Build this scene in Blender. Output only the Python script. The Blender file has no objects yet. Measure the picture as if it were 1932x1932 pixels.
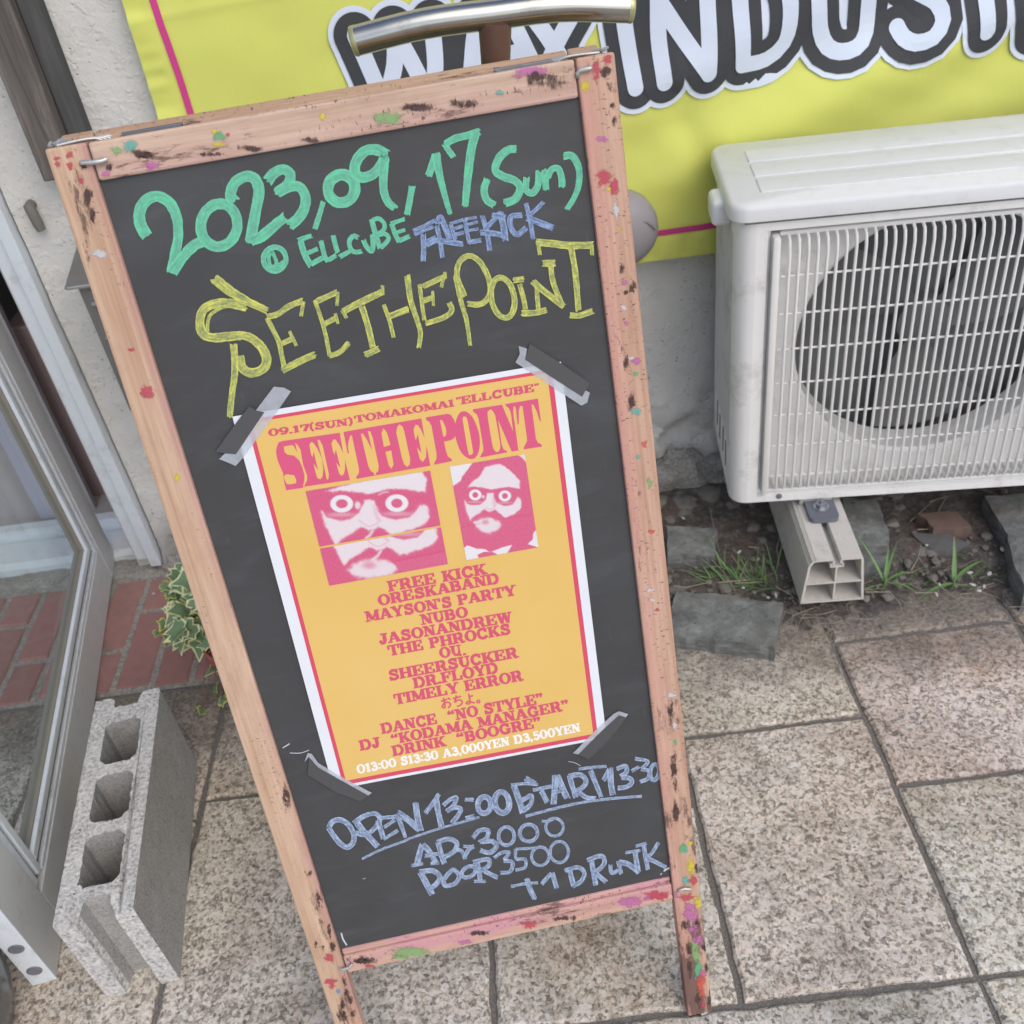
import bpy, bmesh, math, random
import numpy as np
from mathutils import Vector, Matrix, noise
from mathutils.geometry import tessellate_polygon
R = random.Random(7)
SC = bpy.context.scene
COL = SC.collection

# ------------------------------------------------------------------ camera
F = 988.565                       # focal length in units of a 1024 px wide picture
H = 1.315                         # camera height, metres
ROT = np.array([[0.9912156375472984, -0.06025040556778551, -0.11773465297277712],
                [-0.12977716404117204, -0.6146290816295693, -0.7780674647539395],
                [-0.025484261322110527, 0.7865119075030649, -0.6170490837694816]])
cam_d = bpy.data.cameras.new('camera')
cam = bpy.data.objects.new('camera', cam_d)
COL.objects.link(cam)
SC.camera = cam
cam_d.sensor_width = 36.0
cam_d.lens = F / 1024 * 36.0
cam_d.clip_start = 0.02
cam_d.clip_end = 500
cam_d.dof.use_dof = True            # a phone's small real aperture: the wall goes a touch soft
cam_d.dof.focus_distance = 1.0
cam_d.dof.aperture_fstop = 11.0
m = Matrix.Identity(4)
for i in range(3):
    m[i][0] = ROT[0][i]
    m[i][1] = -ROT[1][i]
    m[i][2] = -ROT[2][i]
m[2][3] = H
cam.matrix_world = m

# ------------------------------------------------------------------ light
SUN_EL, SUN_AZ = math.radians(46), math.radians(150)   # azimuth clockwise from +Y: over the viewer's left shoulder
w = bpy.data.worlds.new('World')
SC.world = w
w.use_nodes = True
wn = w.node_tree.nodes
bg = wn['Background']
sky = wn.new('ShaderNodeTexSky')
sky.sky_type = 'NISHITA'
sky.sun_disc = False
sky.sun_elevation = SUN_EL
sky.sun_rotation = SUN_AZ
sky.air_density = 0.8
sky.dust_density = 2.5
sky.ozone_density = 0.6
w.node_tree.links.new(sky.outputs[0], bg.inputs['Color'])
bg.inputs['Strength'].default_value = 0.15
sd = bpy.data.lights.new('sun', 'SUN')
sd.energy = 0.6
sd.angle = math.radians(60)
sd.color = (1.0, 0.985, 0.955)
sun = bpy.data.objects.new('sun', sd)
COL.objects.link(sun)
sdir = Vector((math.sin(SUN_AZ) * math.cos(SUN_EL), math.cos(SUN_AZ) * math.cos(SUN_EL), math.sin(SUN_EL)))
sun.rotation_euler = sdir.to_track_quat('Z', 'Y').to_euler()
sun.location = sdir * 20
SC.view_settings.view_transform = 'Standard'
SC.view_settings.look = 'None'
SC.view_settings.exposure = 0.28
SC.view_settings.gamma = 1.0
SC.cycles.max_bounces = 8

# ------------------------------------------------------------------ measuring: a picture point on a real plane
CR = dict(A=(700, 540, 604), B=(1180, 540, 604), C=(540, 780, 604), D=(940, 2240, 604), E=(1400, 2180, 604),
          P1=(760, 1120, 444), P2=(1180, 1080, 444), P3=(900, 1360, 444), P4=(1290, 1300, 354), P5=(1040, 1620, 604),
          P6=(1000, 1960, 754), AC=(2080, 330, 2601.7), N1=(960, 0, 604), N2=(1560, 0, 604), TL=(100, 350, 354), TR=(1560, 80, 354),
          BL=(850, 2700, 354), BR=(1880, 2480, 544), Z1=(0, 1500, 504), Z2=(0, 600, 504), Z3=(1800, 500, 504),
          Z4=(0, 2520, 504), Z5=(1900, 1350, 504), Z6=(2520, 1400, 504), Z7=(450, 1650, 354), Z8=(0, 1050, 504))
for _i in range(3):
    for _j in range(3):
        CR['T%d%d' % (_i, _j)] = (1008 * _i, 1008 * _j, 1008)
CAM = np.array([0, 0, H])


def px(c, x, y):
    a, b, wd = CR[c]
    s = (544 / 1932) if c == 'BR' else wd / 1932
    return (a + x * s) / 2.953125, (b + y * s) / 2.953125


def ray(q):
    return ROT.T @ np.array([q[0] - 512, q[1] - 512, F])


def on_plane(q, p0, n):
    d = ray(q)
    return CAM + d * (np.dot(np.asarray(p0) - CAM, n) / np.dot(d, n))


def ground(c, x, y, z=0.0):
    return Vector(on_plane(px(c, x, y), (0, 0, z), np.array([0, 0, 1.0])))


def at_y(c, x, y, Y):
    return Vector(on_plane(px(c, x, y), (0, Y, 0), np.array([0, 1.0, 0])))


# ------------------------------------------------------------------ objects
WM = {}


def tag(o, label=None, cat=None, group=None, kind=None):
    if label: o['label'] = label
    if cat: o['category'] = cat
    if group: o['group'] = group
    if kind: o['kind'] = kind
    return o


def thing(name, label, cat, loc, rot=None, group=None):
    o = bpy.data.objects.new(name, None)
    COL.objects.link(o)
    o.empty_display_size = 0.05
    mw = Matrix.Translation(loc) @ (rot.to_4x4() if rot is not None else Matrix.Identity(4))
    o.matrix_world = mw
    WM[o] = mw
    return tag(o, label, cat, group)


def obj(name, bm, mats, parent=None, origin=None, smooth=False):
    me = bpy.data.meshes.new(name)
    bm.to_mesh(me)
    bm.free()
    for mt in (mats if isinstance(mats, (list, tuple)) else [mats]):
        me.materials.append(mt)
    o = bpy.data.objects.new(name, me)
    COL.objects.link(o)
    if parent is not None:
        me.transform(WM[parent].inverted())
        o.parent = parent
        WM[o] = WM[parent]
    else:
        org = Vector(origin) if origin is not None else Vector((0, 0, 0))
        me.transform(Matrix.Translation(-org))
        o.location = org
        WM[o] = Matrix.Translation(org)
    if smooth:
        me.polygons.foreach_set('use_smooth', [True] * len(me.polygons))
        try:
            me.set_sharp_from_angle(angle=math.radians(40))
        except Exception:
            pass
    return o


def frame(o, x, y, z):
    m = Matrix.Identity(4)
    for i in range(3):
        m[i][0] = x[i]; m[i][1] = y[i]; m[i][2] = z[i]; m[i][3] = o[i]
    return m


def nb():
    return bmesh.new()


def add_box(bm, lo, hi, M=None, bev=0.0, mat=0, seg=2):
    b = bmesh.new()
    bmesh.ops.create_cube(b, size=1.0)
    sz = [hi[i] - lo[i] for i in range(3)]
    for v in b.verts:
        for i in range(3):
            v.co[i] = lo[i] + (v.co[i] + 0.5) * sz[i]
    if bev > 0:
        bmesh.ops.bevel(b, geom=b.edges[:], offset=bev, segments=seg, affect='EDGES', profile=0.5)
    merge(bm, b, M, mat)


def merge(bm, b, M=None, mat=None):
    vs = []
    for v in b.verts:
        v.index = len(vs)
        vs.append(bm.verts.new(M @ v.co if M is not None else v.co))
    for f in b.faces:
        try:
            nf = bm.faces.new([vs[v.index] for v in f.verts])
            nf.material_index = f.material_index if mat is None else mat
        except ValueError:
            pass
    b.free()


def add_prism(bm, loops, z0, z1, M=None, mat=0, bottom=True):
    """loops: outer outline then holes, 2D; extruded z0..z1"""
    M = M or Matrix.Identity(4)
    tris = tessellate_polygon([[Vector((p[0], p[1], 0)) for p in lp] for lp in loops])
    flat = [p for lp in loops for p in lp]
    top = [bm.verts.new(M @ Vector((p[0], p[1], z1))) for p in flat]
    bot = [bm.verts.new(M @ Vector((p[0], p[1], z0))) for p in flat]
    def face(vs):
        try:
            f = bm.faces.new(vs); f.material_index = mat
        except ValueError:
            pass
    for t in tris:
        face([top[i] for i in t])
        if bottom: face([bot[i] for i in reversed(t)])
    k = 0
    for lp in loops:
        n = len(lp)
        for i in range(n):
            a, b = k + i, k + (i + 1) % n
            face([bot[a], bot[b], top[b], top[a]])
        k += n
    bmesh.ops.recalc_face_normals(bm, faces=bm.faces[:])


def add_tube(bm, pts, r, seg=12, mat=0, cap=True, sq=1.0):
    pts = [Vector(p) for p in pts]
    rad = r if isinstance(r, (list, tuple)) else [r] * len(pts)
    rings = []
    t0 = (pts[1] - pts[0]).normalized()
    up = Vector((0, 0, 1)) if abs(t0.z) < 0.9 else Vector((1, 0, 0))
    nrm = (up - t0 * up.dot(t0)).normalized()
    for i, p in enumerate(pts):
        t = (pts[min(i + 1, len(pts) - 1)] - pts[max(i - 1, 0)]).normalized()
        nrm = (nrm - t * nrm.dot(t)).normalized()
        bn = t.cross(nrm)
        rings.append([bm.verts.new(p + (nrm * math.cos(a) * sq + bn * math.sin(a)) * rad[i])
                      for a in [2 * math.pi * k / seg for k in range(seg)]])
    for a, b in zip(rings, rings[1:]):
        for k in range(seg):
            f = bm.faces.new([a[k], a[(k + 1) % seg], b[(k + 1) % seg], b[k]])
            f.material_index = mat
    if cap:
        for rg, rev in ((rings[0], True), (rings[-1], False)):
            f = bm.faces.new(list(reversed(rg)) if rev else rg)
            f.material_index = mat
    bmesh.ops.recalc_face_normals(bm, faces=bm.faces[:])


def add_lathe(bm, prof, c, seg=32, mat=0, axis=None):
    """prof: [(r, h)] ; axis Matrix maps local z to the axis"""
    M = Matrix.Translation(c) @ (axis.to_4x4() if axis is not None else Matrix.Identity(4))
    rings = []
    for r, h in prof:
        rings.append([bm.verts.new(M @ Vector((r * math.cos(2 * math.pi * k / seg), r * math.sin(2 * math.pi * k / seg), h)))
                      for k in range(seg)])
    for a, b in zip(rings, rings[1:]):
        for k in range(seg):
            f = bm.faces.new([a[k], a[(k + 1) % seg], b[(k + 1) % seg], b[k]])
            f.material_index = mat
    return rings


def add_sheet(bm, loops3, mat=0):
    """flat polygon given in 3D (outer, then holes)"""
    tris = tessellate_polygon([[Vector(p) for p in lp] for lp in loops3])
    vs = [bm.verts.new(p) for lp in loops3 for p in lp]
    for t in tris:
        try:
            f = bm.faces.new([vs[i] for i in t]); f.material_index = mat
        except ValueError:
            pass


def catmull(pts, step):
    if len(pts) < 3:
        a, b = np.array(pts[0], float), np.array(pts[-1], float)
        n = max(2, int(np.linalg.norm(b - a) / step))
        return [tuple(a + (b - a) * i / n) for i in range(n + 1)]
    P = [np.array(p, float) for p in pts]
    closed = np.allclose(P[0], P[-1])
    out = []
    n = len(P)
    for i in range(n - 1):
        p0 = P[i - 1] if i > 0 else (P[n - 2] if closed else 2 * P[0] - P[1])
        p1, p2 = P[i], P[i + 1]
        p3 = P[i + 2] if i + 2 < n else (P[1] if closed else 2 * P[-1] - P[-2])
        k = max(2, int(np.linalg.norm(p2 - p1) / step))
        for j in range(k):
            t = j / k
            out.append(tuple(0.5 * (2 * p1 + (p2 - p0) * t + (2 * p0 - 5 * p1 + 4 * p2 - p3) * t * t + (3 * p1 - p0 - 3 * p2 + p3) * t ** 3)))
    out.append(tuple(P[-1]))
    return out


# ------------------------------------------------------------------ materials
def lin(c):
    return tuple(((v / 255) / 12.92 if v / 255 <= 0.04045 else (((v / 255) + 0.055) / 1.055) ** 2.4) for v in c) + (1.0,)


class NT:
    def __init__(s, name, rough=0.6, spec=0.3, metal=0.0):
        s.m = bpy.data.materials.new(name)
        s.m.use_nodes = True
        s.t = s.m.node_tree
        s.b = s.t.nodes['Principled BSDF']
        s.b.inputs['Roughness'].default_value = rough
        s.b.inputs['Specular IOR Level'].default_value = spec
        s.b.inputs['Metallic'].default_value = metal
        s.co = None

    def n(s, typ, **kw):
        nd = s.t.nodes.new(typ)
        for k, v in kw.items():
            if hasattr(nd, k): setattr(nd, k, v)
            else: nd.inputs[k].default_value = v
        return nd

    def l(s, a, b):
        s.t.links.new(a, b)

    def coord(s, scale=(1, 1, 1), out='Object'):
        if s.co is None: s.co = s.n('ShaderNodeTexCoord')
        mp = s.n('ShaderNodeMapping')
        mp.inputs['Scale'].default_value = scale
        s.l(s.co.outputs[out], mp.inputs['Vector'])
        return mp.outputs[0]

    def noise(s, scale, vec=None, detail=3, rough=0.6, dist=0.0):
        nd = s.n('ShaderNodeTexNoise')
        nd.inputs['Scale'].default_value = scale
        nd.inputs['Detail'].default_value = detail
        nd.inputs['Roughness'].default_value = rough
        nd.inputs['Distortion'].default_value = dist
        if vec is None: vec = s.coord()
        s.l(vec, nd.inputs['Vector'])
        return nd.outputs['Fac']

    def vor(s, scale, vec=None, feat='F1', what='Distance', rnd=1.0):
        nd = s.n('ShaderNodeTexVoronoi')
        nd.feature = feat
        nd.inputs['Scale'].default_value = scale
        nd.inputs['Randomness'].default_value = rnd
        if vec is None: vec = s.coord()
        s.l(vec, nd.inputs['Vector'])
        return nd.outputs[what]

    def ramp(s, fac, stops):
        nd = s.n('ShaderNodeValToRGB')
        e = nd.color_ramp.elements
        while len(e) < len(stops): e.new(0.5)
        for k, (p, c) in enumerate(stops):
            e[k].position = p
            e[k].color = c if len(c) == 4 else tuple(c) + (1,)
        s.l(fac, nd.inputs[0])
        return nd.outputs[0]

    def rng(s, fac, a, b, c=0.0, d=1.0):
        nd = s.n('ShaderNodeMapRange')
        nd.inputs[1].default_value = a; nd.inputs[2].default_value = b
        nd.inputs[3].default_value = c; nd.inputs[4].default_value = d
        s.l(fac, nd.inputs[0])
        return nd.outputs[0]

    def math(s, op, a, b=None):
        nd = s.n('ShaderNodeMath', operation=op)
        for k, v in enumerate((a, b)):
            if v is None: continue
            if isinstance(v, (int, float)): nd.inputs[k].default_value = v
            else: s.l(v, nd.inputs[k])
        return nd.outputs[0]

    def mix(s, fac, a, b, mode='MIX'):
        nd = s.n('ShaderNodeMix', data_type='RGBA', blend_type=mode)
        for k, v in ((0, fac), (6, a), (7, b)):
            if isinstance(v, (int, float)): nd.inputs[k].default_value = v
            elif isinstance(v, tuple): nd.inputs[k].default_value = v
            else: s.l(v, nd.inputs[k])
        return nd.outputs[2]

    def col(s, c):
        if isinstance(c, tuple): s.b.inputs['Base Color'].default_value = c
        else: s.l(c, s.b.inputs['Base Color'])
        return s

    def bump(s, h, strength=0.3, dist=0.002):
        nd = s.n('ShaderNodeBump')
        nd.inputs['Strength'].default_value = strength
        nd.inputs['Distance'].default_value = dist
        s.l(h, nd.inputs['Height'])
        s.l(nd.outputs[0], s.b.inputs['Normal'])
        return s

    def xyz(s, out='Object'):
        nd = s.n('ShaderNodeSeparateXYZ')
        if s.co is None: s.co = s.n('ShaderNodeTexCoord')
        s.l(s.co.outputs[out], nd.inputs[0])
        return nd.outputs


def plain(name, c, rough=0.6, spec=0.3, metal=0.0, var=0.12, vs=40, bump=0.0, bd=0.001, dirt=None):
    """a colour with a little cloudy variation, optionally dirt specks"""
    t = NT(name, rough, spec, metal)
    c = lin(c)
    lo = tuple(v * (1 - var) for v in c[:3]) + (1,)
    hi = tuple(min(1, v * (1 + var)) for v in c[:3]) + (1,)
    o = t.mix(t.noise(vs, detail=4), lo, hi)
    if dirt:
        o = t.mix(t.math('MULTIPLY', t.rng(t.noise(dirt[1], detail=6, rough=0.75), 0.52, 0.72), dirt[2]), o, lin(dirt[0]))
    t.col(o)
    if bump: t.bump(t.noise(vs * 4, detail=5), bump, bd)
    return t.m
# ------------------------------------------------------------------ materials of the place
def mk_stucco():
    t = NT('stucco', 0.88, 0.12)
    big = t.noise(3.0, detail=4)
    base = t.mix(big, lin((209, 208, 202)), lin((220, 220, 216)))
    st = t.rng(t.noise(14, detail=6, rough=0.7), 0.55, 0.75)
    base = t.mix(t.math('MULTIPLY', st, 0.25), base, lin((176, 177, 180)))
    z = t.xyz()[2]
    zz = t.math('ADD', z, t.math('MULTIPLY', t.noise(9, detail=5), -0.22))
    base = t.mix(t.rng(zz, -0.08, 0.02, 0.75, 0.0), base, lin((132, 130, 124)))
    pits = t.rng(t.vor(85, t.coord((1, 1, 1.3))), 0.0, 0.22, 1, 0)
    lowmask = t.rng(t.math('ADD', z, t.math('MULTIPLY', t.noise(6), 0.3)), 0.45, 0.85, 1.0, 0.5)
    pit = t.math('MULTIPLY', t.math('MULTIPLY', pits, lowmask), t.rng(t.noise(22, detail=3), 0.42, 0.56))
    base = t.mix(t.math('MULTIPLY', pit, 0.75), base, lin((140, 137, 130)))
    t.col(base)
    lump = t.rng(t.noise(46, detail=3, dist=0.35), 0.50, 0.64)
    h = t.math('ADD', t.math('MULTIPLY', t.noise(90, detail=6, rough=0.65), 0.7), t.math('MULTIPLY', lump, 0.32))
    h = t.math('SUBTRACT', h, t.math('MULTIPLY', pit, 1.3))
    t.bump(h, 0.7, 0.0045)
    return t.m


def mk_slab():
    t = NT('exposed_aggregate', 0.85, 0.18)
    at = t.n('ShaderNodeAttribute', attribute_name='tint')
    v = t.coord()
    warp = t.n('ShaderNodeVectorMath', operation='ADD')
    nz = t.n('ShaderNodeTexNoise'); nz.inputs['Scale'].default_value = 80; nz.inputs['Detail'].default_value = 4
    t.l(v, nz.inputs['Vector'])
    sc = t.n('ShaderNodeVectorMath', operation='SCALE'); sc.inputs[3].default_value = 0.010
    t.l(nz.outputs['Color'], sc.inputs[0])
    t.l(v, warp.inputs[0]); t.l(sc.outputs[0], warp.inputs[1])
    w1 = warp.outputs[0]
    grain = t.n('ShaderNodeTexVoronoi'); grain.inputs['Scale'].default_value = 185
    t.l(w1, grain.inputs['Vector'])
    gs = t.n('ShaderNodeSeparateColor'); t.l(grain.outputs['Color'], gs.inputs[0])
    g2 = t.noise(240, w1, detail=5, rough=0.75)
    g3 = t.noise(120, w1, detail=4)
    val = t.math('ADD', t.math('MULTIPLY', gs.outputs[0], 0.26), t.math('ADD', t.math('MULTIPLY', g2, 0.62), t.math('MULTIPLY', g3, 0.34)))
    c = t.ramp(val, [(0.38, lin((122, 118, 115))), (0.50, lin((166, 162, 156))), (0.60, lin((214, 211, 205))), (0.71, lin((240, 237, 235))), (0.85, lin((250, 249, 248)))])
    # each chip has its own stone colour
    hue = t.ramp(gs.outputs[1], [(0.2, lin((255, 248, 238))), (0.5, lin((248, 251, 250))), (0.8, lin((252, 246, 242)))])
    c = t.mix(0.8, c, t.mix(1.0, c, hue, 'MULTIPLY'))
    warm = t.rng(t.noise(2.6, t.coord((1, 1, 1)), detail=6, rough=0.6), 0.44, 0.62)
    c = t.mix(t.math('MULTIPLY', warm, 0.4), c, t.mix(1.0, c, lin((238, 222, 202)), 'MULTIPLY'))
    rust = t.rng(t.noise(1.9, t.coord((1, 1, 1)), detail=7, rough=0.68, dist=.5), 0.53, 0.66)
    c = t.mix(t.math('MULTIPLY', rust, 0.8), c, t.mix(1.0, c, lin((206, 174, 142)), 'MULTIPLY'))
    c = t.mix(0.6, c, t.mix(1.0, c, at.outputs['Color'], 'MULTIPLY'))
    stain = t.rng(t.noise(4.2, t.coord((1, 1.3, 1)), detail=8, rough=0.7), 0.47, 0.66)
    c = t.mix(t.math('MULTIPLY', stain, 0.55), c, t.mix(1.0, c, lin((160, 154, 146)), 'MULTIPLY'))
    spots = t.rng(t.vor(26, t.coord((1, 1, 1))), 0.035, 0.06, 1, 0)
    c = t.mix(t.math('MULTIPLY', spots, t.math('MULTIPLY', t.rng(t.noise(7), 0.55, 0.6), 0.7)), c, lin((92, 92, 92)))
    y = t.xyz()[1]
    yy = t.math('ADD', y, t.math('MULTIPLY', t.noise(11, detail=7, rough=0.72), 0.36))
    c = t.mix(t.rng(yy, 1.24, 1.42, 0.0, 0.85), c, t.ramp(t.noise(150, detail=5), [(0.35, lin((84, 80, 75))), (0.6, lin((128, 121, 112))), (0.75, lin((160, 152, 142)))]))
    t.col(c)
    t.bump(t.math('ADD', val, t.math('MULTIPLY', t.noise(600, detail=2), 0.5)), 0.75, 0.0022)
    return t.m


def mk_joint():
    t = NT('joint_grit', 0.9, 0.1)
    t.col(t.ramp(t.noise(420, detail=6, rough=.75), [(0.3, lin((92, 91, 89))), (0.5, lin((124, 121, 117))), (0.7, lin((164, 158, 152)))]))
    t.bump(t.noise(500, detail=3), 0.8, 0.002)
    return t.m


def mk_brick():
    t = NT('paving_brick', 0.75, 0.2)
    at = t.n('ShaderNodeAttribute', attribute_name='tint')
    c = t.mix(t.noise(45, detail=5), lin((150, 112, 110)), lin((176, 136, 131)))
    c = t.mix(0.6, c, t.mix(1.0, c, at.outputs['Color'], 'MULTIPLY'))
    c = t.mix(t.math('MULTIPLY', t.rng(t.noise(14, detail=6, rough=0.7), 0.5, 0.75), 0.6), c, lin((118, 110, 104)))
    t.col(c)
    t.bump(t.noise(160, detail=4), 0.5, 0.002)
    return t.m


def mk_mortar():
    t = NT('mortar', 0.9, 0.1)
    t.col(t.ramp(t.noise(150, detail=6, rough=0.7), [(0.3, lin((124, 121, 117))), (0.55, lin((164, 161, 155))), (0.75, lin((190, 187, 181)))]))
    t.bump(t.noise(250, detail=4), 0.8, 0.003)
    return t.m


def mk_soil():
    t = NT('soil', 0.95, 0.05)
    c = t.ramp(t.noise(60, detail=8, rough=0.75), [(0.3, lin((80, 77, 74))), (0.48, lin((106, 101, 97))), (0.6, lin((128, 122, 116))), (0.75, lin((172, 167, 160)))])
    c = t.mix(t.math('MULTIPLY', t.rng(t.noise(9, detail=3), 0.55, 0.68), 0.4), c, lin((118, 98, 88)))
    t.col(c)
    t.bump(t.noise(140, detail=6, rough=0.7), 1.0, 0.008)
    return t.m


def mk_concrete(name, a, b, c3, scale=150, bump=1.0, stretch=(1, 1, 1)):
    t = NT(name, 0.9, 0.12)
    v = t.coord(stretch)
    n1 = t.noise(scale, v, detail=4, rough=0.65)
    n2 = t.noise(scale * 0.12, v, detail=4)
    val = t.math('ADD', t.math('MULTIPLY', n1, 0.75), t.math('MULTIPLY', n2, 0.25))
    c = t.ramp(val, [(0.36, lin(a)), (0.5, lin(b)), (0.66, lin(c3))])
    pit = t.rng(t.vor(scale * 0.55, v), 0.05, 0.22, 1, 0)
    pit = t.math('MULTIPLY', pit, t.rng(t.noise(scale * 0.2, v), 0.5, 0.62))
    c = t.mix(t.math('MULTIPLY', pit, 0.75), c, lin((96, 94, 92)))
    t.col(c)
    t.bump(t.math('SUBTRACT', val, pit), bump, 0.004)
    return t.m


def mk_wood(name, base, base2, axis, pink=None, scuff=0.5, low=False, pinkfn=None, fleck=0.5):
    """pale varnished stick: grain along axis, worn-through dark marks, chalk-pink bloom"""
    t = NT(name, 0.55, 0.25)
    def v(a, c): return t.coord((c, c, a) if axis == 'z' else (a, c, c))
    X = t.xyz()
    g = t.noise(1.0, v(6, 170), detail=5, rough=0.65)
    c = t.mix(t.rng(g, 0.36, 0.64), lin(base), lin(base2))
    # long brown streaks of worn varnish
    c = t.mix(t.math('MULTIPLY', t.rng(t.noise(1.0, v(2.6, 70), detail=4), 0.46, 0.66), 0.55), c, t.mix(1.0, c, lin((205, 182, 166)), 'MULTIPLY'))
    c = t.mix(t.math('MULTIPLY', t.rng(t.noise(1.0, v(14, 34), detail=5, rough=.7), 0.5, 0.68), 0.4), c, lin((166, 132, 116)))
    if pink:
        along = X[0] if axis == 'z' else X[2]
        pk = t.rng(along, pinkfn[0], pinkfn[1], 0.0, pinkfn[2])
        pk = t.math('MULTIPLY', pk, t.rng(t.noise(1.0, v(7, 26), detail=5, rough=.65), 0.36, 0.60, 0.1, 1.0))
        c = t.mix(pk, c, lin(pink))
    ends = 0.0
    patch = t.noise(1.0, v(8, 30), detail=3, rough=0.6)
    fine = t.noise(1.0, v(60, 230), detail=6, rough=0.8)
    mk = t.math('ADD', t.math('MULTIPLY', patch, 0.6), t.math('MULTIPLY', fine, 0.4))
    if low: mk = t.math('ADD', mk, t.rng(X[2], 0.42, 0.0, 0.0, 0.115))
    wear = t.rng(mk, 0.640 - 0.07 * scuff, 0.685 - 0.07 * scuff)
    # scratches and dents across the stick: short dark flecks in drifts
    fl = t.noise(1.0, t.coord((190, 190, 420) if axis == 'z' else (420, 190, 190)), detail=3, rough=0.6)
    drift = t.noise(1.0, v(5, 55), detail=3, rough=0.6)
    fk = t.math('MULTIPLY', t.rng(fl, 0.60, 0.66), t.rng(drift, 0.56 - 0.12 * fleck, 0.66 - 0.12 * fleck))
    dark = t.math('MAXIMUM', wear, fk)
    tone = t.mix(t.noise(70, detail=3), lin((78, 60, 58)), lin((120, 94, 86)))
    c = t.mix(t.math('MULTIPLY', dark, 0.85), c, tone)
    t.col(c)
    t.l(t.math('ADD', 0.45, t.math('MULTIPLY', dark, 0.3)), t.b.inputs['Roughness'])
    t.bump(t.math('SUBTRACT', g, t.math('MULTIPLY', dark, 1.2)), 0.35, 0.0012)
    return t.m


def mk_board():
    t = NT('blackboard', 0.45, 0.2)
    sm = t.rng(t.noise(5, t.coord((1, 1, 1.6)), detail=7, rough=.62), 0.45, 0.78)
    wipe = t.rng(t.noise(1.0, t.coord((9, 9, 34)), detail=5, rough=.6, dist=.8), 0.52, 0.78)
    c = t.mix(t.math('MULTIPLY', sm, 0.5), lin((72, 73, 74)), lin((88, 91, 93)))
    c = t.mix(t.math('MULTIPLY', wipe, 0.28), c, lin((104, 108, 110)))
    scr = t.rng(t.noise(1.0, t.coord((420, 10, 28)), detail=2), 0.70, 0.74)
    c = t.mix(t.math('MULTIPLY', scr, 0.18), c, lin((120, 122, 124)))
    t.col(c)
    t.l(t.rng(t.noise(14, detail=5), 0.3, 0.7, 0.34, 0.6), t.b.inputs['Roughness'])
    return t.m


def mk_paint(name, c1, c2, dry=0.55, thin_c=None, edge=None):
    """liquid-chalk stroke: streaks along the stroke, thinner paint where the board greys it"""
    t = NT(name, 0.8, 0.12)
    lane = t.noise(1.0, t.coord((9, 1.3, 1), 'UV'), detail=4, rough=0.7)
    blot = t.noise(1.0, t.coord((5, 4.5, 1), 'UV'), detail=5, rough=0.75)
    cr = t.n('ShaderNodeUVMap', uv_map='Cross')
    cs = t.n('ShaderNodeSeparateXYZ'); t.l(cr.outputs[0], cs.inputs[0])
    rim = t.rng(t.math('ABSOLUTE', t.math('SUBTRACT', cs.outputs[0], 0.5)), 0.30, 0.5, 0.0, 0.10)
    speck = t.noise(420, t.coord(), detail=2)
    n = t.math('ADD', t.math('MULTIPLY', lane, 0.6), t.math('MULTIPLY', blot, 0.4))
    c = t.mix(t.rng(n, 0.36, 0.62), lin(c1), lin(c2))
    th = lin(thin_c) if thin_c else tuple(0.45 * a + 0.55 * b for a, b in zip(lin(c1), lin((84, 86, 88))))
    f = t.rng(t.math('ADD', t.math('MULTIPLY', lane, 0.55), t.math('ADD', t.math('MULTIPLY', blot, 0.33), t.math('ADD', rim, t.math('MULTIPLY', speck, 0.12)))), 0.40, 0.60)
    t.col(t.mix(t.math('MULTIPLY', t.math('SUBTRACT', 1.0, f), dry), c, th))
    return t.m


def mk_splat(name, c, streak=(1, 1, 1)):
    """a rubbed smear: soft, broken edge through which the wood shows"""
    t = NT(name, 0.65, 0.2)
    nt = t.t
    out = [n for n in nt.nodes if n.type == 'OUTPUT_MATERIAL'][0]
    t.col(t.mix(t.noise(160, detail=4), tuple(v * .8 for v in lin(c)[:3]) + (1,), lin(c)))
    at = t.n('ShaderNodeAttribute', attribute_name='cover')
    n = t.math('ADD', t.math('MULTIPLY', t.noise(1.0, t.coord(tuple(170 * q for q in streak)), detail=5, rough=0.75), 0.75), t.math('MULTIPLY', t.noise(55, detail=2), 0.25))
    k = t.rng(t.math('ADD', t.math('MULTIPLY', at.outputs['Fac'], 0.6), t.math('MULTIPLY', t.math('SUBTRACT', n, 0.5), 2.0)), 0.16, 0.46)
    tr = t.n('ShaderNodeBsdfTransparent'); tr.inputs[0].default_value = (1, 1, 1, 1)
    mx = t.n('ShaderNodeMixShader')
    t.l(t.math('MULTIPLY', k, 0.82), mx.inputs[0]); t.l(tr.outputs[0], mx.inputs[1]); t.l(t.b.outputs[0], mx.inputs[2])
    t.l(mx.outputs[0], out.inputs['Surface'])
    return t.m


def mk_leaf(name, a, b):
    t = NT(name, 0.45, 0.4)
    t.col(t.mix(t.noise(60, detail=4), lin(a), lin(b)))
    t.b.inputs['Subsurface Weight'].default_value = 0.0
    return t.m


def mk_cloth():
    t = NT('banner_cloth', 0.65, 0.25)
    t.col(t.mix(t.noise(6, detail=4), lin((212, 217, 108)), lin((220, 224, 120))))
    wv = t.n('ShaderNodeTexWave'); wv.inputs['Scale'].default_value = 700
    t.l(t.coord(), wv.inputs['Vector'])
    t.bump(t.noise(25, t.coord((1, 1, 0.4)), detail=3), 0.12, 0.01)
    return t.m


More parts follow.
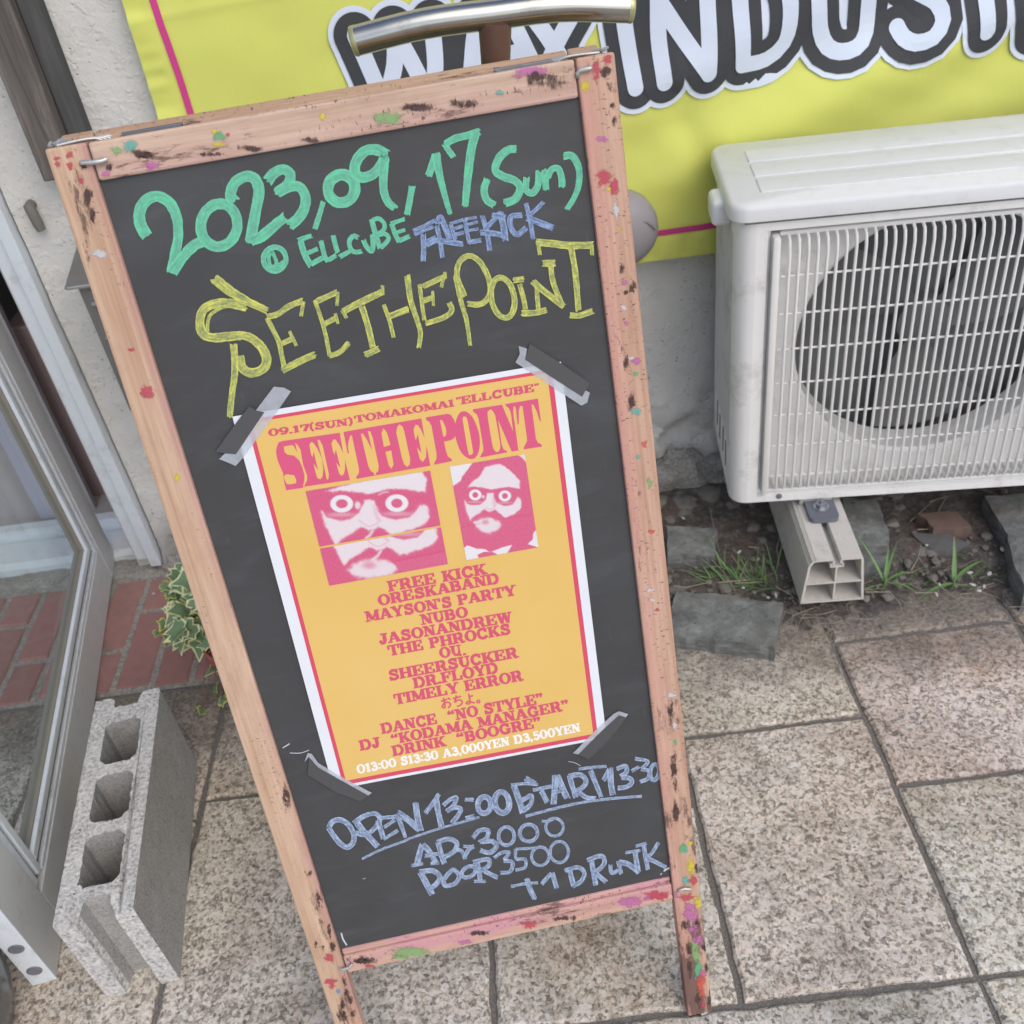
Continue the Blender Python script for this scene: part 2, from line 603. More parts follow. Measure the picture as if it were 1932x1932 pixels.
def mk_slate():
    t = NT('slate', 0.7, 0.25)
    n = t.noise(26, t.coord((1, 1, 3)), detail=7, rough=0.7)
    c = t.ramp(n, [(0.32, lin((90, 93, 92))), (0.5, lin((118, 121, 119))), (0.66, lin((142, 146, 145)))])
    c = t.mix(t.rng(t.noise(120, detail=3), 0.62, 0.7), c, lin((84, 84, 82)))
    c = t.mix(t.math('MULTIPLY', t.rng(t.noise(16, detail=7, rough=.72), 0.5, 0.7), 0.55), c, lin((112, 104, 94)))
    t.col(c)
    t.bump(n, 0.8, 0.006)
    return t.m


def mk_dark_timber(name, a, b):
    t = NT(name, 0.8, 0.15)
    g = t.noise(1.0, t.coord((60, 60, 5)), detail=6, rough=0.65, dist=0.8)
    t.col(t.ramp(g, [(0.3, lin(a)), (0.52, lin(tuple((p + q) / 2 for p, q in zip(a, b)))), (0.7, lin(b))]))
    t.bump(g, 0.5, 0.003)
    return t.m


def mk_glass():
    t = NT('door_glass')
    nt = t.t
    out = [n for n in nt.nodes if n.type == 'OUTPUT_MATERIAL'][0]
    tr = t.n('ShaderNodeBsdfTransparent'); tr.inputs[0].default_value = (0.93, 0.96, 0.95, 1)
    gl = t.n('ShaderNodeBsdfGlossy'); gl.inputs['Roughness'].default_value = 0.02
    lw = t.n('ShaderNodeLayerWeight'); lw.inputs[0].default_value = 0.5
    fac = t.math('ADD', t.math('MULTIPLY', t.math('POWER', lw.outputs['Facing'], 5.0), 0.55), 0.03)
    mx = t.n('ShaderNodeMixShader')
    t.l(fac, mx.inputs[0]); t.l(tr.outputs[0], mx.inputs[1]); t.l(gl.outputs[0], mx.inputs[2])
    t.l(mx.outputs[0], out.inputs['Surface'])
    return t.m


def mk_tape():
    t = NT('translucent_tape', 0.35, 0.4)
    nt = t.t
    out = [n for n in nt.nodes if n.type == 'OUTPUT_MATERIAL'][0]
    t.col(lin((205, 213, 222)))
    tr = t.n('ShaderNodeBsdfTransparent'); tr.inputs[0].default_value = (1, 1, 1, 1)
    mx = t.n('ShaderNodeMixShader')
    t.l(t.rng(t.noise(90, detail=3), 0.3, 0.7, 0.52, 0.66), mx.inputs[0])
    t.l(tr.outputs[0], mx.inputs[1]); t.l(t.b.outputs[0], mx.inputs[2])
    t.l(mx.outputs[0], out.inputs['Surface'])
    return t.m


def mk_print(name, c, c2=None, vs=25):
    t = NT(name, 0.6, 0.2)
    t.col(t.mix(t.noise(vs, detail=3), lin(c), lin(c2 or tuple(min(255, v * 1.04) for v in c))))
    return t.m


def mk_photo():
    t = NT('duotone_photo_print', 0.6, 0.2)
    at = t.n('ShaderNodeAttribute', attribute_name='ink')
    f = t.math('ADD', at.outputs['Fac'], t.math('MULTIPLY', t.math('SUBTRACT', t.noise(620, detail=5, rough=.75), 0.5), 0.42))
    t.col(t.mix(f, lin((210, 90, 128)), lin((228, 228, 230))))
    return t.m


def mk_metal(name, c, rough, metal=1.0, stain=None):
    t = NT(name, rough, 0.5, metal)
    o = t.mix(t.noise(30, t.coord((1, 1, 0.3)), detail=5), tuple(v * 0.82 for v in lin(c)[:3]) + (1,), lin(c))
    if stain: o = t.mix(t.math('MULTIPLY', t.rng(t.noise(18, detail=6, rough=0.7), 0.55, 0.75), 0.6), o, lin(stain))
    t.col(o)
    t.l(t.rng(t.noise(60, t.coord((1, 1, 0.2)), detail=4), 0.3, 0.7, rough * 0.8, rough * 1.25), t.b.inputs['Roughness'])
    return t.m


STUCCO = mk_stucco(); SLAB = mk_slab(); JOINT = mk_joint(); BRICK = mk_brick(); MORTAR = mk_mortar(); SOIL = mk_soil()
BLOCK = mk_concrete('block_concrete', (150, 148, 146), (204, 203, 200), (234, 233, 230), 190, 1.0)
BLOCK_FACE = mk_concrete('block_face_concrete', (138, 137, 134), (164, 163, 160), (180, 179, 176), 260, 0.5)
ALU = plain('aluminium_frame', (206, 208, 207), 0.5, 0.4, 0.0, 0.03, 12, dirt=((150, 150, 146), 30, 0.25))
ALU_PALE = plain('pale_aluminium', (218, 226, 232), 0.4, 0.4, 0.0, 0.03, 10, dirt=((150, 152, 150), 18, 0.5))  # paler aluminium for sill, jamb cover, beads and edge strip
GASKET = plain('glazing_bead', (140, 134, 124), 0.6)
GLASS = mk_glass(); TAPE = mk_tape()
TIMBER = mk_dark_timber('weathered_timber', (78, 75, 73), (136, 128, 121))
TIMBER_D = mk_dark_timber('dark_timber', (76, 77, 77), (98, 98, 97))
STEEL = mk_metal('stainless_steel', (150, 149, 146), 0.42, 0.7)
STEEL_EDGE = mk_metal('bright_steel_edge', (225, 225, 222), 0.2, 1.0)
RUST = plain('rusty_iron', (128, 124, 118), 0.8, 0.2, 0.2, 0.25, 60, 0.4)
CLOTH = mk_cloth()
PINKLINE = mk_print('pink_print', (206, 66, 134), (212, 78, 144))
LET_W = mk_print('white_lettering', (208, 220, 238), (218, 228, 240), 8)
LET_K = mk_print('charcoal_lettering', (66, 68, 71), (74, 76, 79), 8)
LET_E = mk_print('pale_outline', (214, 224, 238))
DOME = plain('grey_plastic', (150, 146, 150), 0.45, 0.35, 0, 0.05, 20)
AC_W = plain('air_conditioner_enamel', (238, 239, 238), 0.42, 0.4, 0, 0.04, 9, dirt=((170, 166, 156), 11, 0.6))
AC_L = plain('air_conditioner_lid', (224, 227, 228), 0.45, 0.35, 0, 0.03, 9, dirt=((196, 198, 197), 26, 0.4))
AC_G = plain('grille_plastic', (226, 226, 223), 0.4, 0.4, 0, 0.04, 20)
AC_D = plain('fan_cavity', (118, 121, 122), 0.7, 0.1, 0, 0.08, 10)
AC_FAN = plain('fan_blade', (112, 115, 116), 0.5, 0.2, 0, 0.05)
AC_FIN = plain('coil_fins', (118, 116, 100), 0.6, 0.3, 0.2, 0.15, 60)
SCREW = plain('screw_head', (142, 144, 156), 0.4, 0.4, 0.5, 0.15, 300)
PVC = plain('pvc_foot', (206, 203, 196), 0.5, 0.35, 0, 0.05, 18, dirt=((150, 142, 132), 40, 0.45))
RUBBER = plain('grey_rubber', (108, 113, 122), 0.55, 0.3, 0, 0.06)
BOLT = mk_metal('galvanised_bolt', (170, 176, 182), 0.35, 0.8)
SLATE = mk_slate()
CHROME = mk_metal('polished_tube', (196, 195, 186), 0.2, 1.0, (120, 122, 110))
STEM = plain('brown_stem', (112, 86, 72), 0.5, 0.3, 0.2, 0.35, 30)
CAP_Y = plain('cap_reflection', (176, 176, 130), 0.3, 0.5, 0.4)  # yellow tint is the banner's reflection put into the cap colour
BOARD = mk_board()
W_L = mk_wood('frame_wood', (196, 164, 138), (214, 186, 160), 'z', (186, 140, 138), 0.55, True, (0.021, 0.034, 0.85), 0.35)
W_R = mk_wood('stained_frame_wood', (190, 154, 132), (210, 176, 154), 'z', (206, 138, 138), 0.95, True, (0.452, 0.425, 0.55), 1.15)
W_T = mk_wood('rail_wood', (190, 162, 140), (210, 184, 164), 'x', (196, 152, 152), 0.8, False, (1.127, 1.106, 0.5), 0.55)
W_B = mk_wood('pink_rail_wood', (198, 164, 142), (214, 180, 158), 'x', (206, 152, 160), 1.25, False, (0.205, 0.222, 1.0), 0.7)
W_REAR = mk_wood('rear_frame_wood', (186, 152, 124), (204, 172, 142), 'x', None, 1.0, False, None, 0.9)
GROOVE = plain('dark_groove', (96, 84, 78), 0.9)
WIRE = plain('wire_staple', (190, 192, 190), 0.4, 0.5, 0.6, 0.2, 200)
HINGE = mk_metal('dull_hinge', (120, 122, 128), 0.45, 0.7)
GREEN = mk_paint('green_marker', (126, 196, 172), (106, 208, 160), 0.75, (92, 150, 132))
YELLOW = mk_paint('yellow_marker', (176, 184, 112), (218, 220, 104), 0.95, (122, 132, 100))
BLUE = mk_paint('blue_marker', (128, 150, 190), (158, 182, 220), 0.95, (92, 104, 128))
PALE = mk_paint('pale_blue_marker', (142, 160, 188), (182, 200, 228), 0.95, (98, 112, 134))
PAPER = mk_print('white_paper', (222, 227, 232))
P_RED = mk_print('poster_red', (212, 80, 104), (216, 86, 108))
P_YEL = mk_print('poster_yellow', (222, 180, 92), (232, 200, 128), 5)
P_INK = mk_print('poster_ink', (210, 88, 112), (214, 94, 122))
P_HEAD = mk_print('poster_heading', (214, 90, 128), (216, 96, 130))
P_WHITE = mk_print('poster_white', (238, 236, 232))
PHOTO = mk_photo()
BLACKTAPE = plain('black_tape', (84, 85, 86), 0.4, 0.25, 0, 0.04)
TERRA = plain('terracotta', (176, 108, 100), 0.75, 0.2, 0, 0.1, 30, 0.2)
IVY_C = mk_leaf('ivy_margin', (206, 210, 150), (226, 226, 184))
IVY_G = mk_leaf('ivy_green', (88, 116, 92), (124, 150, 104))
IVY_Y = mk_leaf('ivy_yellow', (196, 204, 88), (214, 214, 100))
STALK = plain('plant_stalk', (120, 100, 84), 0.7)
GRASS_G = mk_leaf('grass_green', (86, 126, 74), (118, 150, 92))
GRASS_D = mk_leaf('dry_grass', (132, 122, 108), (176, 166, 148))
DEBRIS = plain('pale_debris', (196, 196, 192), 0.7, 0.2, 0, 0.2, 100)
PEBBLE = plain('pebble', (124, 120, 114), 0.85, 0.15, 0, 0.35, 60)
GLOSS_BLACK = plain('glossy_black_pot', (92, 94, 96), 0.22, 0.5, 0, 0.06)
INT_GREY = plain('interior_grey', (170, 166, 166), 0.7, 0.2, 0, 0.08, 8)
INT_DARK = plain('interior_dark', (130, 131, 132), 0.7, 0.2, 0, 0.05, 8)
INT_BROWN = plain('interior_brown', (150, 132, 132), 0.6, 0.2, 0, 0.08, 8)
INT_LILAC = plain('interior_lilac', (196, 196, 212), 0.5, 0.3, 0.1, 0.04, 8)
SPLAT = {k: mk_splat('paint_' + k, c, (1, 1, .45) if k == 'dark' else (1, 1, 1)) for k, c in dict(
    red=(208, 92, 108), pink=(206, 128, 178), green=(112, 190, 140), yellow=(226, 212, 74), white=(220, 220, 222), dark=(100, 80, 76),
    orange=(222, 110, 92), blue=(120, 160, 210), teal=(120, 190, 178), lightgreen=(150, 190, 130)).items()}
SPL = list(SPLAT)
# ================================================================== SETTING
# ground sheet to the horizon
bm = nb()
add_sheet(bm, [[(-60, -60, -0.03), (60, -60, -0.03), (60, 60, -0.03), (-60, 60, -0.03)]])
tag(obj('ground', bm, plain('street_concrete', (178, 174, 168), .9, .1, 0, .12, 3)), kind='structure')

TINTS = [(248, 242, 232), (242, 241, 236), (250, 249, 246), (244, 234, 220), (238, 236, 230), (248, 244, 237), (242, 237, 228)]


def tint_attr(bm):
    return bm.loops.layers.float_color.new('tint')


def slab(bm, lay, x0, y0, x1, y1, z0, z1, col, jit=0.0032, gap=0.0046, bev=0.004, step=0.012):
    """one stone: uneven outline, eased top edge"""
    x0 += gap; y0 += gap; x1 -= gap; y1 -= gap
    def edge(a, b):
        n = max(2, int((Vector(b) - Vector(a)).length / step))
        return [(a[0] + (b[0] - a[0]) * i / n, a[1] + (b[1] - a[1]) * i / n) for i in range(n)]
    pts = edge((x0, y0), (x1, y0)) + edge((x1, y0), (x1, y1)) + edge((x1, y1), (x0, y1)) + edge((x0, y1), (x0, y0))
    cx, cy = (x0 + x1) / 2, (y0 + y1) / 2
    out = []
    for x, y in pts:
        out.append((x + jit * (noise.noise((x * 22, y * 22, x0 * 9)) + .6 * noise.noise((x * 90, y * 90, 3))), y + jit * (noise.noise((x * 22, y * 22, y0 * 9 + 50)) + .6 * noise.noise((x * 90, y * 90, 8)))))
    def ring(inset, z):
        r = []
        for x, y in out:
            dx, dy = x - cx, y - cy
            r.append(bm.verts.new((x - inset * (1 if dx > 0 else -1), y - inset * (1 if dy > 0 else -1), z)))
        return r
    a, b, c = ring(-0.001, z0), ring(0, z1 - bev), ring(bev, z1)
    fs = []
    n = len(out)
    for p, q in ((a, b), (b, c)):
        for i in range(n):
            fs.append(bm.faces.new([p[i], p[(i + 1) % n], q[(i + 1) % n], q[i]]))
    fs.append(bm.faces.new(c))
    for f in fs:
        for l in f.loops: l[lay] = col


def tint(amount=1.0):
    c = lin(R.choice(TINTS))
    return tuple(v * R.uniform(0.93, 1.0) for v in c[:3]) + (1,)


bm = nb(); lay = tint_attr(bm)
cols = {(0.484, 0.80): [-0.31, -0.01, 0.29, 0.594, 0.889, 1.19, 1.30], (0.80, 1.11): [-0.31, 0.0, 0.30, 0.594, 1.03, 1.30],
        (0.180, 0.484): [0.594, 1.026, 1.30], (-0.143, 0.180): [0.594, 0.90, 1.20, 1.33],
        (-0.61, -0.143): [0.55, 1.021, 1.282], (-0.93, -0.61): [0.38, 0.64, 0.985, 1.282], (-1.24, -0.93): [0.38, 0.69, 0.995, 1.282],
        (-1.55, -1.24): [0.55, 0.86, 1.282], (0.030, 0.484): [-0.01, 0.29, 0.594], (-0.28, 0.030): [-0.2, 0.25, 0.594]}
for (x0, x1), ys in cols.items():
    for y0, y1 in zip(ys, ys[1:]):
        slab(bm, lay, x0, y0, x1, y1, -0.014, R.uniform(-0.0008, 0.0012), tint())
for bx0, bx1, by0, by1 in ((-2.2, -1.55, -0.6, 1.28), (1.11, 2.6, -0.6, 1.30), (-1.55, -0.28, -0.6, 0.38), (-0.28, 0.484, -0.6, -0.2)):
    nx, ny = max(1, round((bx1 - bx0) / 0.31)), max(1, round((by1 - by0) / 0.31))
    for i in range(nx):
        for j in range(ny):
            slab(bm, lay, bx0 + (bx1 - bx0) * i / nx, by0 + (by1 - by0) * j / ny, bx0 + (bx1 - bx0) * (i + 1) / nx,
                 by0 + (by1 - by0) * (j + 1) / ny, -0.014, 0.0, tint())
slab(bm, lay, -0.61, 0.38, -0.28, 0.55, -0.014, 0.0, tint())
add_sheet(bm, [[(-2.3, -0.7, -0.0065), (2.7, -0.7, -0.0065), (2.7, 1.32, -0.0065), (-2.3, 1.285, -0.0065)]], mat=1)
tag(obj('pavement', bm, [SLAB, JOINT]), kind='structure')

# narrow brick paving in front of the door
bm = nb(); lay = tint_attr(bm)
P = 0.0757
for k in range(-10, 8):
    x0 = -0.836 + k * P
    off = 1.512 if k % 2 == 0 else 1.405
    for j in range(-3, 3):
        y0 = max(1.29, off + j * 0.215); y1 = min(1.617, off + (j + 1) * 0.215)
        if y1 - y0 > 0.02:
            g = R.uniform(0.72, 1.12)
            slab(bm, lay, x0, y0, x0 + P, y1, -0.012, R.uniform(-0.001, 0.0015), (g, g * R.uniform(0.92, 1.03), g * R.uniform(0.92, 1.05), 1), 0.0022, 0.0064, 0.003)
add_sheet(bm, [[(-1.62, 1.286, -0.0045), (-0.22, 1.286, -0.0045), (-0.22, 1.70, -0.0045), (-1.62, 1.70, -0.0045)]], mat=1)
# cement haunch along the sill and the wall foot
for k in range(46):
    x = -1.6 + k * 0.03
    r = R.uniform(0.012, 0.03)
    bmesh.ops.create_icosphere(bm, subdivisions=2, radius=1.0, matrix=Matrix.Translation((x, 1.645 + R.uniform(-.012, .02), -0.006)) @ Matrix.Diagonal((0.035, R.uniform(.026, .045), R.uniform(.006, .012), 1)))
for f in bm.faces:
    if len(f.verts) == 3 and f.calc_center_median().y > 1.55: f.material_index = 1
tag(obj('brick_paving', bm, [BRICK, MORTAR]), kind='structure')

# soil bed along the foot of the wall
bm = nb()
nx, ny = 170, 44
grid = []
for i in range(nx + 1):
    row = []
    for j in range(ny + 1):
        x = -0.22 + 2.6 * i / nx
        y = 1.225 + 0.055 * noise.noise((x * 6, 3.1, 0)) + 0.02 * noise.noise((x * 31, 1.1, 0)) + (1.86 - 1.225) * j / ny
        t = j / ny
        z = -0.004 + 0.018 * min(1, t * 4) + 0.018 * max(0, t - 0.55) * 2 + 0.010 * noise.noise((x * 14, y * 14, 1)) + 0.006 * noise.noise((x * 45, y * 45, 2))
        row.append(bm.verts.new((x, y, z)))
    grid.append(row)
for i in range(nx):
    for j in range(ny):
        bm.faces.new([grid[i][j], grid[i + 1][j], grid[i + 1][j + 1], grid[i][j + 1]])
tag(obj('soil_bed', bm, SOIL, smooth=True), kind='structure')

# ------------------------------------------------------------------ house wall (stucco), turned 4 degrees from the paving
WY = math.radians(4.0)
WU = Vector((math.cos(WY), math.sin(WY), 0)); WN = Vector((math.sin(WY), -math.cos(WY), 0))
W0 = Vector((-0.805, 1.655, 0))
WF = frame(W0, WU, -WN, Vector((0, 0, 1)))


def on_wall(c, x, y, off=0.0):
    return Vector(on_plane(px(c, x, y), tuple(W0 + WN * off), np.array(WN)))


wall = thing('house_wall', 'pale stucco house wall behind the signboard and air conditioner', 'wall', W0)
bm = nb()
def wall_pt(s, z):
    d = 0.0035 * noise.noise((s * 9, z * 9, 0.3)) + 0.002 * noise.noise((s * 26, z * 26, 4))
    low = max(0.0, 0.25 - z + 0.08 * noise.noise((s * 6, 2.2, 1))) if s > 0.35 else max(0.0, 0.12 - z)
    d += low * (0.10 + 0.20 * noise.noise((s * 8, z * 13, 9)) + 0.14 * noise.noise((s * 24, z * 28, 3)) + 0.07 * noise.noise((s * 60, z * 70, 5)))
    return W0 + WU * s + Vector((0, 0, z)) + WN * d
ns, nz = 330, 200
gr = [[bm.verts.new(wall_pt(3.4 * (i / ns) ** 1.25, 2.5 * (j / nz) ** 1.3 - 0.02)) for j in range(nz + 1)] for i in range(ns + 1)]
for i in range(ns):
    for j in range(nz):
        bm.faces.new([gr[i][j], gr[i + 1][j], gr[i + 1][j + 1], gr[i][j + 1]])
add_box(bm, (0.0, 0.012, -0.02), (3.4, 0.22, 2.5), WF)
obj('wall_face', bm, STUCCO, wall, smooth=True)
bm = nb()
add_box(bm, (-1.2, -0.003, 2.06), (0.0, 0.22, 2.5), WF)
add_box(bm, (-2.6, -0.003, -0.02), (-1.2, 0.22, 2.5), WF)
obj('wall_face', bm, STUCCO, wall)
bm = nb()                                                  # crumbled render at the foot by the door
for s, wd, ht, dp in ((0.0, .05, .03, .03), (0.045, .05, .022, .04), (0.09, .04, .035, .03), (0.13, .05, .02, .05), (0.17, .045, .03, .03), (0.21, .05, .025, .035)):
    b = bmesh.new(); bmesh.ops.create_icosphere(b, subdivisions=3, radius=1.0)
    for v in b.verts:
        n = 1 + 0.35 * noise.noise(v.co * 2.2 + Vector((s * 40, 0, 0)))
        v.co = Vector((v.co.x * wd * .62, v.co.y * dp * .6, max(-.3, v.co.z) * ht)) * n
    merge(bm, b, Matrix.Translation(W0 + WU * (s + .02) + WN * 0.015), 0)
obj('crumbled_render', bm, MORTAR, wall, smooth=True)

# rubble mound of old mortar at the wall foot, right of the board
for (lab, cx, cy, rx, ry, rz, sd) in (('pale lump of broken mortar at the foot of the wall beside the signboard', 0.30, 1.70, 0.085, 0.055, 0.07, 1),
                                  ('dark lump of broken mortar under the left end of the air conditioner', 0.44, 1.70, 0.10, 0.06, 0.06, 2)):
    b = bmesh.new(); bmesh.ops.create_icosphere(b, subdivisions=4, radius=1.0)
    for v in b.verts:
        n = 1 + 0.35 * noise.noise(v.co * 1.6 + Vector((sd * 7, 0, 0))) + 0.14 * noise.noise(v.co * 6 + Vector((sd * 3, 0, 0)))
        v.co = Vector((v.co.x * rx, v.co.y * ry, max(-.25, v.co.z) * rz)) * n
    bmesh.ops.translate(b, verts=b.verts[:], vec=(cx, cy, 0.012))
    bm = nb(); merge(bm, b, None, 0)
    tag(obj('mortar_lump', bm, MORTAR, origin=(cx, cy, 0.01), smooth=True), lab, 'rubble', 'mortar lumps at the wall foot')

# ------------------------------------------------------------------ doorway
df = thing('door_frame', 'aluminium door frame with a grooved sill, fixed to the stucco wall', 'door frame', (-0.84, 1.66, 0))
bm = nb()
add_box(bm, (-0.868, 1.655, 0.0), (-0.832, 1.76, 2.06), bev=0.003)
obj('jamb', bm, ALU, df)
bm = nb()
add_box(bm, (-0.831, 1.630, 0.015), (-0.808, 1.665, 2.06), bev=0.002)
add_box(bm, (-0.858, 1.640, 0.03), (-0.8315, 1.6545, 2.06), bev=0.002)
obj('jamb_cover', bm, ALU_PALE, df)
bm = nb()
prof = [(1.685, -0.01), (1.685, 0.012), (1.70, 0.020), (1.765, 0.024), (1.768, 0.008), (1.785, 0.008), (1.788, 0.030), (1.80, 0.034), (1.825, 0.034), (1.825, -0.01)]
Mx = frame((0, 0, 0), Vector((0, 1, 0)), Vector((0, 0, 1)), Vector((1, 0, 0)))
add_prism(bm, [prof], -1.9, -0.862, Mx)
obj('sill', bm, ALU_PALE, df)
bm = nb()
add_box(bm, (-1.9, 1.655, 2.02), (-0.869, 1.76, 2.06), bev=0.003)
obj('door_head', bm, ALU, df)

# the room seen through the doorway
room = thing('entrance_room', 'dim entrance room seen through the open doorway', 'room', (-1.5, 2.4, 0))
bm = nb(); add_box(bm, (-2.7, 1.83, -0.02), (-0.70, 4.2, 0.012)); obj('floor_covering', bm, INT_GREY, room)
bm = nb()
add_box(bm, (-2.7, 4.2, 0), (-0.7, 4.3, 2.4)); add_box(bm, (-0.70, 1.90, 0), (-0.62, 4.3, 2.4)); add_box(bm, (-2.8, 1.9, 0), (-2.7, 4.3, 2.4)); add_box(bm, (-2.8, 1.9, 2.4), (-0.62, 4.3, 2.45))
obj('room_wall', bm, INT_DARK, room)
cab = thing('wooden_cabinet', 'dark brown carved cabinet just inside the doorway beside the jamb', 'cabinet', (-0.85, 2.05, 0))
bm = nb(); add_box(bm, (-1.06, 1.93, 0.012), (-0.72, 2.30, 0.46), bev=0.004); obj('cabinet_body', bm, INT_BROWN, cab)
bm = nb()
for k in range(3):
    zc = 0.20 + 0.055 * k
    add_box(bm, (-0.95, 1.918, zc), (-0.915, 1.9295, zc + .036), bev=0.004)
    add_box(bm, (-0.905, 1.918, zc), (-0.885, 1.9295, zc + .036), bev=0.004)
obj('carved_relief', bm, plain('carving', (112, 104, 102), 0.6), cab)
pn = thing('inner_screen', 'grey inner screen with a lilac upright seen through the open door glass', 'screen', (-1.3, 1.95, 0))
bm = nb(); add_box(bm, (-1.145, 1.86, 0.012), (-1.10, 1.90, 2.0), bev=0.003); obj('upright', bm, INT_LILAC, pn)
bm = nb(); add_box(bm, (-1.095, 1.875, 0.012), (-1.02, 1.89, 2.0)); add_box(bm, (-1.9, 1.875, 0.012), (-1.15, 1.89, 2.0)); obj('panel', bm, INT_GREY, pn)

# open glass door leaf, swung out over the pavement
A = Vector((-0.915, 1.615, 0)); Bv = Vector((-0.767, 0.743, 0))
DD = (Bv - A).normalized(); DN = Vector((DD.y, -DD.x, 0))           # DN points away from the visible face
DF = frame(A, DD, DN, Vector((0, 0, 1)))
leaf = thing('glass_door', 'aluminium framed glass door standing open over the brick paving', 'door', A)
s0, s1 = -0.085, 0.886
bm = nb()
add_box(bm, (s0, 0, 0.004), (-0.010, 0.032, 2.0), DF, bev=0.002); obj('hinge_stile', bm, ALU, leaf)
bm = nb()
add_box(bm, (-0.0095, 0.0005, 0.004), (0.8005, 0.0315, 0.086), DF, bev=0.002); obj('bottom_rail', bm, ALU, leaf)
bm = nb()
add_box(bm, (0.801, 0, 0.004), (s1, 0.032, 2.0), DF, bev=0.002); o = obj('latch_stile', bm, ALU, leaf)
bm = nb()
add_box(bm, (s1 + 0.0003, -0.001, 0.004), (s1 + 0.004, 0.033, 2.0), DF, bev=0.001); o2 = obj('edge_strip', bm, ALU_PALE, o)
for zz in (0.039, 0.099):
    bm = nb()
    ax = Matrix((DN, Vector((0, 0, 1)), DD)).transposed()
    c = A + DD * (s1 + 0.0042) + DN * 0.016 + Vector((0, 0, zz))
    rings = add_lathe(bm, [(0.0105, 0), (0.0105, 0.0008), (0.008, 0.0016), (0.0045, 0.001)], c, 20, 0, ax)
    bm.faces.new(rings[-1])
    obj('screw', bm, SCREW, o)
bm = nb()
add_box(bm, (-0.0095, 0.010, 0.0865), (0.0405, 0.0285, 1.93), DF); add_box(bm, (0.041, 0.010, 0.0865), (0.7605, 0.0285, 0.126), DF)
add_box(bm, (0.761, 0.010, 0.0865), (0.8005, 0.0285, 1.93), DF)
obj('gasket', bm, GASKET, leaf)
bm = nb()
for (a0, a1) in ((-0.0095, 0.006), (0.024, 0.0405)):
    add_box(bm, (a0, 0.002, 0.0865 if a0 < 0 else 0.1105), (a1, 0.0098, 1.93), DF, bev=0.002)
for (a0, a1) in ((0.0865, 0.096), (0.1105, 0.126)):
    add_box(bm, (0.0065 if a0 < 0.1 else 0.041, 0.002, a0), (0.7605, 0.0098, a1), DF, bev=0.002)
for (a0, a1) in ((0.761, 0.776), (0.785, 0.8005)):
    add_box(bm, (a0, 0.002, 0.0965), (a1, 0.0098, 1.93), DF, bev=0.002)
obj('glazing_bead', bm, ALU_PALE, leaf)
bm = nb()
add_box(bm, (0.0408, 0.016, 0.1262), (0.7602, 0.020, 1.93), DF); obj('glass_pane', bm, GLASS, leaf)
bm = nb()
add_box(bm, (-0.0095, 0.0005, 1.9305), (0.8005, 0.0315, 2.0), DF, bev=0.002); obj('top_rail', bm, ALU, leaf)

# ------------------------------------------------------------------ things on the wall, left
pt = thing('timber_post', 'weathered grey timber post on the wall above the letterbox', 'post', on_wall('T00', 300, 1030))
za = on_wall('T00', 250, 1030, 0.06).z
def ws(c, x, y, off): return (on_wall(c, x, y, off) - W0).dot(WU)
sl, sr, sm = ws('T00', 250, 1030, 0.06), ws('T00', 490, 730, 0.03), ws('T00', 330, 720, 0.06)
bm = nb(); add_box(bm, (sl, -0.062, za), (sm, 0.0, 2.45), WF, bev=0.003); obj('front_board', bm, TIMBER, pt)
zb = on_wall('Z2', 850, 340, 0.03).z
bm = nb(); add_box(bm, (sm + 0.0005, -0.035, zb), (sr, 0.0, 2.45), WF, bev=0.003); obj('side_board', bm, TIMBER_D, pt)

peg = on_wall('Z2', 330, 45, 0.015); peg2 = on_wall('Z2', 470, 305, 0.015)
bm = nb()
add_tube(bm, [peg - WN * 0.02, peg, peg + (peg2 - peg) * 0.3, peg + (peg2 - peg) * 0.7, peg2], [0.0085, 0.009, 0.009, 0.0088, 0.0075], 12)
tag(obj('wall_peg', bm, RUST, origin=peg, smooth=True), 'short rusty iron peg on the stucco between door frame and letterbox', 'peg')

mb = thing('letterbox', 'stainless steel letterbox with a sloping lid, half hidden behind the signboard', 'letterbox', Vector((-0.60, 1.60, 0.45)))
ms = -0.709 + 0.006
bm = nb()
add_prism(bm, [[(1.535, 0.45), (1.535, 0.688), (1.655, 0.715), (1.655, 0.45)]], ms + 0.008, ms + 0.27, Mx); obj('box_body', bm, STEEL, mb)
bm = nb()
bl = bmesh.new()
add_box(bl, (ms - 0.006, 0, 0), (ms + 0.284, 0.137, 0.004), None, bev=0.0012)
a = math.atan2(0.034, 0.137)
merge(bm, bl, Matrix.Translation((0, 1.518, 0.694)) @ Matrix.Rotation(a, 4, 'X'), 0)
obj('lid', bm, STEEL, mb)
bm = nb(); add_box(bm, (ms - 0.002, 1.5165, 0.6935), (ms + 0.28, 1.519, 0.6985), bev=0.0008); obj('lid_edge', bm, STEEL_EDGE, mb)
bm = nb()
add_box(bm, (ms + 0.022, 1.526, 0.658), (ms + 0.25, 1.5345, 0.664)); add_box(bm, (ms + 0.022, 1.526, 0.595), (ms + 0.25, 1.5345, 0.600)); obj('slot_lip', bm, STEEL_EDGE, mb)
bm = nb(); add_box(bm, (ms + 0.026, 1.531, 0.6645), (ms + 0.25, 1.5348, 0.682)); add_box(bm, (ms + 0.026, 1.531, 0.5995), (ms + 0.25, 1.5348, 0.612)); obj('slot', bm, INT_DARK, mb)
# ================================================================== BANNER
BO = 0.030                                     # hangs this far in front of the wall


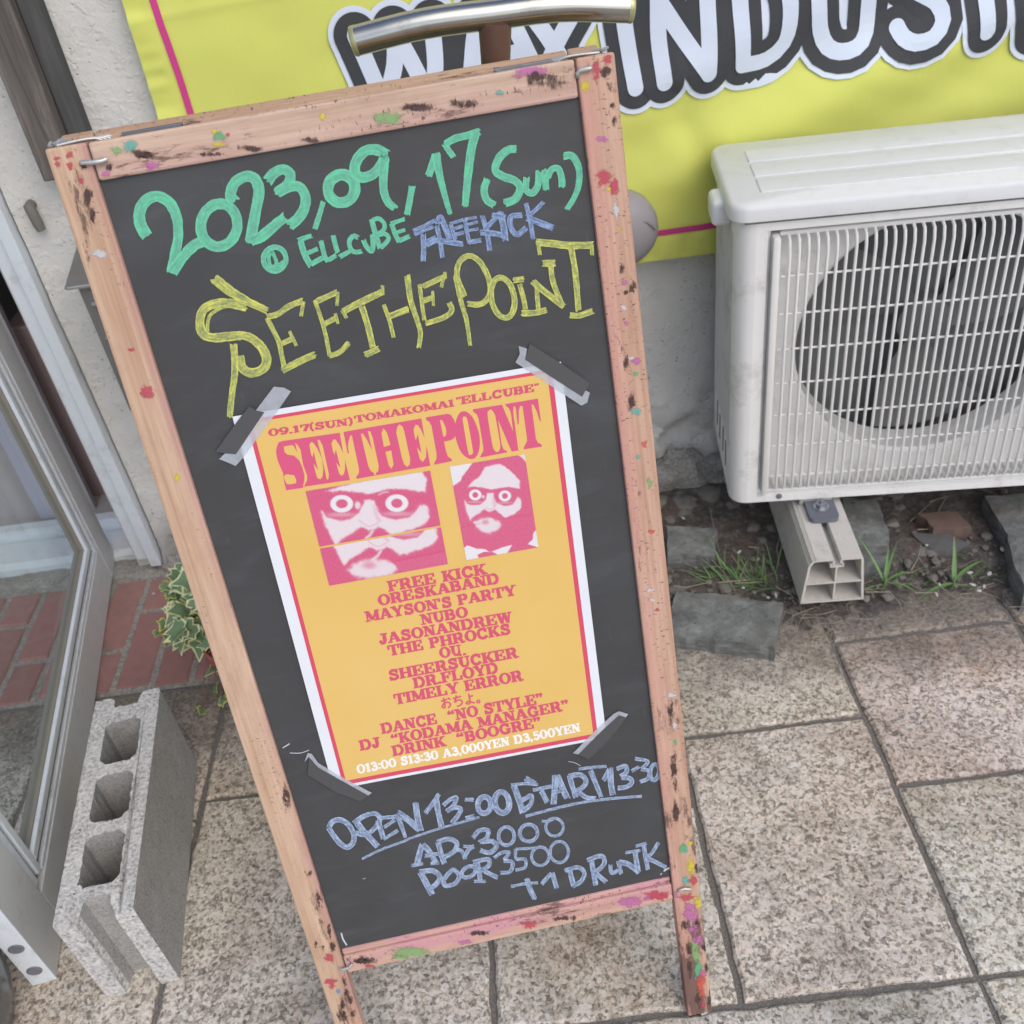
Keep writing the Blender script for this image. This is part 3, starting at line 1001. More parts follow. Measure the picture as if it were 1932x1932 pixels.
def ban_disp(s, z):
    top = min(1.0, max(0.0, (z - 0.5) / 0.4))
    d = 0.007 * noise.noise((s * 4 + z * 2, z * 8 - s * 3, 0.5)) + 0.0025 * noise.noise((s * 11 + z * 8, z * 19 - s * 4, 2.5))
    d += 0.0022 * math.exp(-abs(z - 1.035 - 0.02 * s) / 0.006) - 0.0016 * math.exp(-abs(z - 0.775 - .03 * s) / 0.008)
    # drag folds that run down to the right, towards the air conditioner
    k = math.sin((z * 0.9 - s * 0.34) * 38) * 0.007 * math.exp(-((z - 0.80) / 0.13) ** 2) * min(1, max(0, (s - 0.85) / 0.3))
    q = 0.010 * math.exp(-((s - 1.16 + (z - .72) * .5) / 0.035) ** 2) * min(1, max(0, (0.86 - z) / .15))
    return d + k - q


def ban(c, x, y, off=0.0):
    p = on_wall(c, x, y, BO)
    return ban3((p - W0).dot(WU), p.z, off)


def ban3(s, z, off=0.0):
    return W0 + WU * s + Vector((0, 0, z)) + WN * (BO + ban_disp(s, z) + off)


def bsz(c, x, y):
    p = on_wall(c, x, y, BO)
    return ((p - W0).dot(WU), p.z)


bn = thing('banner', 'yellow cloth banner with bubble lettering hanging on the stucco wall', 'banner', W0 + WU * 1.0 + Vector((0, 0, 1.2)))
sA, zA = bsz('T00', 690, 0); sB, zB = bsz('T00', 895, 660)
_, zbot = bsz('Z3', 375, 1055); _, zbot2 = bsz('Z3', 1190, 935)
sL = lambda z: sA + (sB - sA) * (zA - z) / (zA - zB)
sbl = bsz('Z3', 375, 1055)[0]; sbr = bsz('Z3', 1190, 935)[0]
zB_ = lambda s: zbot + (zbot2 - zbot) * (s - sbl) / (sbr - sbl)
S1, ZT = 2.35, 1.42
bm = nb()
nx, nz = 300, 170
g = []
for i in range(nx + 1):
    r = []
    for j in range(nz + 1):
        v = j / nz
        z0 = zB_(0.9 + 0.3)
        s = (i / nx)
        zz = z0 + (ZT - z0) * v
        ss = sL(zz) + (S1 - sL(zz)) * s
        zz = zB_(min(ss, 1.5)) + (ZT - zB_(min(ss, 1.5))) * v
        hem = 0
        eb, el = zz - zB_(min(ss, 1.5)), ss - sL(zz)
        if eb < 0.045: hem = 0.0065 * noise.noise((ss * 48, eb * 9, 0)) * (1 if 0.004 < eb < .04 else 0.3) + 0.0012
        if el < 0.035: hem = 0.0065 * noise.noise((zz * 44, 5 + el * 9, 0)) * (1 if el < .03 else .3) + 0.0012
        r.append(bm.verts.new(ban3(ss, zz, hem)))
    g.append(r)
for i in range(nx):
    for j in range(nz):
        bm.faces.new([g[i][j], g[i + 1][j], g[i + 1][j + 1], g[i][j + 1]])
obj('banner_cloth', bm, CLOTH, bn, smooth=True)


def ban_strip(bm, pts, wd, off, mat=0, caps=True, step=0.012):
    """round-ended stroke lying on the cloth; pts in (s, z)"""
    P = [Vector((p[0], p[1])) for p in catmull(pts, step)]
    n = len(P)
    k = [0]
    def V(p, o): return bm.verts.new(ban3(p.x, p.y, o))
    L, Rr, Cc = [], [], []
    for i, p in enumerate(P):
        t = (P[min(i + 1, n - 1)] - P[max(i - 1, 0)]).normalized()
        nn = Vector((-t.y, t.x))
        L.append(V(p + nn * wd / 2, off)); Rr.append(V(p - nn * wd / 2, off)); Cc.append(V(p, off))
    for i in range(n - 1):
        for a, b in ((L, Cc), (Cc, Rr)):
            f = bm.faces.new([a[i], b[i], b[i + 1], a[i + 1]]); f.material_index = mat
    if caps:
        for idx, sg in ((0, -1), (n - 1, 1)):
            p = P[idx]; t = (P[1] - P[0]).normalized() if idx == 0 else (P[-1] - P[-2]).normalized()
            nn = Vector((-t.y, t.x))
            ring = [V(p + nn * math.cos(a) * wd / 2 + t * sg * math.sin(a) * wd / 2, off) for a in [math.pi * q / 24 for q in range(25)]]
            c = V(p, off)
            for q in range(24):
                f = bm.faces.new([c, ring[q], ring[q + 1]]); f.material_index = mat


LET = [  # (crop, strokes): W A X I N D U S T R
    ('W', 'N1', [[(287, 335), (420, 640), (560, 965)], [(560, 965), (655, 600), (648, 275)], [(648, 275), (830, 600), (1010, 960)], [(1010, 960), (1038, 600), (1008, 215)]]),
    ('A', 'N1', [[(1440, 150), (1400, 400), (1360, 880)], [(1690, 60), (1830, 330), (2060, 800)], [(1440, 150), (1560, 40), (1690, 60)], [(1390, 560), (1900, 480)]]),
    ('X', 'N2', [[(20, 120), (230, 420), (480, 860)], [(420, 120), (260, 420), (60, 860)]]),
    ('I', 'N2', [[(840, -260), (900, 200), (998, 815)]]),
    ('N', 'N2', [[(1215, -10), (1222, 350), (1270, 765)], [(1215, -10), (1440, 330), (1690, 685)], [(1690, 685), (1690, 300), (1665, -380)]]),
    ('D', 'T20', [[(300, -250), (318, 60), (335, 365)], [(335, 365), (470, 335), (570, 240), (597, 80), (575, -90), (470, -215), (300, -250)]]),
    ('U', 'T20', [[(735, -300), (758, 0), (775, 170), (820, 265), (890, 290), (975, 265), (1035, 180), (1046, 0), (1040, -330)]]),
    ('S', 'T20', [[(1207, 150), (1235, 205), (1300, 232), (1395, 200), (1455, 105), (1430, 10), (1330, -50), (1230, -110), (1190, -200), (1240, -290), (1330, -310), (1400, -270)]]),
    ('T', 'T20', [[(1690, -330), (1697, -50), (1702, 172)], [(1560, -320), (1700, -330), (1830, -345)]]),
    ('R', 'T20', [[(1950, -350), (1975, 0), (1990, 190)], [(1950, -350), (2120, -340), (2160, -220), (2080, -130), (1965, -120)], [(2040, -110), (2130, 40), (2210, 170)]]),
]
bm = nb()
eps = 0
WD = 0.0258
for ch, c, strokes in LET:
    for st in strokes:
        pts = [bsz(c, *q) for q in st]
        for mat, wd, off in ((0, WD + 0.058, 0.0036), (1, WD + 0.041, 0.0052), (2, WD, 0.0068)):
            ban_strip(bm, pts, wd, off + eps * 0.000012, mat)
        eps += 1
obj('banner_lettering', bm, [LET_E, LET_K, LET_W], bn)
bm = nb()
l0, l1, l2 = bsz('T00', 866, 0), bsz('T00', 952, 250), bsz('T00', 1080, 640)
db_ = bsz('Z3', 850, 675)[1] - zB_(bsz('Z3', 850, 675)[0])
sx = l2[0] - 0.004
wl = 0.0105
ban_strip(bm, [(l0[0] + .0, ZT - 0.06), l0, l1, l2, (sx, zB_(sx) + db_)], wl, 0.0024, 0, False, 0.02)
ban_strip(bm, [(sx + wl / 2, zB_(sx) + db_), (0.6, zB_(0.6) + db_), (1.2, zB_(1.2) + db_), (S1 - 0.06, zB_(1.5) + db_)], wl, 0.0024, 0, False, 0.02)
obj('border_stripe', bm, PINKLINE, bn)

# ------------------------------------------------------------------ round grey vent cover standing off the wall
cv = on_wall('Z3', 128, 690, 0.10)
vt = thing('vent_cover', 'round grey plastic vent cover with a curved slit, in front of the banner', 'vent', cv)
ax = Matrix((WU, Vector((0, 0, 1)).cross(WU).cross(WU) * -1, WN)).transposed()
ax = Matrix((WU, Vector((0, 0, 1)), WN)).transposed()
rr = 0.0655
bm = nb()
rg = add_lathe(bm, [(rr * 0.96, -0.022), (rr, -0.018), (rr, 0.0), (rr * 0.96, 0.012), (rr * 0.84, 0.024), (rr * 0.6, 0.034), (rr * 0.3, 0.039), (0.004, 0.040)], cv, 48, 0, ax)
bm.faces.new(rg[-1]); bm.faces.new(list(reversed(rg[0])))
obj('dome', bm, DOME, vt, smooth=True)
bm = nb(); add_tube(bm, [cv - WN * 0.09, cv - WN * 0.022], 0.045, 24); obj('duct', bm, DOME, vt, smooth=True)
bm = nb()
pts = []
for k in range(13):
    a = math.radians(8 + 40 * k / 12)
    rad = rr * (0.60 + 0.22 * k / 12)
    x, y = rad * math.cos(math.radians(36 - 34 * k / 12)), rad * math.sin(math.radians(36 - 34 * k / 12))
    rn = math.hypot(x, y) / rr
    h = 0.040 - 0.030 * max(0, rn - 0.25) ** 1.6
    pts.append(cv + WU * x + Vector((0, 0, y)) + WN * (h - 0.0012))
add_tube(bm, pts, [0.0012 + 0.0012 * math.sin(math.pi * k / 12) for k in range(13)], 8)
obj('slit', bm, INT_DARK, vt)

# ================================================================== AIR CONDITIONER
ACY = math.radians(-6.08)
AU = Vector((math.cos(ACY), math.sin(ACY), 0)); AV = Vector((-math.sin(ACY), math.cos(ACY), 0))
ZA = 0.15
A0 = ground('Z5', 985, 530, ZA)
AF = frame(A0, AU, AV, Vector((0, 0, 1)))
AFn = np.array(AV)


def ac(c, x, y, dep=0.0):
    p = Vector(on_plane(px(c, x, y), tuple(A0 + AV * dep), AFn)) - A0
    return p.dot(AU), p.z


ACW, ACD = 0.80, 0.262
ztop = ac('T20', 330, 1262)[1]                   # underside of the lid
acu = thing('air_conditioner', 'white outdoor air conditioner unit with a wire grille, on plastic feet by the wall', 'air conditioner', A0 + AU * 0.4)
gx0, gz1 = ac('T20', 530, 1345); _, gz0 = ac('T21', 500, 845)
gx1 = gx0 + 0.575
RC = 0.030
# front skin with rounded vertical edges and a rectangular opening
bm = nb()
arc = [(RC - RC * math.cos(a), RC - RC * math.sin(a)) for a in [math.radians(q) for q in (0, 15, 30, 45, 60, 75, 90)]]
for z0, z1, xa in ((0, gz0 - .012, None), (gz1 + .012, ztop, None)):
    add_box(bm, (RC, 0, z0), (ACW - RC, 0.012, z1), AF)
add_box(bm, (RC, 0, gz0 - .0119), (gx0 - 0.012, 0.012, gz1 + .0119), AF)
add_box(bm, (gx1 + 0.012, 0, gz0 - .0119), (ACW - RC, 0.012, gz1 + .0119), AF)
def curved(xs, mir):
    o = [(a, b) for a, b in arc] + [(RC, 0.012), (0.012, 0.012 + RC)]
    lp = [(a if not mir else ACW - a, b) for a, b in ([(0, ACD)] + arc + [(RC, 0.010), (0.010, RC), (0.010, ACD)])]
    return lp
add_prism(bm, [[(ACW - a, b) for a, b in ([(0, ACD)] + arc + [(RC, 0.010), (0.010, RC), (0.010, ACD)])]], 0, ztop, AF)
# left wrap: solid corner, then the coil opening
lw = 0.040
add_prism(bm, [[(0, lw)] + arc + [(RC, 0.010), (0.010, RC), (0.010, lw)]], 0, ztop, AF)
add_box(bm, (0, lw + .0002, 0), (0.010, ACD, 0.10), AF); add_box(bm, (0, lw + .0002, ztop - 0.035), (0.010, ACD, ztop), AF); add_box(bm, (0, ACD - 0.02, 0.1002), (0.010, ACD, ztop - .0352), AF)
add_box(bm, (0.012, 0.0122, 0.001), (ACW - 0.012, ACD, 0.012), AF)
casing = obj('casing', bm, AC_W, acu, smooth=True)
bm = nb(); add_box(bm, (0.018, lw, 0.1), (0.03, ACD - .01, ztop - 0.03), AF); obj('coil', bm, AC_FIN, acu)
bm = nb()
k = 0
for k in range(13):
    y = lw + 0.010 + k * 0.0152
    add_box(bm, (-0.001, y, 0.1003), (0.006, y + 0.004, ztop - .0353), AF)
for k in range(22):
    z = 0.113 + k * 0.0185
    if z < ztop - 0.045: add_box(bm, (0.0061, lw + .001, z), (0.012, ACD - .021, z + 0.006), AF)
obj('side_guard', bm, AC_W, acu)
bm = nb()
for (y, z) in ((0.07, 0.035), (0.11, 0.04), (0.16, 0.035), (0.20, 0.04)):
    bm = nb()
    add_box(bm, (-0.0012, y, z), (0.004, y + 0.012, z + 0.055), AF, bev=0.002)
    obj('drain_slot', bm, INT_DARK, casing)
# lid
bm = nb()
LX0, LX1, LY0, LY1 = -0.012, ACW + 0.012, -0.010, ACD + 0.012
def rrect(x0, y0, x1, y1, r, n=6):
    o = []
    for cx, cy, a0 in ((x1 - r, y0 + r, -90), (x1 - r, y1 - r, 0), (x0 + r, y1 - r, 90), (x0 + r, y0 + r, 180)):
        for q in range(n + 1):
            a = math.radians(a0 + 90 * q / n); o.append((cx + r * math.cos(a), cy + r * math.sin(a)))
    return o
zl = ztop
rings = []
for ins, z in ((0.004, zl + 0.001), (0, zl + 0.003), (0, zl + 0.020), (0.002, zl + 0.025), (0.006, zl + 0.028)):
    rings.append([bm.verts.new(AF @ Vector((x, y, z))) for x, y in rrect(LX0 + ins, LY0 + ins, LX1 - ins, LY1 - ins, 0.03 - ins)])
for a, b in zip(rings, rings[1:]):
    n = len(a)
    for q in range(n): bm.faces.new([a[q], a[(q + 1) % n], b[(q + 1) % n], b[q]])
bm.faces.new(rings[-1]); bm.faces.new(list(reversed(rings[0])))
for y0, y1 in ((0.040, 0.095), (0.105, 0.160), (0.170, 0.225)):       # raised flats between shallow grooves
    add_box(bm, (0.040, y0, zl + 0.0265), (ACW - 0.040, y1, zl + 0.0298), AF, bev=0.0026, seg=3)
obj('lid', bm, AC_L, acu, smooth=True)
bm = nb(); add_box(bm, (-0.031, 0.060, ztop - 0.030), (-0.0005, 0.122, ztop + 0.012), AF, bev=0.009, seg=3); obj('side_grip', bm, AC_L, acu)
bm = nb()
add_box(bm, (0.012, -0.0006, ztop - 0.004), (ACW - 0.02, 0.004, ztop + 0.0005), AF); obj('lid_gap', bm, INT_DARK, acu)
# fan plate with its round opening
gcx, gcz = (ac('T21', 635, 150)[0] + 0.195), 0.0
fx0 = ac('T21', 640, 150, 0.05)[0]
fzb = ac('T21', 1150, 640, 0.05)[1]
_pts = np.array([ac('AC', x, y, 0.05) for x, y in ((200, 590), (230, 660), (300, 715), (390, 745), (480, 745), (570, 715), (215, 470), (250, 380), (300, 310), (330, 285))])
_s = np.linalg.lstsq(np.c_[2 * _pts, np.ones(len(_pts))], (_pts ** 2).sum(1), rcond=None)[0]
fcx, fcz = float(_s[0]), float(_s[1])
FR = math.sqrt(_s[2] + fcx ** 2 + fcz ** 2)
bm = nb()
hole = [(fcx + FR * math.cos(2 * math.pi * k / 64), fcz + FR * math.sin(2 * math.pi * k / 64)) for k in range(64)]
Mf = frame(A0, AU, Vector((0, 0, 1)), -AV)
zt = min(gz1 + 0.03, ztop - 0.002)
gzm = max(gz1, fcz + FR + 0.004); gxm = max(gx1 + .02, fcx + FR + .01)
add_prism(bm, [[(gx0 - .02, gz0 - .02), (gxm, gz0 - .02), (gxm, gzm + .012), (gx0 - .02, gzm + .012)], hole], -0.054, -0.050, Mf)
# bell mouth
ax2 = Matrix((AU, Vector((0, 0, 1)), -AV)).transposed()
add_lathe(bm, [(FR + 0.0005, -0.050), (FR - 0.006, -0.056), (FR - 0.008, -0.110)], A0 + AU * fcx + Vector((0, 0, fcz)), 64, 0, ax2)
# reveal round the opening
for lo, hi in (((gx0 - .0118, 0.0125, gz0 - .0118), (gx0 - .006, 0.0495, gz1 + .0118)), ((gx1 + .006, 0.0125, gz0 - .0118), (gx1 + .0118, 0.0495, gz1 + .0118)),
               ((gx0 - .0058, 0.0125, gz0 - .0118), (gx1 + .0058, 0.0495, gz0 - .006)), ((gx0 - .0058, 0.0125, gz1 + .006), (gx1 + .0058, 0.0495, gz1 + .0118))):
    add_box(bm, lo, hi, AF)
obj('fan_plate', bm, AC_W, acu, smooth=False)
bm = nb(); add_box(bm, (0.04, 0.150, 0.02), (0.74, 0.156, ztop - 0.01), AF); obj('cavity_back', bm, AC_D, acu)
bm = nb()
cF = A0 + AU * fcx + AV * 0.118 + Vector((0, 0, fcz))
for b in range(3):
    a0 = math.radians(20 + 120 * b)
    pr = []
    for i in range(9):
        r_ = 0.04 + (FR - 0.055) * i / 8
        wv = math.radians(62 - 8 * i / 8)
        row = []
        for j in range(9):
            a = a0 + wv * (j / 8 - .5) + 0.35 * i / 8
            dep = 0.03 * (j / 8 - .5)
            row.append(bm.verts.new(cF + (AU * math.cos(a) + Vector((0, 0, 1)) * math.sin(a)) * r_ + AV * dep))
        pr.append(row)
    for i in range(8):
        for j in range(8): bm.faces.new([pr[i][j], pr[i + 1][j], pr[i + 1][j + 1], pr[i][j + 1]])
rg = add_lathe(bm, [(0.045, -0.02), (0.045, 0.012), (0.03, 0.02), (0.002, 0.022)], cF, 24, 0, ax2); bm.faces.new(rg[-1])
obj('fan', bm, AC_FAN, acu, smooth=True)
# wire grille
bm = nb()
n_bars = int((gx1 - gx0) / 0.0142)
def bar(x, r=0.0026):
    pts = [AF @ Vector((x, 0.040, gz1 + 0.001)), AF @ Vector((x, 0.014, gz1 - 0.0005)), AF @ Vector((x, -0.001, gz1 - 0.006)), AF @ Vector((x, -0.007, gz1 - 0.022)), AF @ Vector((x, -0.008, (gz0 + gz1) / 2)),
           AF @ Vector((x, -0.007, gz0 + 0.020)), AF @ Vector((x, -0.001, gz0 + 0.005)), AF @ Vector((x, 0.014, gz0 - 0.001)), AF @ Vector((x, 0.040, gz0 - 0.002))]
    add_tube(bm, pts, r, 8, cap=False)
for k in range(1, n_bars): bar(gx0 + 0.006 + k * 0.0142)
rows = [ac('T20', 600, 1555)[1], ac('T20', 600, 1768)[1], ac('T21', 570, 38)[1], ac('T21', 560, 230)[1], ac('T21', 545, 410)[1], ac('T21', 530, 583)[1], ac('T21', 520, 752)[1]]
for z in rows: add_tube(bm, [AF @ Vector((gx0 + 0.010, -0.0045, z)), AF @ Vector((gx1 - 0.006, -0.0045, z))], 0.0019, 8)
add_box(bm, (gx0 - 0.0055, -0.009, gz0 - .002), (gx0 + 0.0065, 0.030, gz1 + .002), AF, bev=0.003)
add_box(bm, (gx1 - 0.0065, -0.009, gz0 - .002), (gx1 + 0.0055, 0.030, gz1 + .002), AF, bev=0.003)
add_box(bm, (gx0 + .0068, 0.008, gz1 - 0.002), (gx1 - .0068, 0.035, gz1 + .0052), AF, bev=0.002)
obj('grille', bm, AC_G, acu, smooth=True)
bm = nb()
sx_, sz_ = ac('Z5', 1535, 440)
rg = add_lathe(bm, [(0.0055, 0), (0.0055, 0.0016), (0.003, 0.0022)], A0 + AU * sx_ + Vector((0, 0, sz_)), 16, 0, ax2); bm.faces.new(rg[-1]); obj('screw', bm, SCREW, casing)
# steel rails under the casing: they carry it on the plastic feet
for xx in (0.125, 0.62):
    bm = nb(); add_box(bm, (xx, 0.002, -0.0165), (xx + 0.06, ACD + 0.02, -0.0005), AF, bev=0.003); obj('foot_rail', bm, plain('foot_rail_enamel', (176, 176, 172), 0.5), acu)

# plastic feet (hollow extrusion with a T slot)
def pvc_foot(name_lab, fl, fr_, zb):
    """front bottom corners left/right in world"""
    u = (fr_ - fl); wdt = u.length; u.normalize(); v = Vector((-u.y, u.x, 0))
    M = frame(fl, u, Vector((0, 0, 1)), -v)          # x right, y up, z towards the viewer
    root = thing('plastic_foot', name_lab, 'foot', fl + u * wdt / 2)
    Hh, t = 0.1, 0.0042
    inn = 0.009
    L = 0.36
    bm = nb()
    def bar2(p, q, th):
        p, q = Vector(p), Vector(q); d = (q - p).normalized(); nrm = Vector((-d.y, d.x)) * th / 2
        add_prism(bm, [[tuple(p + nrm), tuple(p - nrm), tuple(q - nrm), tuple(q + nrm)]], -L, 0, M)
    w = wdt
    rr_ = 0.010
    # outer walls
    bar2((0, 0.002), (inn, Hh - rr_), t); bar2((w, 0.002), (w - inn, Hh - 0.004), t)
    bar2((-0.002, 0.002), (w + 0.002, 0.002), t)
    sl_ = 0.013
    cxm = w / 2 + 0.002
    bar2((inn + 0.001, Hh - rr_), (inn + 0.004, Hh - 0.004), t); bar2((inn + 0.004, Hh - .003), (inn + rr_, Hh), t)
    bar2((inn + rr_, Hh - .0003), (cxm - sl_ / 2, Hh - .0003), t); bar2((cxm + sl_ / 2, Hh - .0003), (w - inn, Hh - .0003), t)
    # T slot
    bar2((cxm - sl_ / 2, Hh - .002), (cxm - sl_ / 2, Hh - 0.010), 0.003); bar2((cxm + sl_ / 2, Hh - .002), (cxm + sl_ / 2, Hh - 0.010), 0.003)
    bar2((cxm - sl_ / 2 - .004, Hh - 0.0105), (cxm - sl_ / 2 - .004, Hh - 0.016), 0.003) ; bar2((cxm + sl_ / 2 + .004, Hh - 0.0105), (cxm + sl_ / 2 + .004, Hh - 0.016), 0.003)
    bar2((cxm - sl_ / 2 - .005, Hh - 0.0165), (cxm + sl_ / 2 + .005, Hh - 0.0165), 0.003)
    # webs
    bar2((cxm, 0.0042), (cxm, Hh * 0.46 - .0015), 0.003); bar2((cxm, Hh * 0.46 + .0016), (cxm, Hh - 0.018), 0.003)
    bar2((inn * .5 + .001, Hh * 0.46), (w - inn * .5 - .001, Hh * 0.46), 0.003)
    obj('hollow_profile', bm, PVC, root)
    bm = nb(); add_prism(bm, [[(0.006, 0.006), (w - .006, 0.006), (w - inn - .003, Hh - 0.02), (inn + .004, Hh - 0.02)]], -0.085, -0.080, M); obj('cell_shade', bm, plain('painted_cell_shade', (122, 119, 114), .8), root)  # added dark sheet, its colour stands in for shade inside the hollow cells
    return root, M, w, Hh
fz = 0.032
fl, fr2 = ground('T21', 672, 1486, fz), ground('T21', 1017, 1460, fz)
foot, FM, fw, fh = pvc_foot('hollow plastic foot with an open end and bolted pad, under the air conditioner', fl, fr2, fz)
foot.location = foot.location
# rubber pad and bolt on the slot
pb = Vector(on_plane(px('T21', 785, 960), (0, 0, fz + fh + 0.006), np.array([0, 0, 1.0])))
u_ = Vector((FM[0][0], FM[1][0], 0)); v_ = Vector((-u_.y, u_.x, 0))
PM = frame(pb, u_, v_, Vector((0, 0, 1)))
bm = nb()
add_prism(bm, [rrect(-0.026, -0.030, 0.026, 0.05, 0.010, 5)], -0.004, 0.006, PM); pad = obj('rubber_pad', bm, RUBBER, foot)
bm = nb()
rg = add_lathe(bm, [(0.013, 0.006), (0.013, 0.008), (0.0098, 0.0081), (0.0098, 0.015), (0.0055, 0.016), (0.005, 0.022), (0.001, 0.022)], pb + v_ * 0.004, 6, 0); bm.faces.new(rg[-1])
rg = add_lathe(bm, [(0.0145, 0.0062), (0.0145, 0.0078), (0.010, 0.0079)], pb + v_ * 0.004, 24, 0)
obj('bolt', bm, BOLT, pad)
# ================================================================== STONES, PLANTS, BLOCK
def stone(name, label, pts, z0, z1, group, mat=SLATE, lean=0.0, cat='stone'):
    """pts: world points of the top outline"""
    c = sum((Vector(p) for p in pts), Vector()) / len(pts)
    out = []
    n = len(pts)
    for i in range(n):
        a, b = Vector(pts[i]), Vector(pts[(i + 1) % n])
        k = max(2, int((b - a).length / 0.012))
        for q in range(k):
            p = a + (b - a) * q / k
            d = 0.006 * noise.noise((p.x * 30, p.y * 30, z1 * 9)) + 0.003 * noise.noise((p.x * 95, p.y * 95, z1 * 5))
            out.append(Vector((p.x + d, p.y + d, 0)))
    bm = nb()
    rings = []
    for sc, z, jz in ((1.0, z0, 0), (1.015, (z0 + z1) / 2, 0.002), (1.0, z1 - 0.003, 0.001), (0.985, z1, 0.001)):
        rings.append([bm.verts.new(Vector((c.x + (p.x - c.x) * sc, c.y + (p.y - c.y) * sc, z + jz * noise.noise((p.x * 50, p.y * 50, z * 99)) + lean * (p.y - c.y)))) for p in out])
    for a, b in zip(rings, rings[1:]):
        m_ = len(a)
        for i in range(m_): bm.faces.new([a[i], a[(i + 1) % m_], b[(i + 1) % m_], b[i]])
    cv_ = bm.verts.new(Vector((c.x, c.y, z1 + 0.002)))
    t = rings[-1]
    for i in range(len(t)): bm.faces.new([t[i], t[(i + 1) % len(t)], cv_])
    bmesh.ops.recalc_face_normals(bm, faces=bm.faces[:])
    return tag(obj(name, bm, mat, origin=(c.x, c.y, z0)), label, cat, group)


SG = 'flat stones round the air conditioner foot'
g_ = lambda c, pts, z: [ground(c, x, y, z) for x, y in pts]
stone('slate_slab', 'thick grey slate slab lying in front, left of the open plastic foot', g_('T21', [(-40, 1400), (570, 1478), (525, 1730), (-95, 1650)], 0.036), -0.004, 0.036, SG)
stone('slate_slab', 'grey green slate slab behind the grass, partly behind the signboard', g_('T21', [(-90, 1030), (195, 1062), (180, 1215), (-80, 1200)], 0.045), 0.0, 0.045, SG)
stone('slate_slab', 'wedge of dark slate under the unit, right behind the open plastic foot', g_('T21', [(900, 890), (1090, 890), (1165, 1070), (1160, 1150), (960, 1160)], 0.06), 0.0, 0.06, SG)
stone('slate_slab', 'low step of slate right of the open plastic foot', g_('T21', [(975, 1175), (1160, 1160), (1165, 1275), (1000, 1290)], 0.03), -0.002, 0.03, SG)
stone('slate_slab', 'long dark slate slab under the right side of the air conditioner', g_('T21', [(1700, 880), (1990, 850), (2150, 1380), (1930, 1420), (1830, 1100)], 0.05), 0.0, 0.05, SG)
stone('paving_offcut', 'dark grey offcut of paving sunk in the soil between the weeds', g_('T21', [(1290, 1090), (1500, 1080), (1620, 1150), (1420, 1190)], 0.022), -0.004, 0.022, SG, plain('offcut', (104, 104, 104), .85))
stone('brick_piece', 'broken red brick piece half buried under the air conditioner', g_('T21', [(1330, 970), (1560, 960), (1640, 1050), (1420, 1060)], 0.035), 0.0, 0.035, SG, plain('old_brick', (118, 100, 92), .85, .15, 0, .3, 40, .5), cat='brick')

# pebbles, chips and crumbs
bm = nb()
for k in range(900):
    x = R.uniform(0.16, 1.25); y = 1.20 + abs(R.gauss(0.06, 0.09))
    r = R.choice([0.0015, 0.002, 0.0025, 0.003, 0.0045, 0.007]) * R.uniform(.7, 1.3)
    if y > 1.72: continue
    z = -0.006 if y < 1.27 else 0.012
    bmesh.ops.create_icosphere(bm, subdivisions=1, radius=r, matrix=Matrix.Translation((x, y, z + R.uniform(0, .006))) @ Matrix.Diagonal((R.uniform(.7, 1.4), R.uniform(.7, 1.4), R.uniform(.4, .8), 1)))
for k in range(230):
    x = R.uniform(0.17, 1.25); y = R.choice([R.uniform(1.27, 1.68), R.gauss(1.62, .05)])
    r = R.uniform(0.006, 0.020) * (1.3 if y > 1.55 else .8)
    b = bmesh.new(); bmesh.ops.create_icosphere(b, subdivisions=2, radius=r)
    for v in b.verts: v.co = v.co * (1 + .45 * noise.noise(v.co * (1.3 / r) + Vector((k, 0, 0))))
    for v in b.verts: v.co.z *= .55
    merge(bm, b, Matrix.Translation((x, y, 0.014)) @ Matrix.Rotation(k, 4, 'Z'), 0)
for f in bm.faces: f.material_index = 0
tag(obj('pebbles', bm, PEBBLE, smooth=True), 'small pebbles and crumbs scattered over the soil bed', 'pebbles', kind='stuff')
bm = nb()
for c, x, y in (('Z6', 1540, 1125), ('Z6', 1320, 1115), ('Z6', 975, 1250), ('Z6', 1480, 1270), ('Z6', 1425, 1320), ('Z6', 1350, 1250), ('Z6', 940, 1358), ('Z6', 830, 805), ('Z6', 1685, 850),
                ('Z6', 230, 775), ('Z5', 450, 690), ('Z5', 1410, 1590), ('Z5', 1500, 1560), ('Z5', 1085, 1070), ('Z5', 1130, 1480), ('Z5', 1295, 1160), ('Z5', 380, 1140), ('Z1', 1740, 970), ('T12', 1840, 1840)):
    p = ground(c, x, y, 0.022 if c != 'Z1' else 0.004)
    bmesh.ops.create_icosphere(bm, subdivisions=1, radius=0.0042, matrix=Matrix.Translation(p) @ Matrix.Rotation(R.uniform(0, 3), 4, 'Z') @ Matrix.Diagonal((R.uniform(.9, 1.8), R.uniform(.5, 1.0), .5, 1)))
tag(obj('debris', bm, DEBRIS), 'pale chips of mortar and litter on the soil', 'debris', kind='stuff')


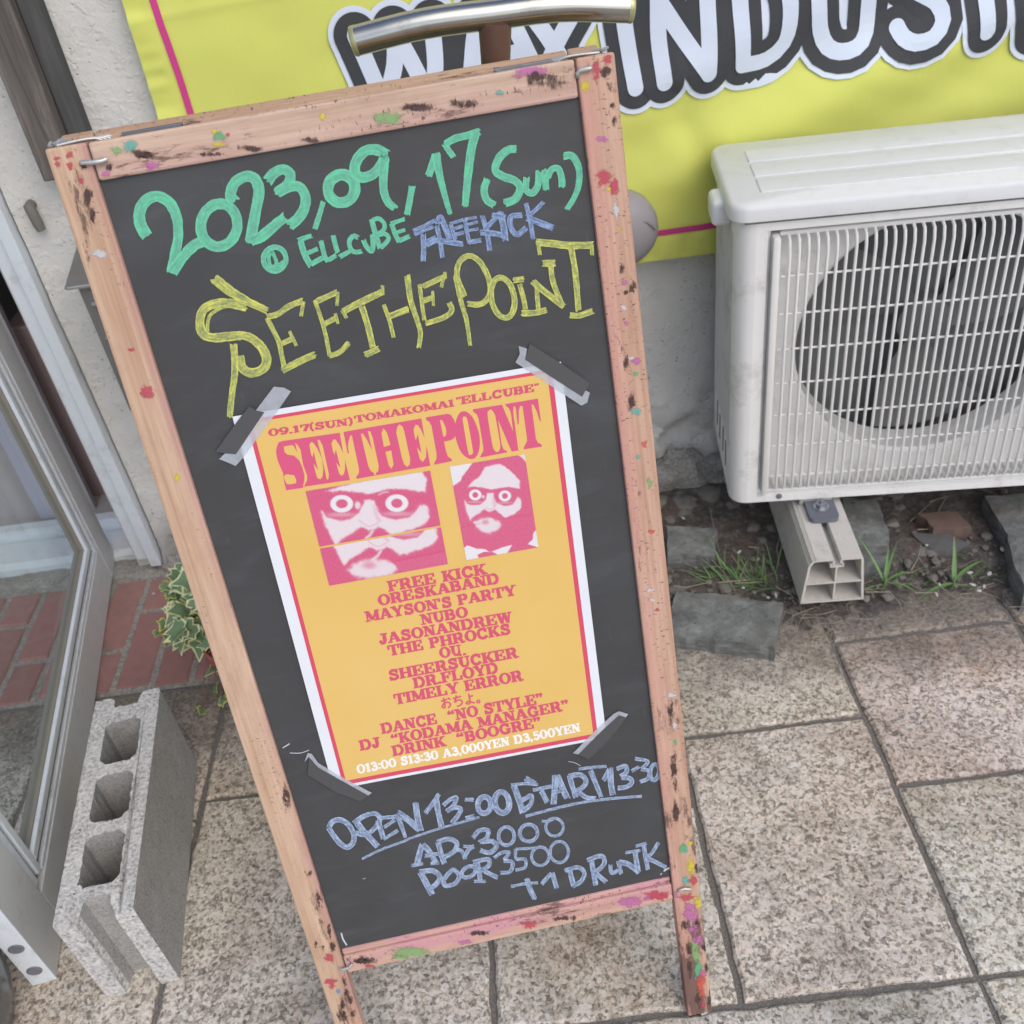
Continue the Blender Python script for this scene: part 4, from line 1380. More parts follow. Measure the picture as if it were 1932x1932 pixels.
def blade(bm, p, d, length, width, curve, mat=0, n=7, twist=0.0):
    d = Vector(d).normalized()
    side = d.cross(Vector((0, 0, 1)))
    side = side.normalized() if side.length > .05 else Vector((1, 0, 0))
    pts, P = [], Vector(p)
    prev = None
    cur = Vector(d)
    for i in range(n + 1):
        t = i / n
        wv = width * (1 - t) ** 0.7 * (0.35 + 0.65 * min(1, t * 4)) if t < 1 else 0.0004
        s = (side * math.cos(twist * t) + Vector((0, 0, 1)) * math.sin(twist * t)) * wv / 2
        mid = Vector((0, 0, -wv * 0.18))
        row = [bm.verts.new(P - s), bm.verts.new(P + mid), bm.verts.new(P + s)]
        if prev:
            for a in (0, 1):
                f = bm.faces.new([prev[a], prev[a + 1], row[a + 1], row[a]]); f.material_index = mat
        prev = row
        cur = (cur + Vector((0, 0, -curve / n))).normalized()
        P = P + cur * length / n


# two grassy weeds
def weed(label, base, blades):
    root = thing('weed', label, 'weed', base, group='weeds by the air conditioner foot')
    bm = nb()
    add_tube(bm, [base, base + Vector((0.003, 0, 0.012)), base + Vector((0.004, .004, 0.026))], [0.0018, 0.0016, 0.001], 6)
    obj('stem', bm, GRASS_G, root)
    for d, L, wd, cu, h in blades:
        bm = nb(); blade(bm, base + Vector((0.003, 0.002, h)), d, L, wd, cu); obj('leaf_blade', bm, GRASS_G, root, smooth=True)
weed('bright green weed with four broad blades on the right', ground('Z6', 1110, 1300, 0.006),
     [((-1, -.25, .35), .075, .011, .9, .012), ((.15, .6, 1.1), .085, .011, .7, .014), ((.9, .5, .7), .085, .010, 1.0, .016), ((.7, -.3, .3), .035, .007, .8, .008)])
weed('pale green weed with curling blades beside the open plastic foot', ground('Z6', 335, 1290, 0.008),
     [((-.35, .6, 1.0), .10, .007, .5, .01), ((.9, .2, .8), .085, .007, 1.6, .012), ((.6, -.4, .5), .06, .008, 1.2, .01), ((.2, .5, .9), .07, .008, 1.0, .014), ((-.9, -.1, .3), .06, .006, .9, .006),
      ((.5, .8, 1.0), .10, .006, 1.1, .012)])
# green and dry grass
bm = nb()
for k in range(75):
    p = ground('Z5', R.uniform(720, 1560), R.uniform(1300, 1500), 0.008)
    blade(bm, p, (R.uniform(-1.0, .3), R.uniform(-.3, .6), R.uniform(.3, 1.2)), R.uniform(.03, .085), R.uniform(.0022, .0045), R.uniform(.3, 1.8))
for k in range(70):
    p = ground('Z6', R.uniform(100, 1900), R.uniform(900, 1330), 0.006)
    blade(bm, p, (R.uniform(-1, 1), R.uniform(-.6, .6), R.uniform(.3, 1)), R.uniform(.012, .035), R.uniform(.0015, .003), R.uniform(.4, 1.6))
tag(obj('grass', bm, GRASS_G), 'thin green grass growing in the soil bed', 'grass', kind='stuff')
bm = nb()
def straw(c, pts, z=0.03, w=0.0010):
    P = [ground(c, x, y, z + 0.004 * R.random()) for x, y in pts]
    add_tube(bm, P, [w * 1.0] + [w * .8] * (len(P) - 2) + [w * .5], 5)
for pts in ([(340, 1455), (480, 1475), (770, 1412)], [(520, 1310), (640, 1375), (730, 1415)], [(840, 1418), (1080, 1400), (1200, 1390)], [(1040, 1425), (1350, 1412)], [(760, 1150), (900, 1290), (1040, 1500)],
            [(570, 1090), (740, 1170)], [(1000, 1110), (1130, 1300), (1200, 1390)], [(1500, 1465), (1690, 1570)], [(1545, 900), (1510, 1030), (1535, 1230)], [(1190, 1015), (1310, 1030)], [(750, 560), (800, 800), (860, 1070)],
            [(470, 1200), (620, 1250)]):
    straw('Z5', pts)
for pts in ([(860, 315), (980, 275), (1095, 245)], [(640, 540), (760, 430), (900, 310)], [(920, 530), (980, 390), (1060, 250)], [(890, 560), (1080, 570), (1255, 577)], [(1470, 175), (1640, 240), (1840, 330)],
            [(720, 630), (880, 620), (1040, 620), (1100, 590)], [(655, 1090), (740, 940), (765, 780)], [(745, 950), (850, 1100)], [(365, 1205), (555, 1290)], [(700, 1343), (920, 1343)], [(1215, 1360), (1340, 1345)],
            [(1430, 1600), (1650, 1640), (1930, 1710)], [(900, 1200), (1120, 1380), (1420, 1590)], [(1400, 1290), (1600, 1230)], [(140, 1335), (420, 1335), (520, 1450), (570, 1610)], [(930, 540), (1190, 460)]):
    straw('Z6', pts, 0.02)
for k in range(46):
    a = (R.gauss(760, 140), R.gauss(1560, 80)); an = R.uniform(0, 3.1); L_ = R.uniform(40, 150)
    b = (a[0] + math.cos(an) * L_ * 1.3, a[1] + math.sin(an) * L_)
    mid = ((a[0] + b[0]) / 2 + R.uniform(-25, 25), (a[1] + b[1]) / 2 + R.uniform(-25, 25))
    straw('T21', [a, mid, b], 0.010, 0.0006)
for k in range(40):
    a = (R.uniform(150, 1900), R.gauss(1350, 70)); an = R.uniform(-.6, .6); L_ = R.uniform(40, 130)
    straw('T21', [a, (a[0] + math.cos(an) * L_, a[1] + math.sin(an) * L_)], 0.014, 0.0006)
tag(obj('dry_grass', bm, GRASS_D), 'dry straw and dead stems over the soil bed', 'dry grass', kind='stuff')

# ------------------------------------------------------------------ hollow concrete block
BN_, BF_ = ground('T02', 1022, 1682), ground('T02', 1118, 441)
bu = (BF_ - BN_).normalized(); bl_ = Vector((-bu.y, bu.x, 0))          # bl_ points to the left
BMx = frame(BN_, bu, bl_, Vector((0, 0, 1)))
LB, WB, HB = 0.388, 0.102, 0.19
blk = thing('concrete_block', 'grey hollow concrete block standing on the paving beside the glass door', 'concrete block', BN_ + bu * LB / 2 + bl_ * WB / 2)


def jag(lp, amp=0.0016, step=0.006, sd=0):
    out = []
    n = len(lp)
    for i in range(n):
        a, b = Vector(lp[i]), Vector(lp[(i + 1) % n])
        k = max(1, int((b - a).length / step))
        for q in range(k):
            p = a + (b - a) * q / k
            if abs(a.y - b.y) < 1e-6 and (a.y < .001 or a.y > WB - .001): out.append((p.x, p.y)); continue
            out.append((p.x + amp * noise.noise((p.x * 130, p.y * 130, sd)), p.y + amp * noise.noise((p.x * 130 + 9, p.y * 130, sd + 5))))
    return out


def bell(x0, y0, x1, y1, c, sd):
    return jag([(x0 + c, y0), (x1 - c, y0), (x1, y0 + c), (x1, y1 - c), (x1 - c, y1), (x0 + c, y1), (x0, y1 - c), (x0, y0 + c)], 0.0016, 0.005, sd)


gr_ = 0.022                                    # half-core grooves in both ends
outer = jag([(0, 0), (LB, 0), (LB, 0.027), (LB - gr_, 0.034), (LB - gr_, 0.068), (LB, 0.075), (LB, WB), (0, WB), (0, 0.075), (gr_ + .008, 0.068), (gr_ + .008, 0.034), (0, 0.027)], 0.0018, 0.006, 1)
cores = [bell(0.047 + 0.103 * k, 0.0235, 0.047 + 0.103 * k + 0.082, 0.0785, 0.009, 10 + k) for k in range(3)]
bm = nb()
nlev = 12
flat = [outer] + cores
tris = tessellate_polygon([[Vector((p[0], p[1], 0)) for p in lp] for lp in flat])
allp = [p for lp in flat for p in lp]
levels = []
for q in range(nlev + 1):
    z = HB * q / nlev
    row = []
    for (x, y) in allp:
        ed = 1.0 if q >= nlev - 0 else 0.12
        dx = 0.0016 * ed * noise.noise((x * 90, y * 90, z * 90)); dy = 0.0022 * ed * noise.noise((x * 110, y * 90, z * 90 + 40))
        zz = z + (0.0006 * noise.noise((x * 70, y * 70, 3)) if q == nlev else 0)
        if q == nlev and x < 0.03 and 0.02 < y < 0.08: zz -= 0.010 * (0.03 - x) / 0.03 * 1.0
        row.append(bm.verts.new(BMx @ Vector((x + dx, y + dy, zz))))
    levels.append(row)
for t in tris:
    f = bm.faces.new([levels[-1][i] for i in t]); f.material_index = 0
    bm.faces.new([levels[0][i] for i in reversed(t)])
k = 0
for li, lp in enumerate(flat):
    n = len(lp)
    for i in range(n):
        a, b = k + i, k + (i + 1) % n
        for q in range(nlev):
            f = bm.faces.new([levels[q][a], levels[q][b], levels[q + 1][b], levels[q + 1][a]])
            pa, pb = lp[i], lp[(i + 1) % n]
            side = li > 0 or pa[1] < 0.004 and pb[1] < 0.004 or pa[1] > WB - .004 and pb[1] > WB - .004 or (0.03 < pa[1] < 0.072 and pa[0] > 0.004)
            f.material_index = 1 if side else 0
    k += n
bmesh.ops.recalc_face_normals(bm, faces=bm.faces[:])
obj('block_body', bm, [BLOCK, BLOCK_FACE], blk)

# ------------------------------------------------------------------ ivy in a terracotta pot
rim = ground('Z7', 800, 1405, 0.105)
pc = Vector((rim.x + 0.062, rim.y + 0.012, 0))
ivp = thing('potted_ivy', 'variegated ivy spilling from a terracotta pot behind the signboard', 'potted plant', pc)
bm = nb()
rg = add_lathe(bm, [(0.040, 0.0), (0.042, 0.004), (0.058, 0.085), (0.063, 0.086), (0.064, 0.106), (0.060, 0.107), (0.057, 0.095), (0.03, 0.094)], pc, 40)
bm.faces.new(list(reversed(rg[0]))); bm.faces.new(rg[-1])
obj('pot', bm, TERRA, ivp, smooth=True)
LOBES = [(0, -.12), (.22, -.30), (.46, -.16), (.40, .06), (.62, .20), (.34, .34), (.20, .55), (0, 1.0)]
lf_out = LOBES + [(-x, y) for x, y in reversed(LOBES[1:-1])]


def ivy_leaf(bm, p, nrm, tip, size, kind):
    nrm = Vector(nrm).normalized(); tip = Vector(tip); tip = (tip - nrm * tip.dot(nrm)).normalized()
    sd_ = nrm.cross(tip)
    cup = R.uniform(-.25, .2)
    M = lambda x, y, h: p + sd_ * x * size + tip * (y - .1) * size + nrm * (h * size + cup * size * (x * x + (y - .1) ** 2) - abs(x) * 0.12 * size)
    def fan_(sc, h, mat, jit):
        c = bm.verts.new(M(0, .18, h + 0.02))
        rgv = []
        for x, y in lf_out:
            j = R.uniform(-jit, jit)
            rgv.append(bm.verts.new(M(x * (sc + j), .18 + (y - .18) * (sc + j), h)))
        for i in range(len(rgv)):
            f = bm.faces.new([c, rgv[i], rgv[(i + 1) % len(rgv)]]); f.material_index = mat
    fan_(1.0, 0.0, 2 if kind == 'y' else 0, 0.05)
    fan_(R.uniform(.70, .93), 0.03, 1, 0.09)
bm = nb()
spots = []
for k in range(95):
    q = (R.gauss(640, 190), R.uniform(180, 1380))
    if q[0] < 250 or q[0] > 1200: continue
    h = R.uniform(0.11, 0.19)
    spots.append((ground('Z7', q[0], q[1], h), R.uniform(.024, .044), 'c' if R.random() < .92 else 'y'))
for c, x, y, h, s_, kd in (('Z7', 190, 430, .17, .022, 'y'), ('Z7', 290, 570, .16, .022, 'y'), ('Z7', 190, 1040, .12, .024, 'y'), ('Z7', 70, 1190, .11, .014, 'y'), ('Z7', 270, 1260, .10, .026, 'y'), ('Z7', 390, 1190, .11, .022, 'y'),
                           ('Z7', 780, 1030, .17, .036, 'y'), ('Z7', 900, 1260, .14, .026, 'y'), ('Z7', 570, 340, .19, .042, 'c'), ('Z7', 470, 820, .18, .04, 'c'), ('Z7', 560, 1050, .17, .044, 'c'), ('Z7', 1060, 1720, .08, .036, 'c'), ('Z7', 780, 1290, .12, .028, 'c'),
                           ('T02', 1215, 25, .05, .020, 'y'), ('T02', 1255, 100, .035, .022, 'y'), ('T02', 1140, 155, .012, .020, 'y')):
    spots.append((ground(c, x, y, h), s_, kd))
for p, s_, kd in spots:
    nrm = (R.gauss(0, .5), R.gauss(-.45, .4), R.uniform(.4, 1))
    ivy_leaf(bm, p, nrm, (R.gauss(-.3, .7), R.gauss(-.5, .5), R.gauss(-.3, .4)), s_, kd)
obj('foliage', bm, [IVY_C, IVY_G, IVY_Y], ivp)
bm = nb()
for p, s_, kd in spots[::3] + spots[-6:]:
    a = Vector((pc.x + R.uniform(-.03, .03), pc.y + R.uniform(-.03, .03), 0.10))
    mid = (a + p) / 2 + Vector((0, 0, 0.03 if p.z > .08 else 0.05))
    add_tube(bm, [Vector(q) for q in catmull([tuple(a), tuple(mid), tuple(p - Vector((0, 0, .002)))], 0.01)], 0.0011, 5)
obj('stalks', bm, STALK, ivp)

# ------------------------------------------------------------------ glossy black pot at the door edge (mostly out of the picture)
kp = Vector((-0.915, 0.665, 0))
pot = thing('black_pot', 'glossy black rounded pot standing beside the end of the open door', 'pot', kp)
bm = nb()
rg = add_lathe(bm, [(0.095, 0.0), (0.110, 0.01), (0.126, 0.06), (0.132, 0.11), (0.128, 0.155), (0.117, 0.178), (0.108, 0.183), (0.100, 0.178), (0.096, 0.15), (0.04, 0.148)], kp, 56)
bm.faces.new(rg[-1]); obj('pot_body', bm, GLOSS_BLACK, pot, smooth=True)
bm = nb(); rg = add_lathe(bm, [(0.0, 0.151), (0.05, 0.1515), (0.095, 0.1505)], kp, 40); obj('potting_soil', bm, SOIL, pot)

# ------------------------------------------------------------------ T-handled tool standing behind the board
HY = 0.925
h0, h1, h2 = at_y('N1', 292, 385, HY), at_y('N1', 1595, 135, HY), at_y('N2', 955, 72, HY)
hm = (h0 + h2) / 2
th_ = thing('tee_handle', 'shiny curved tube handle on a brown stem, standing behind the signboard', 'handle', Vector((h1.x, HY, 0)))
bm = nb()
P_ = [Vector(q) for q in catmull([tuple(h0), tuple(h0 + (h1 - h0) * .5 + Vector((0, 0, .003))), tuple(h1), tuple(h1 + (h2 - h1) * .5 + Vector((0, 0, .0035))), tuple(h2)], 0.01)]
add_tube(bm, P_, 0.0122, 28, cap=False)
tube = obj('tube', bm, CHROME, th_, smooth=True)
for a, b in ((P_[0], P_[1]), (P_[-1], P_[-2])):
    d = (a - b).normalized()
    bm = nb(); add_tube(bm, [a - d * 0.001, a + d * 0.002, a + d * 0.0035, a + d * 0.0042], [0.0123, 0.0125, 0.0116, 0.009], 24); obj('end_cap', bm, CAP_Y, tube, smooth=True)
bm = nb()
sb = at_y('N1', 1612, 600, HY)
add_tube(bm, [Vector((sb.x - .01, HY, 0.03)), sb - Vector((0, 0, .02)), sb, Vector((h1.x, HY, h1.z - 0.006))], [0.0125, 0.0125, 0.0128, 0.0145], 20)
obj('stem', bm, STEM, th_, smooth=True)
bm = nb(); add_lathe(bm, [(0.0, 0.0), (0.10, 0.0), (0.10, 0.012), (0.03, 0.028), (0.0, 0.03)], Vector((sb.x - .01, HY, 0.001)), 32); obj('base', bm, STEM, th_)
# ================================================================== SIGNBOARD (A-frame)
bu_ = Vector((0.99441, 0.10560, 0)).normalized()
bv_ = Vector((-0.0231, 0.2388, 0.9708)); bv_ = (bv_ - bu_ * bu_.dot(bv_)).normalized()
bn_ = bu_.cross(bv_)                                  # towards the viewer
BO_ = Vector(on_plane((712.5, 1011.5), (0, 0, 0), np.array([0, 0, 1.0]))) - bu_ * 0.4625
BR3 = Matrix((bu_, -bn_, bv_)).transposed()
BFm = frame(BO_, bu_, -bn_, bv_)                      # local x right, y into the board, z up the slope
sign = thing('signboard', 'wooden A-frame blackboard with painted handwriting, paint stained frame', 'signboard', BO_, BR3)
FW, FH, ST_, TH = 0.4625, 1.133, 0.0325, 0.018
INS = 0.0055                                          # the panel sits this far behind the frame face
NB = np.array(bn_)


def bface(c, x, y, dep=0.0):
    """picture point -> world point on the frame face (or dep behind it)"""
    return Vector(on_plane(px(c, x, y), tuple(BO_ - bn_ * dep), NB))


def b3(x, z, dep=0.0):
    return BO_ + bu_ * x + bv_ * z - bn_ * dep


def loc2(p):
    q = Vector(p) - BO_
    return q.dot(bu_), q.dot(bv_)


# paint splashes: (crop, x, y, rx, ry, colour)
SP = [('TL', 375, 640, 55, 40, 'red'), ('TL', 385, 735, 50, 70, 'red'), ('TL', 570, 590, 60, 55, 'red'), ('TL', 585, 760, 40, 80, 'red'), ('TL', 760, 1010, 35, 50, 'red'), ('TL', 1545, 450, 95, 90, 'teal'), ('TL', 1300, 530, 30, 25, 'yellow'),
      ('TL', 1890, 790, 60, 60, 'pink'), ('T00', 1240, 770, 34, 26, 'green'), ('T00', 1215, 745, 14, 14, 'yellow'), ('T00', 1230, 818, 28, 18, 'yellow'), ('T00', 1290, 760, 10, 10, 'red'), ('T00', 1823, 662, 15, 20, 'yellow'),
      ('T00', 660, 850, 26, 26, 'lightgreen'), ('T00', 870, 935, 40, 20, 'pink'), ('T00', 600, 985, 26, 14, 'pink'), ('T10', 265, 672, 66, 32, 'lightgreen'), ('T10', 1080, 400, 80, 42, 'pink'), ('T10', 1380, 490, 30, 30, 'yellow'),
      ('T10', 900, 525, 26, 12, 'teal'), ('T10', 1440, 400, 22, 60, 'red'), ('T10', 1505, 330, 20, 30, 'red'), ('T10', 1500, 400, 32, 36, 'dark'), ('T10', 1515, 495, 14, 28, 'dark'), ('T10', 1530, 590, 12, 14, 'dark'), ('T10', 1545, 690, 16, 26, 'dark'),
      ('T10', 1470, 785, 36, 16, 'pink'), ('T10', 1480, 1000, 36, 40, 'red'), ('T10', 1545, 1060, 26, 40, 'red'), ('T10', 1510, 1070, 12, 10, 'yellow'), ('T10', 1555, 1190, 18, 44, 'white'), ('T10', 1575, 1295, 12, 8, 'yellow'),
      ('T10', 1585, 1520, 12, 32, 'dark'), ('T10', 1655, 1625, 18, 24, 'dark'), ('T10', 1605, 1650, 12, 12, 'dark'), ('T10', 1600, 1600, 16, 14, 'pink'), ('T10', 1610, 1830, 14, 14, 'pink'), ('T10', 1600, 1745, 14, 16, 'white'),
      ('T00', 570, 1435, 38, 22, 'white'), ('T01', 830, 285, 44, 38, 'red'), ('T01', 1000, 770, 16, 26, 'yellow'), ('T01', 745, 48, 14, 10, 'red'),
      ('T11', 1670, 110, 30, 26, 'pink'), ('T11', 1610, 120, 16, 38, 'dark'), ('T11', 1640, 95, 18, 10, 'white'), ('T11', 1665, 185, 12, 14, 'green'), ('T11', 1645, 330, 20, 50, 'dark'), ('T11', 1670, 395, 26, 22, 'teal'), ('T11', 1715, 580, 16, 22, 'orange'),
      ('T11', 1680, 655, 10, 12, 'teal'), ('T11', 1745, 800, 14, 30, 'lightgreen'), ('T11', 1755, 1078, 18, 12, 'orange'), ('T11', 1745, 1410, 16, 14, 'white'), ('T11', 1760, 1465, 14, 8, 'white'), ('T11', 1790, 1520, 12, 10, 'red'),
      ('T12', 1870, 70, 26, 14, 'white'), ('T12', 1885, 240, 12, 22, 'white'), ('T12', 1890, 335, 8, 14, 'green'), ('T12', 1865, 150, 20, 40, 'dark'), ('T12', 1880, 500, 24, 90, 'dark'), ('T12', 1890, 720, 20, 60, 'dark'),
      ('BR', 495, 95, 42, 42, 'green'), ('BR', 515, 120, 22, 20, 'teal'), ('BR', 560, 35, 28, 28, 'yellow'), ('BR', 565, 270, 42, 82, 'yellow'), ('BR', 640, 130, 26, 60, 'pink'), ('BR', 640, 310, 30, 40, 'dark'), ('BR', 520, 430, 38, 36, 'teal'),
      ('BR', 600, 420, 50, 44, 'red'), ('BR', 530, 600, 70, 44, 'red'), ('BR', 655, 660, 52, 68, 'yellow'), ('BR', 560, 690, 60, 50, 'pink'), ('BR', 580, 790, 66, 70, 'pink'), ('BR', 510, 880, 32, 60, 'dark'), ('BR', 600, 920, 50, 56, 'pink'),
      ('BR', 640, 890, 34, 34, 'dark'), ('BR', 640, 1050, 52, 60, 'pink'), ('BR', 545, 1150, 28, 70, 'dark'), ('BR', 710, 1120, 32, 60, 'dark'), ('BR', 605, 1120, 40, 50, 'lightgreen'), ('BR', 625, 1200, 40, 60, 'lightgreen'),
      ('BR', 560, 1310, 26, 100, 'dark'), ('BR', 640, 1350, 38, 84, 'green'), ('BR', 690, 1400, 34, 50, 'pink'), ('BR', 730, 1340, 22, 60, 'dark'), ('BR', 670, 1490, 44, 86, 'orange'), ('BR', 610, 1440, 18, 18, 'blue'), ('BR', 680, 1620, 36, 40, 'orange'),
      ('BR', 640, 1700, 30, 90, 'dark'), ('BR', 765, 1640, 22, 90, 'dark'), ('BR', 695, 1720, 24, 40, 'red'), ('BR', 240, 590, 70, 34, 'red'), ('BR', 120, 620, 60, 22, 'pink'), ('BR', 390, 580, 40, 26, 'pink'),
      ('BL', 660, 690, 80, 62, 'red'), ('BL', 690, 1080, 100, 58, 'red'), ('BL', 715, 1170, 46, 40, 'red'), ('BL', 808, 1240, 36, 30, 'blue'), ('BL', 660, 230, 34, 120, 'dark'), ('BL', 725, 520, 48, 76, 'dark'), ('BL', 450, 480, 34, 70, 'dark'),
      ('BL', 560, 540, 22, 44, 'dark'), ('BL', 890, 1060, 40, 90, 'dark'), ('BL', 960, 1270, 48, 90, 'dark'), ('BL', 880, 1440, 44, 74, 'dark'), ('BL', 1010, 1400, 46, 84, 'dark'), ('BL', 870, 1660, 84, 90, 'dark'), ('BL', 1050, 1600, 50, 60, 'dark'),
      ('BL', 1320, 830, 90, 36, 'red'), ('BL', 1470, 850, 70, 26, 'dark'), ('BL', 1830, 690, 120, 34, 'lightgreen'), ('BL', 1210, 745, 90, 40, 'dark'), ('BL', 1200, 740, 18, 18, 'white'), ('BL', 1415, 715, 26, 16, 'white'), ('BL', 1320, 590, 80, 20, 'dark'), ('BL', 1050, 655, 110, 24, 'dark'),
      ('T12', 400, 1525, 110, 26, 'lightgreen'), ('T12', 700, 1470, 40, 14, 'pink'), ('T12', 1060, 1370, 36, 18, 'red'), ('T12', 1640, 1240, 70, 30, 'pink'), ('T12', 1790, 1205, 60, 22, 'red'), ('T12', 150, 1570, 70, 22, 'dark'), ('T12', 780, 1420, 60, 18, 'dark'), ('T12', 1240, 1330, 80, 14, 'dark'),
      ('T10', 1140, 450, 110, 34, 'dark'), ('T10', 460, 610, 120, 22, 'dark'), ('T10', 690, 590, 90, 26, 'dark'), ('T00', 840, 880, 80, 26, 'dark'), ('T00', 1410, 840, 70, 20, 'dark'), ('T00', 1230, 870, 80, 14, 'dark'), ('T00', 1760, 795, 44, 14, 'dark'), ('T00', 500, 1100, 26, 60, 'dark'), ('T00', 470, 930, 22, 24, 'dark'),
      ('T00', 530, 1210, 18, 36, 'dark'), ('TL', 1830, 590, 110, 60, 'dark'), ('TL', 1200, 780, 60, 50, 'dark'), ('T02', 1620, 620, 24, 70, 'dark'), ('T02', 1810, 1240, 20, 60, 'dark'), ('T02', 1750, 1080, 18, 30, 'dark')]


def splashes(bm, z0, z1, x0, x1, dep=0.0):
    k = 0
    cov = bm.verts.layers.float.new('cover')
    for c, x, y, rx, ry, col_ in SP:
        cx, cz = loc2(bface(c, x, y))
        if not (x0 <= cx <= x1 and z0 <= cz <= z1): continue
        k += 1
        n = 26
        dark = col_ == 'dark'
        pieces = 1 if not dark else 3
        for pc_ in range(pieces):
            ox, oy = (0, 0) if not dark else (R.uniform(-.5, .5) * rx, R.uniform(-.5, .5) * ry)
            sc = 1.2 if not dark else R.uniform(.75, 1.15)
            sd = R.uniform(0, 99)
            zo = dep - 0.00025 - 0.000006 * (k + pc_)
            def P_at(q, f):
                a = 2 * math.pi * q / n
                rr_ = f * sc * (1 + 0.45 * noise.noise((math.cos(a) * 1.7, math.sin(a) * 1.7, sd)) + 0.2 * noise.noise((math.cos(a) * 5, math.sin(a) * 5, sd)))
                u, v = loc2(bface(c, x + ox + rx * rr_ * math.cos(a), y + oy + ry * rr_ * math.sin(a)))
                return b3(min(x1 - .0006, max(x0 + .0006, u)), min(z1 - .0005, max(z0 + .0005, v)), zo)
            ring, inner = [], []
            for q in range(n):
                ring.append(bm.verts.new(P_at(q, 1.25)))
                w_ = bm.verts.new(P_at(q, 0.50)); w_[cov] = 0.78 if not dark else 0.56; inner.append(w_)
            cen = bm.verts.new(P_at(0, 0.0)); cen[cov] = 0.9 if not dark else 0.7
            for q in range(n):
                for vs_ in ((inner[(q + 1) % n], inner[q], cen), (ring[(q + 1) % n], ring[q], inner[q], inner[(q + 1) % n])):
                    f = bm.faces.new(vs_); f.material_index = 1 + SPL.index(col_)


SM = [SPLAT[k] for k in SPL]
def stick(name, mat, lo, hi, z0, z1, x0, x1, bev=0.0022):
    bm = nb()
    add_box(bm, lo, hi, BFm, bev=bev)
    splashes(bm, z0, z1, x0, x1)
    return obj(name, bm, [mat] + SM, sign)


stick('stile', W_L, (0, 0, 0), (ST_, TH, FH), 0, FH, 0, ST_)
stick('stile', W_R, (FW - ST_, 0, 0), (FW, TH, FH), 0, FH, FW - ST_, FW)
stick('top_rail', W_T, (ST_ + .0012, 0.0006, FH - 0.0300), (FW - ST_ - .0012, TH, FH - 0.0004), FH - .03, FH, ST_, FW - ST_)
bm = nb()
add_box(bm, (ST_ + .0012, 0.0006, 0.2030), (FW - ST_ - .0012, TH, 0.2290), BFm, bev=0.002)
add_box(bm, (ST_ + .0012, 0.0035, 0.2292), (FW - ST_ - .0012, TH, 0.2375), BFm, bev=0.002)
splashes(bm, 0.203, 0.229, ST_, FW - ST_)
obj('bottom_rail', bm, [W_B] + SM, sign)
for z0_, z1_ in ((FH - .03, FH - .002), (.204, .236)):
    for x in (ST_ - .0002, FW - ST_ - 0.0011):
        bm = nb(); add_box(bm, (x, 0.0025, z0_), (x + 0.0013, TH - .001, z1_), BFm); obj('joint_gap', bm, GROOVE, sign)
bm = nb()
add_box(bm, (ST_ - .004, INS, 0.2376), (FW - ST_ + .004, INS + 0.004, FH - 0.0302), BFm)
panel = obj('board_panel', bm, BOARD, sign)
# rear frame, hinged at the top and leaning the other way
rv = Vector((-bv_.x, -bv_.y, bv_.z)); rv = (Matrix.Rotation(math.radians(0), 3, 'Z') @ rv)
hp = b3(0, FH, TH + 0.003)
rn_ = bu_.cross(rv)
rv = (rv - bu_ * rv.dot(bu_)).normalized(); rn_ = bu_.cross(rv)
rlen = hp.z / rv.z
RFm = frame(hp - rv * rlen, bu_, -rn_, rv)
for nm, lo, hi in (('rear_stile', (0.006, 0.0, 0), (ST_, TH, rlen)), ('rear_stile', (FW - ST_ + 0.0, 0.0, 0), (FW - .006, TH, rlen)), ('rear_rail', (ST_ + .001, 0, rlen - 0.031), (FW - ST_ - .001, TH, rlen - .0006)),
                   ('rear_rail', (ST_ + .001, 0, 0.20), (FW - ST_ - .001, TH, 0.235))):
    bm = nb(); add_box(bm, lo, hi, RFm, bev=0.002); obj(nm, bm, W_REAR, sign)
bm = nb(); add_box(bm, (ST_, 0.006, 0.236), (FW - ST_, 0.010, rlen - 0.032), RFm); obj('rear_panel', bm, INT_DARK, sign)
# hinges along the top, wire staples and wire binding at the corners
for a, b in ((('T00', 670, 752), ('T00', 1020, 700)), (('T10', 870, 392), ('T10', 1200, 338))):
    xa, xb = loc2(bface(*a, dep=0.01))[0], loc2(bface(*b, dep=0.01))[0]
    bm = nb()
    add_box(bm, (xa, TH - 0.0065, FH - .0006), (xb, TH + 0.0005, FH + 0.0008), BFm, bev=.0004)
    add_tube(bm, [b3(xa, FH + .001, TH + .0015), b3(xb, FH + .001, TH + .0015)], 0.0016, 10)
    obj('hinge', bm, HINGE, sign)
def staple(pts, r=0.0016):
    bm = nb()
    P = [bface(c, x, y, -d) for c, x, y, d in pts]
    add_tube(bm, P, r, 10); return obj('staple', bm, WIRE, sign, smooth=True)
staple([('TL', 775, 715, -.001), ('TL', 780, 712, .003), ('TL', 960, 705, .0038), ('TL', 1100, 685, .0036), ('TL', 1150, 660, .003), ('TL', 1158, 660, -.001)], .0021)
staple([('TR', 805, 800, -.001), ('TR', 800, 745, .003), ('TR', 830, 690, .0036), ('TR', 1000, 665, .0036), ('TR', 1015, 665, -.001)], .002)
staple([('BL', 850, 835, -.001), ('BL', 850, 890, .003), ('BL', 880, 895, .0036), ('BL', 990, 855, .0036), ('BL', 1030, 815, .003), ('BL', 1030, 790, -.001)], .002)
staple([('BR', 425, 545, -.001), ('BR', 450, 530, .003), ('BR', 500, 512, .0036), ('BR', 565, 517, .003), ('BR', 570, 517, -.001)], .0018)
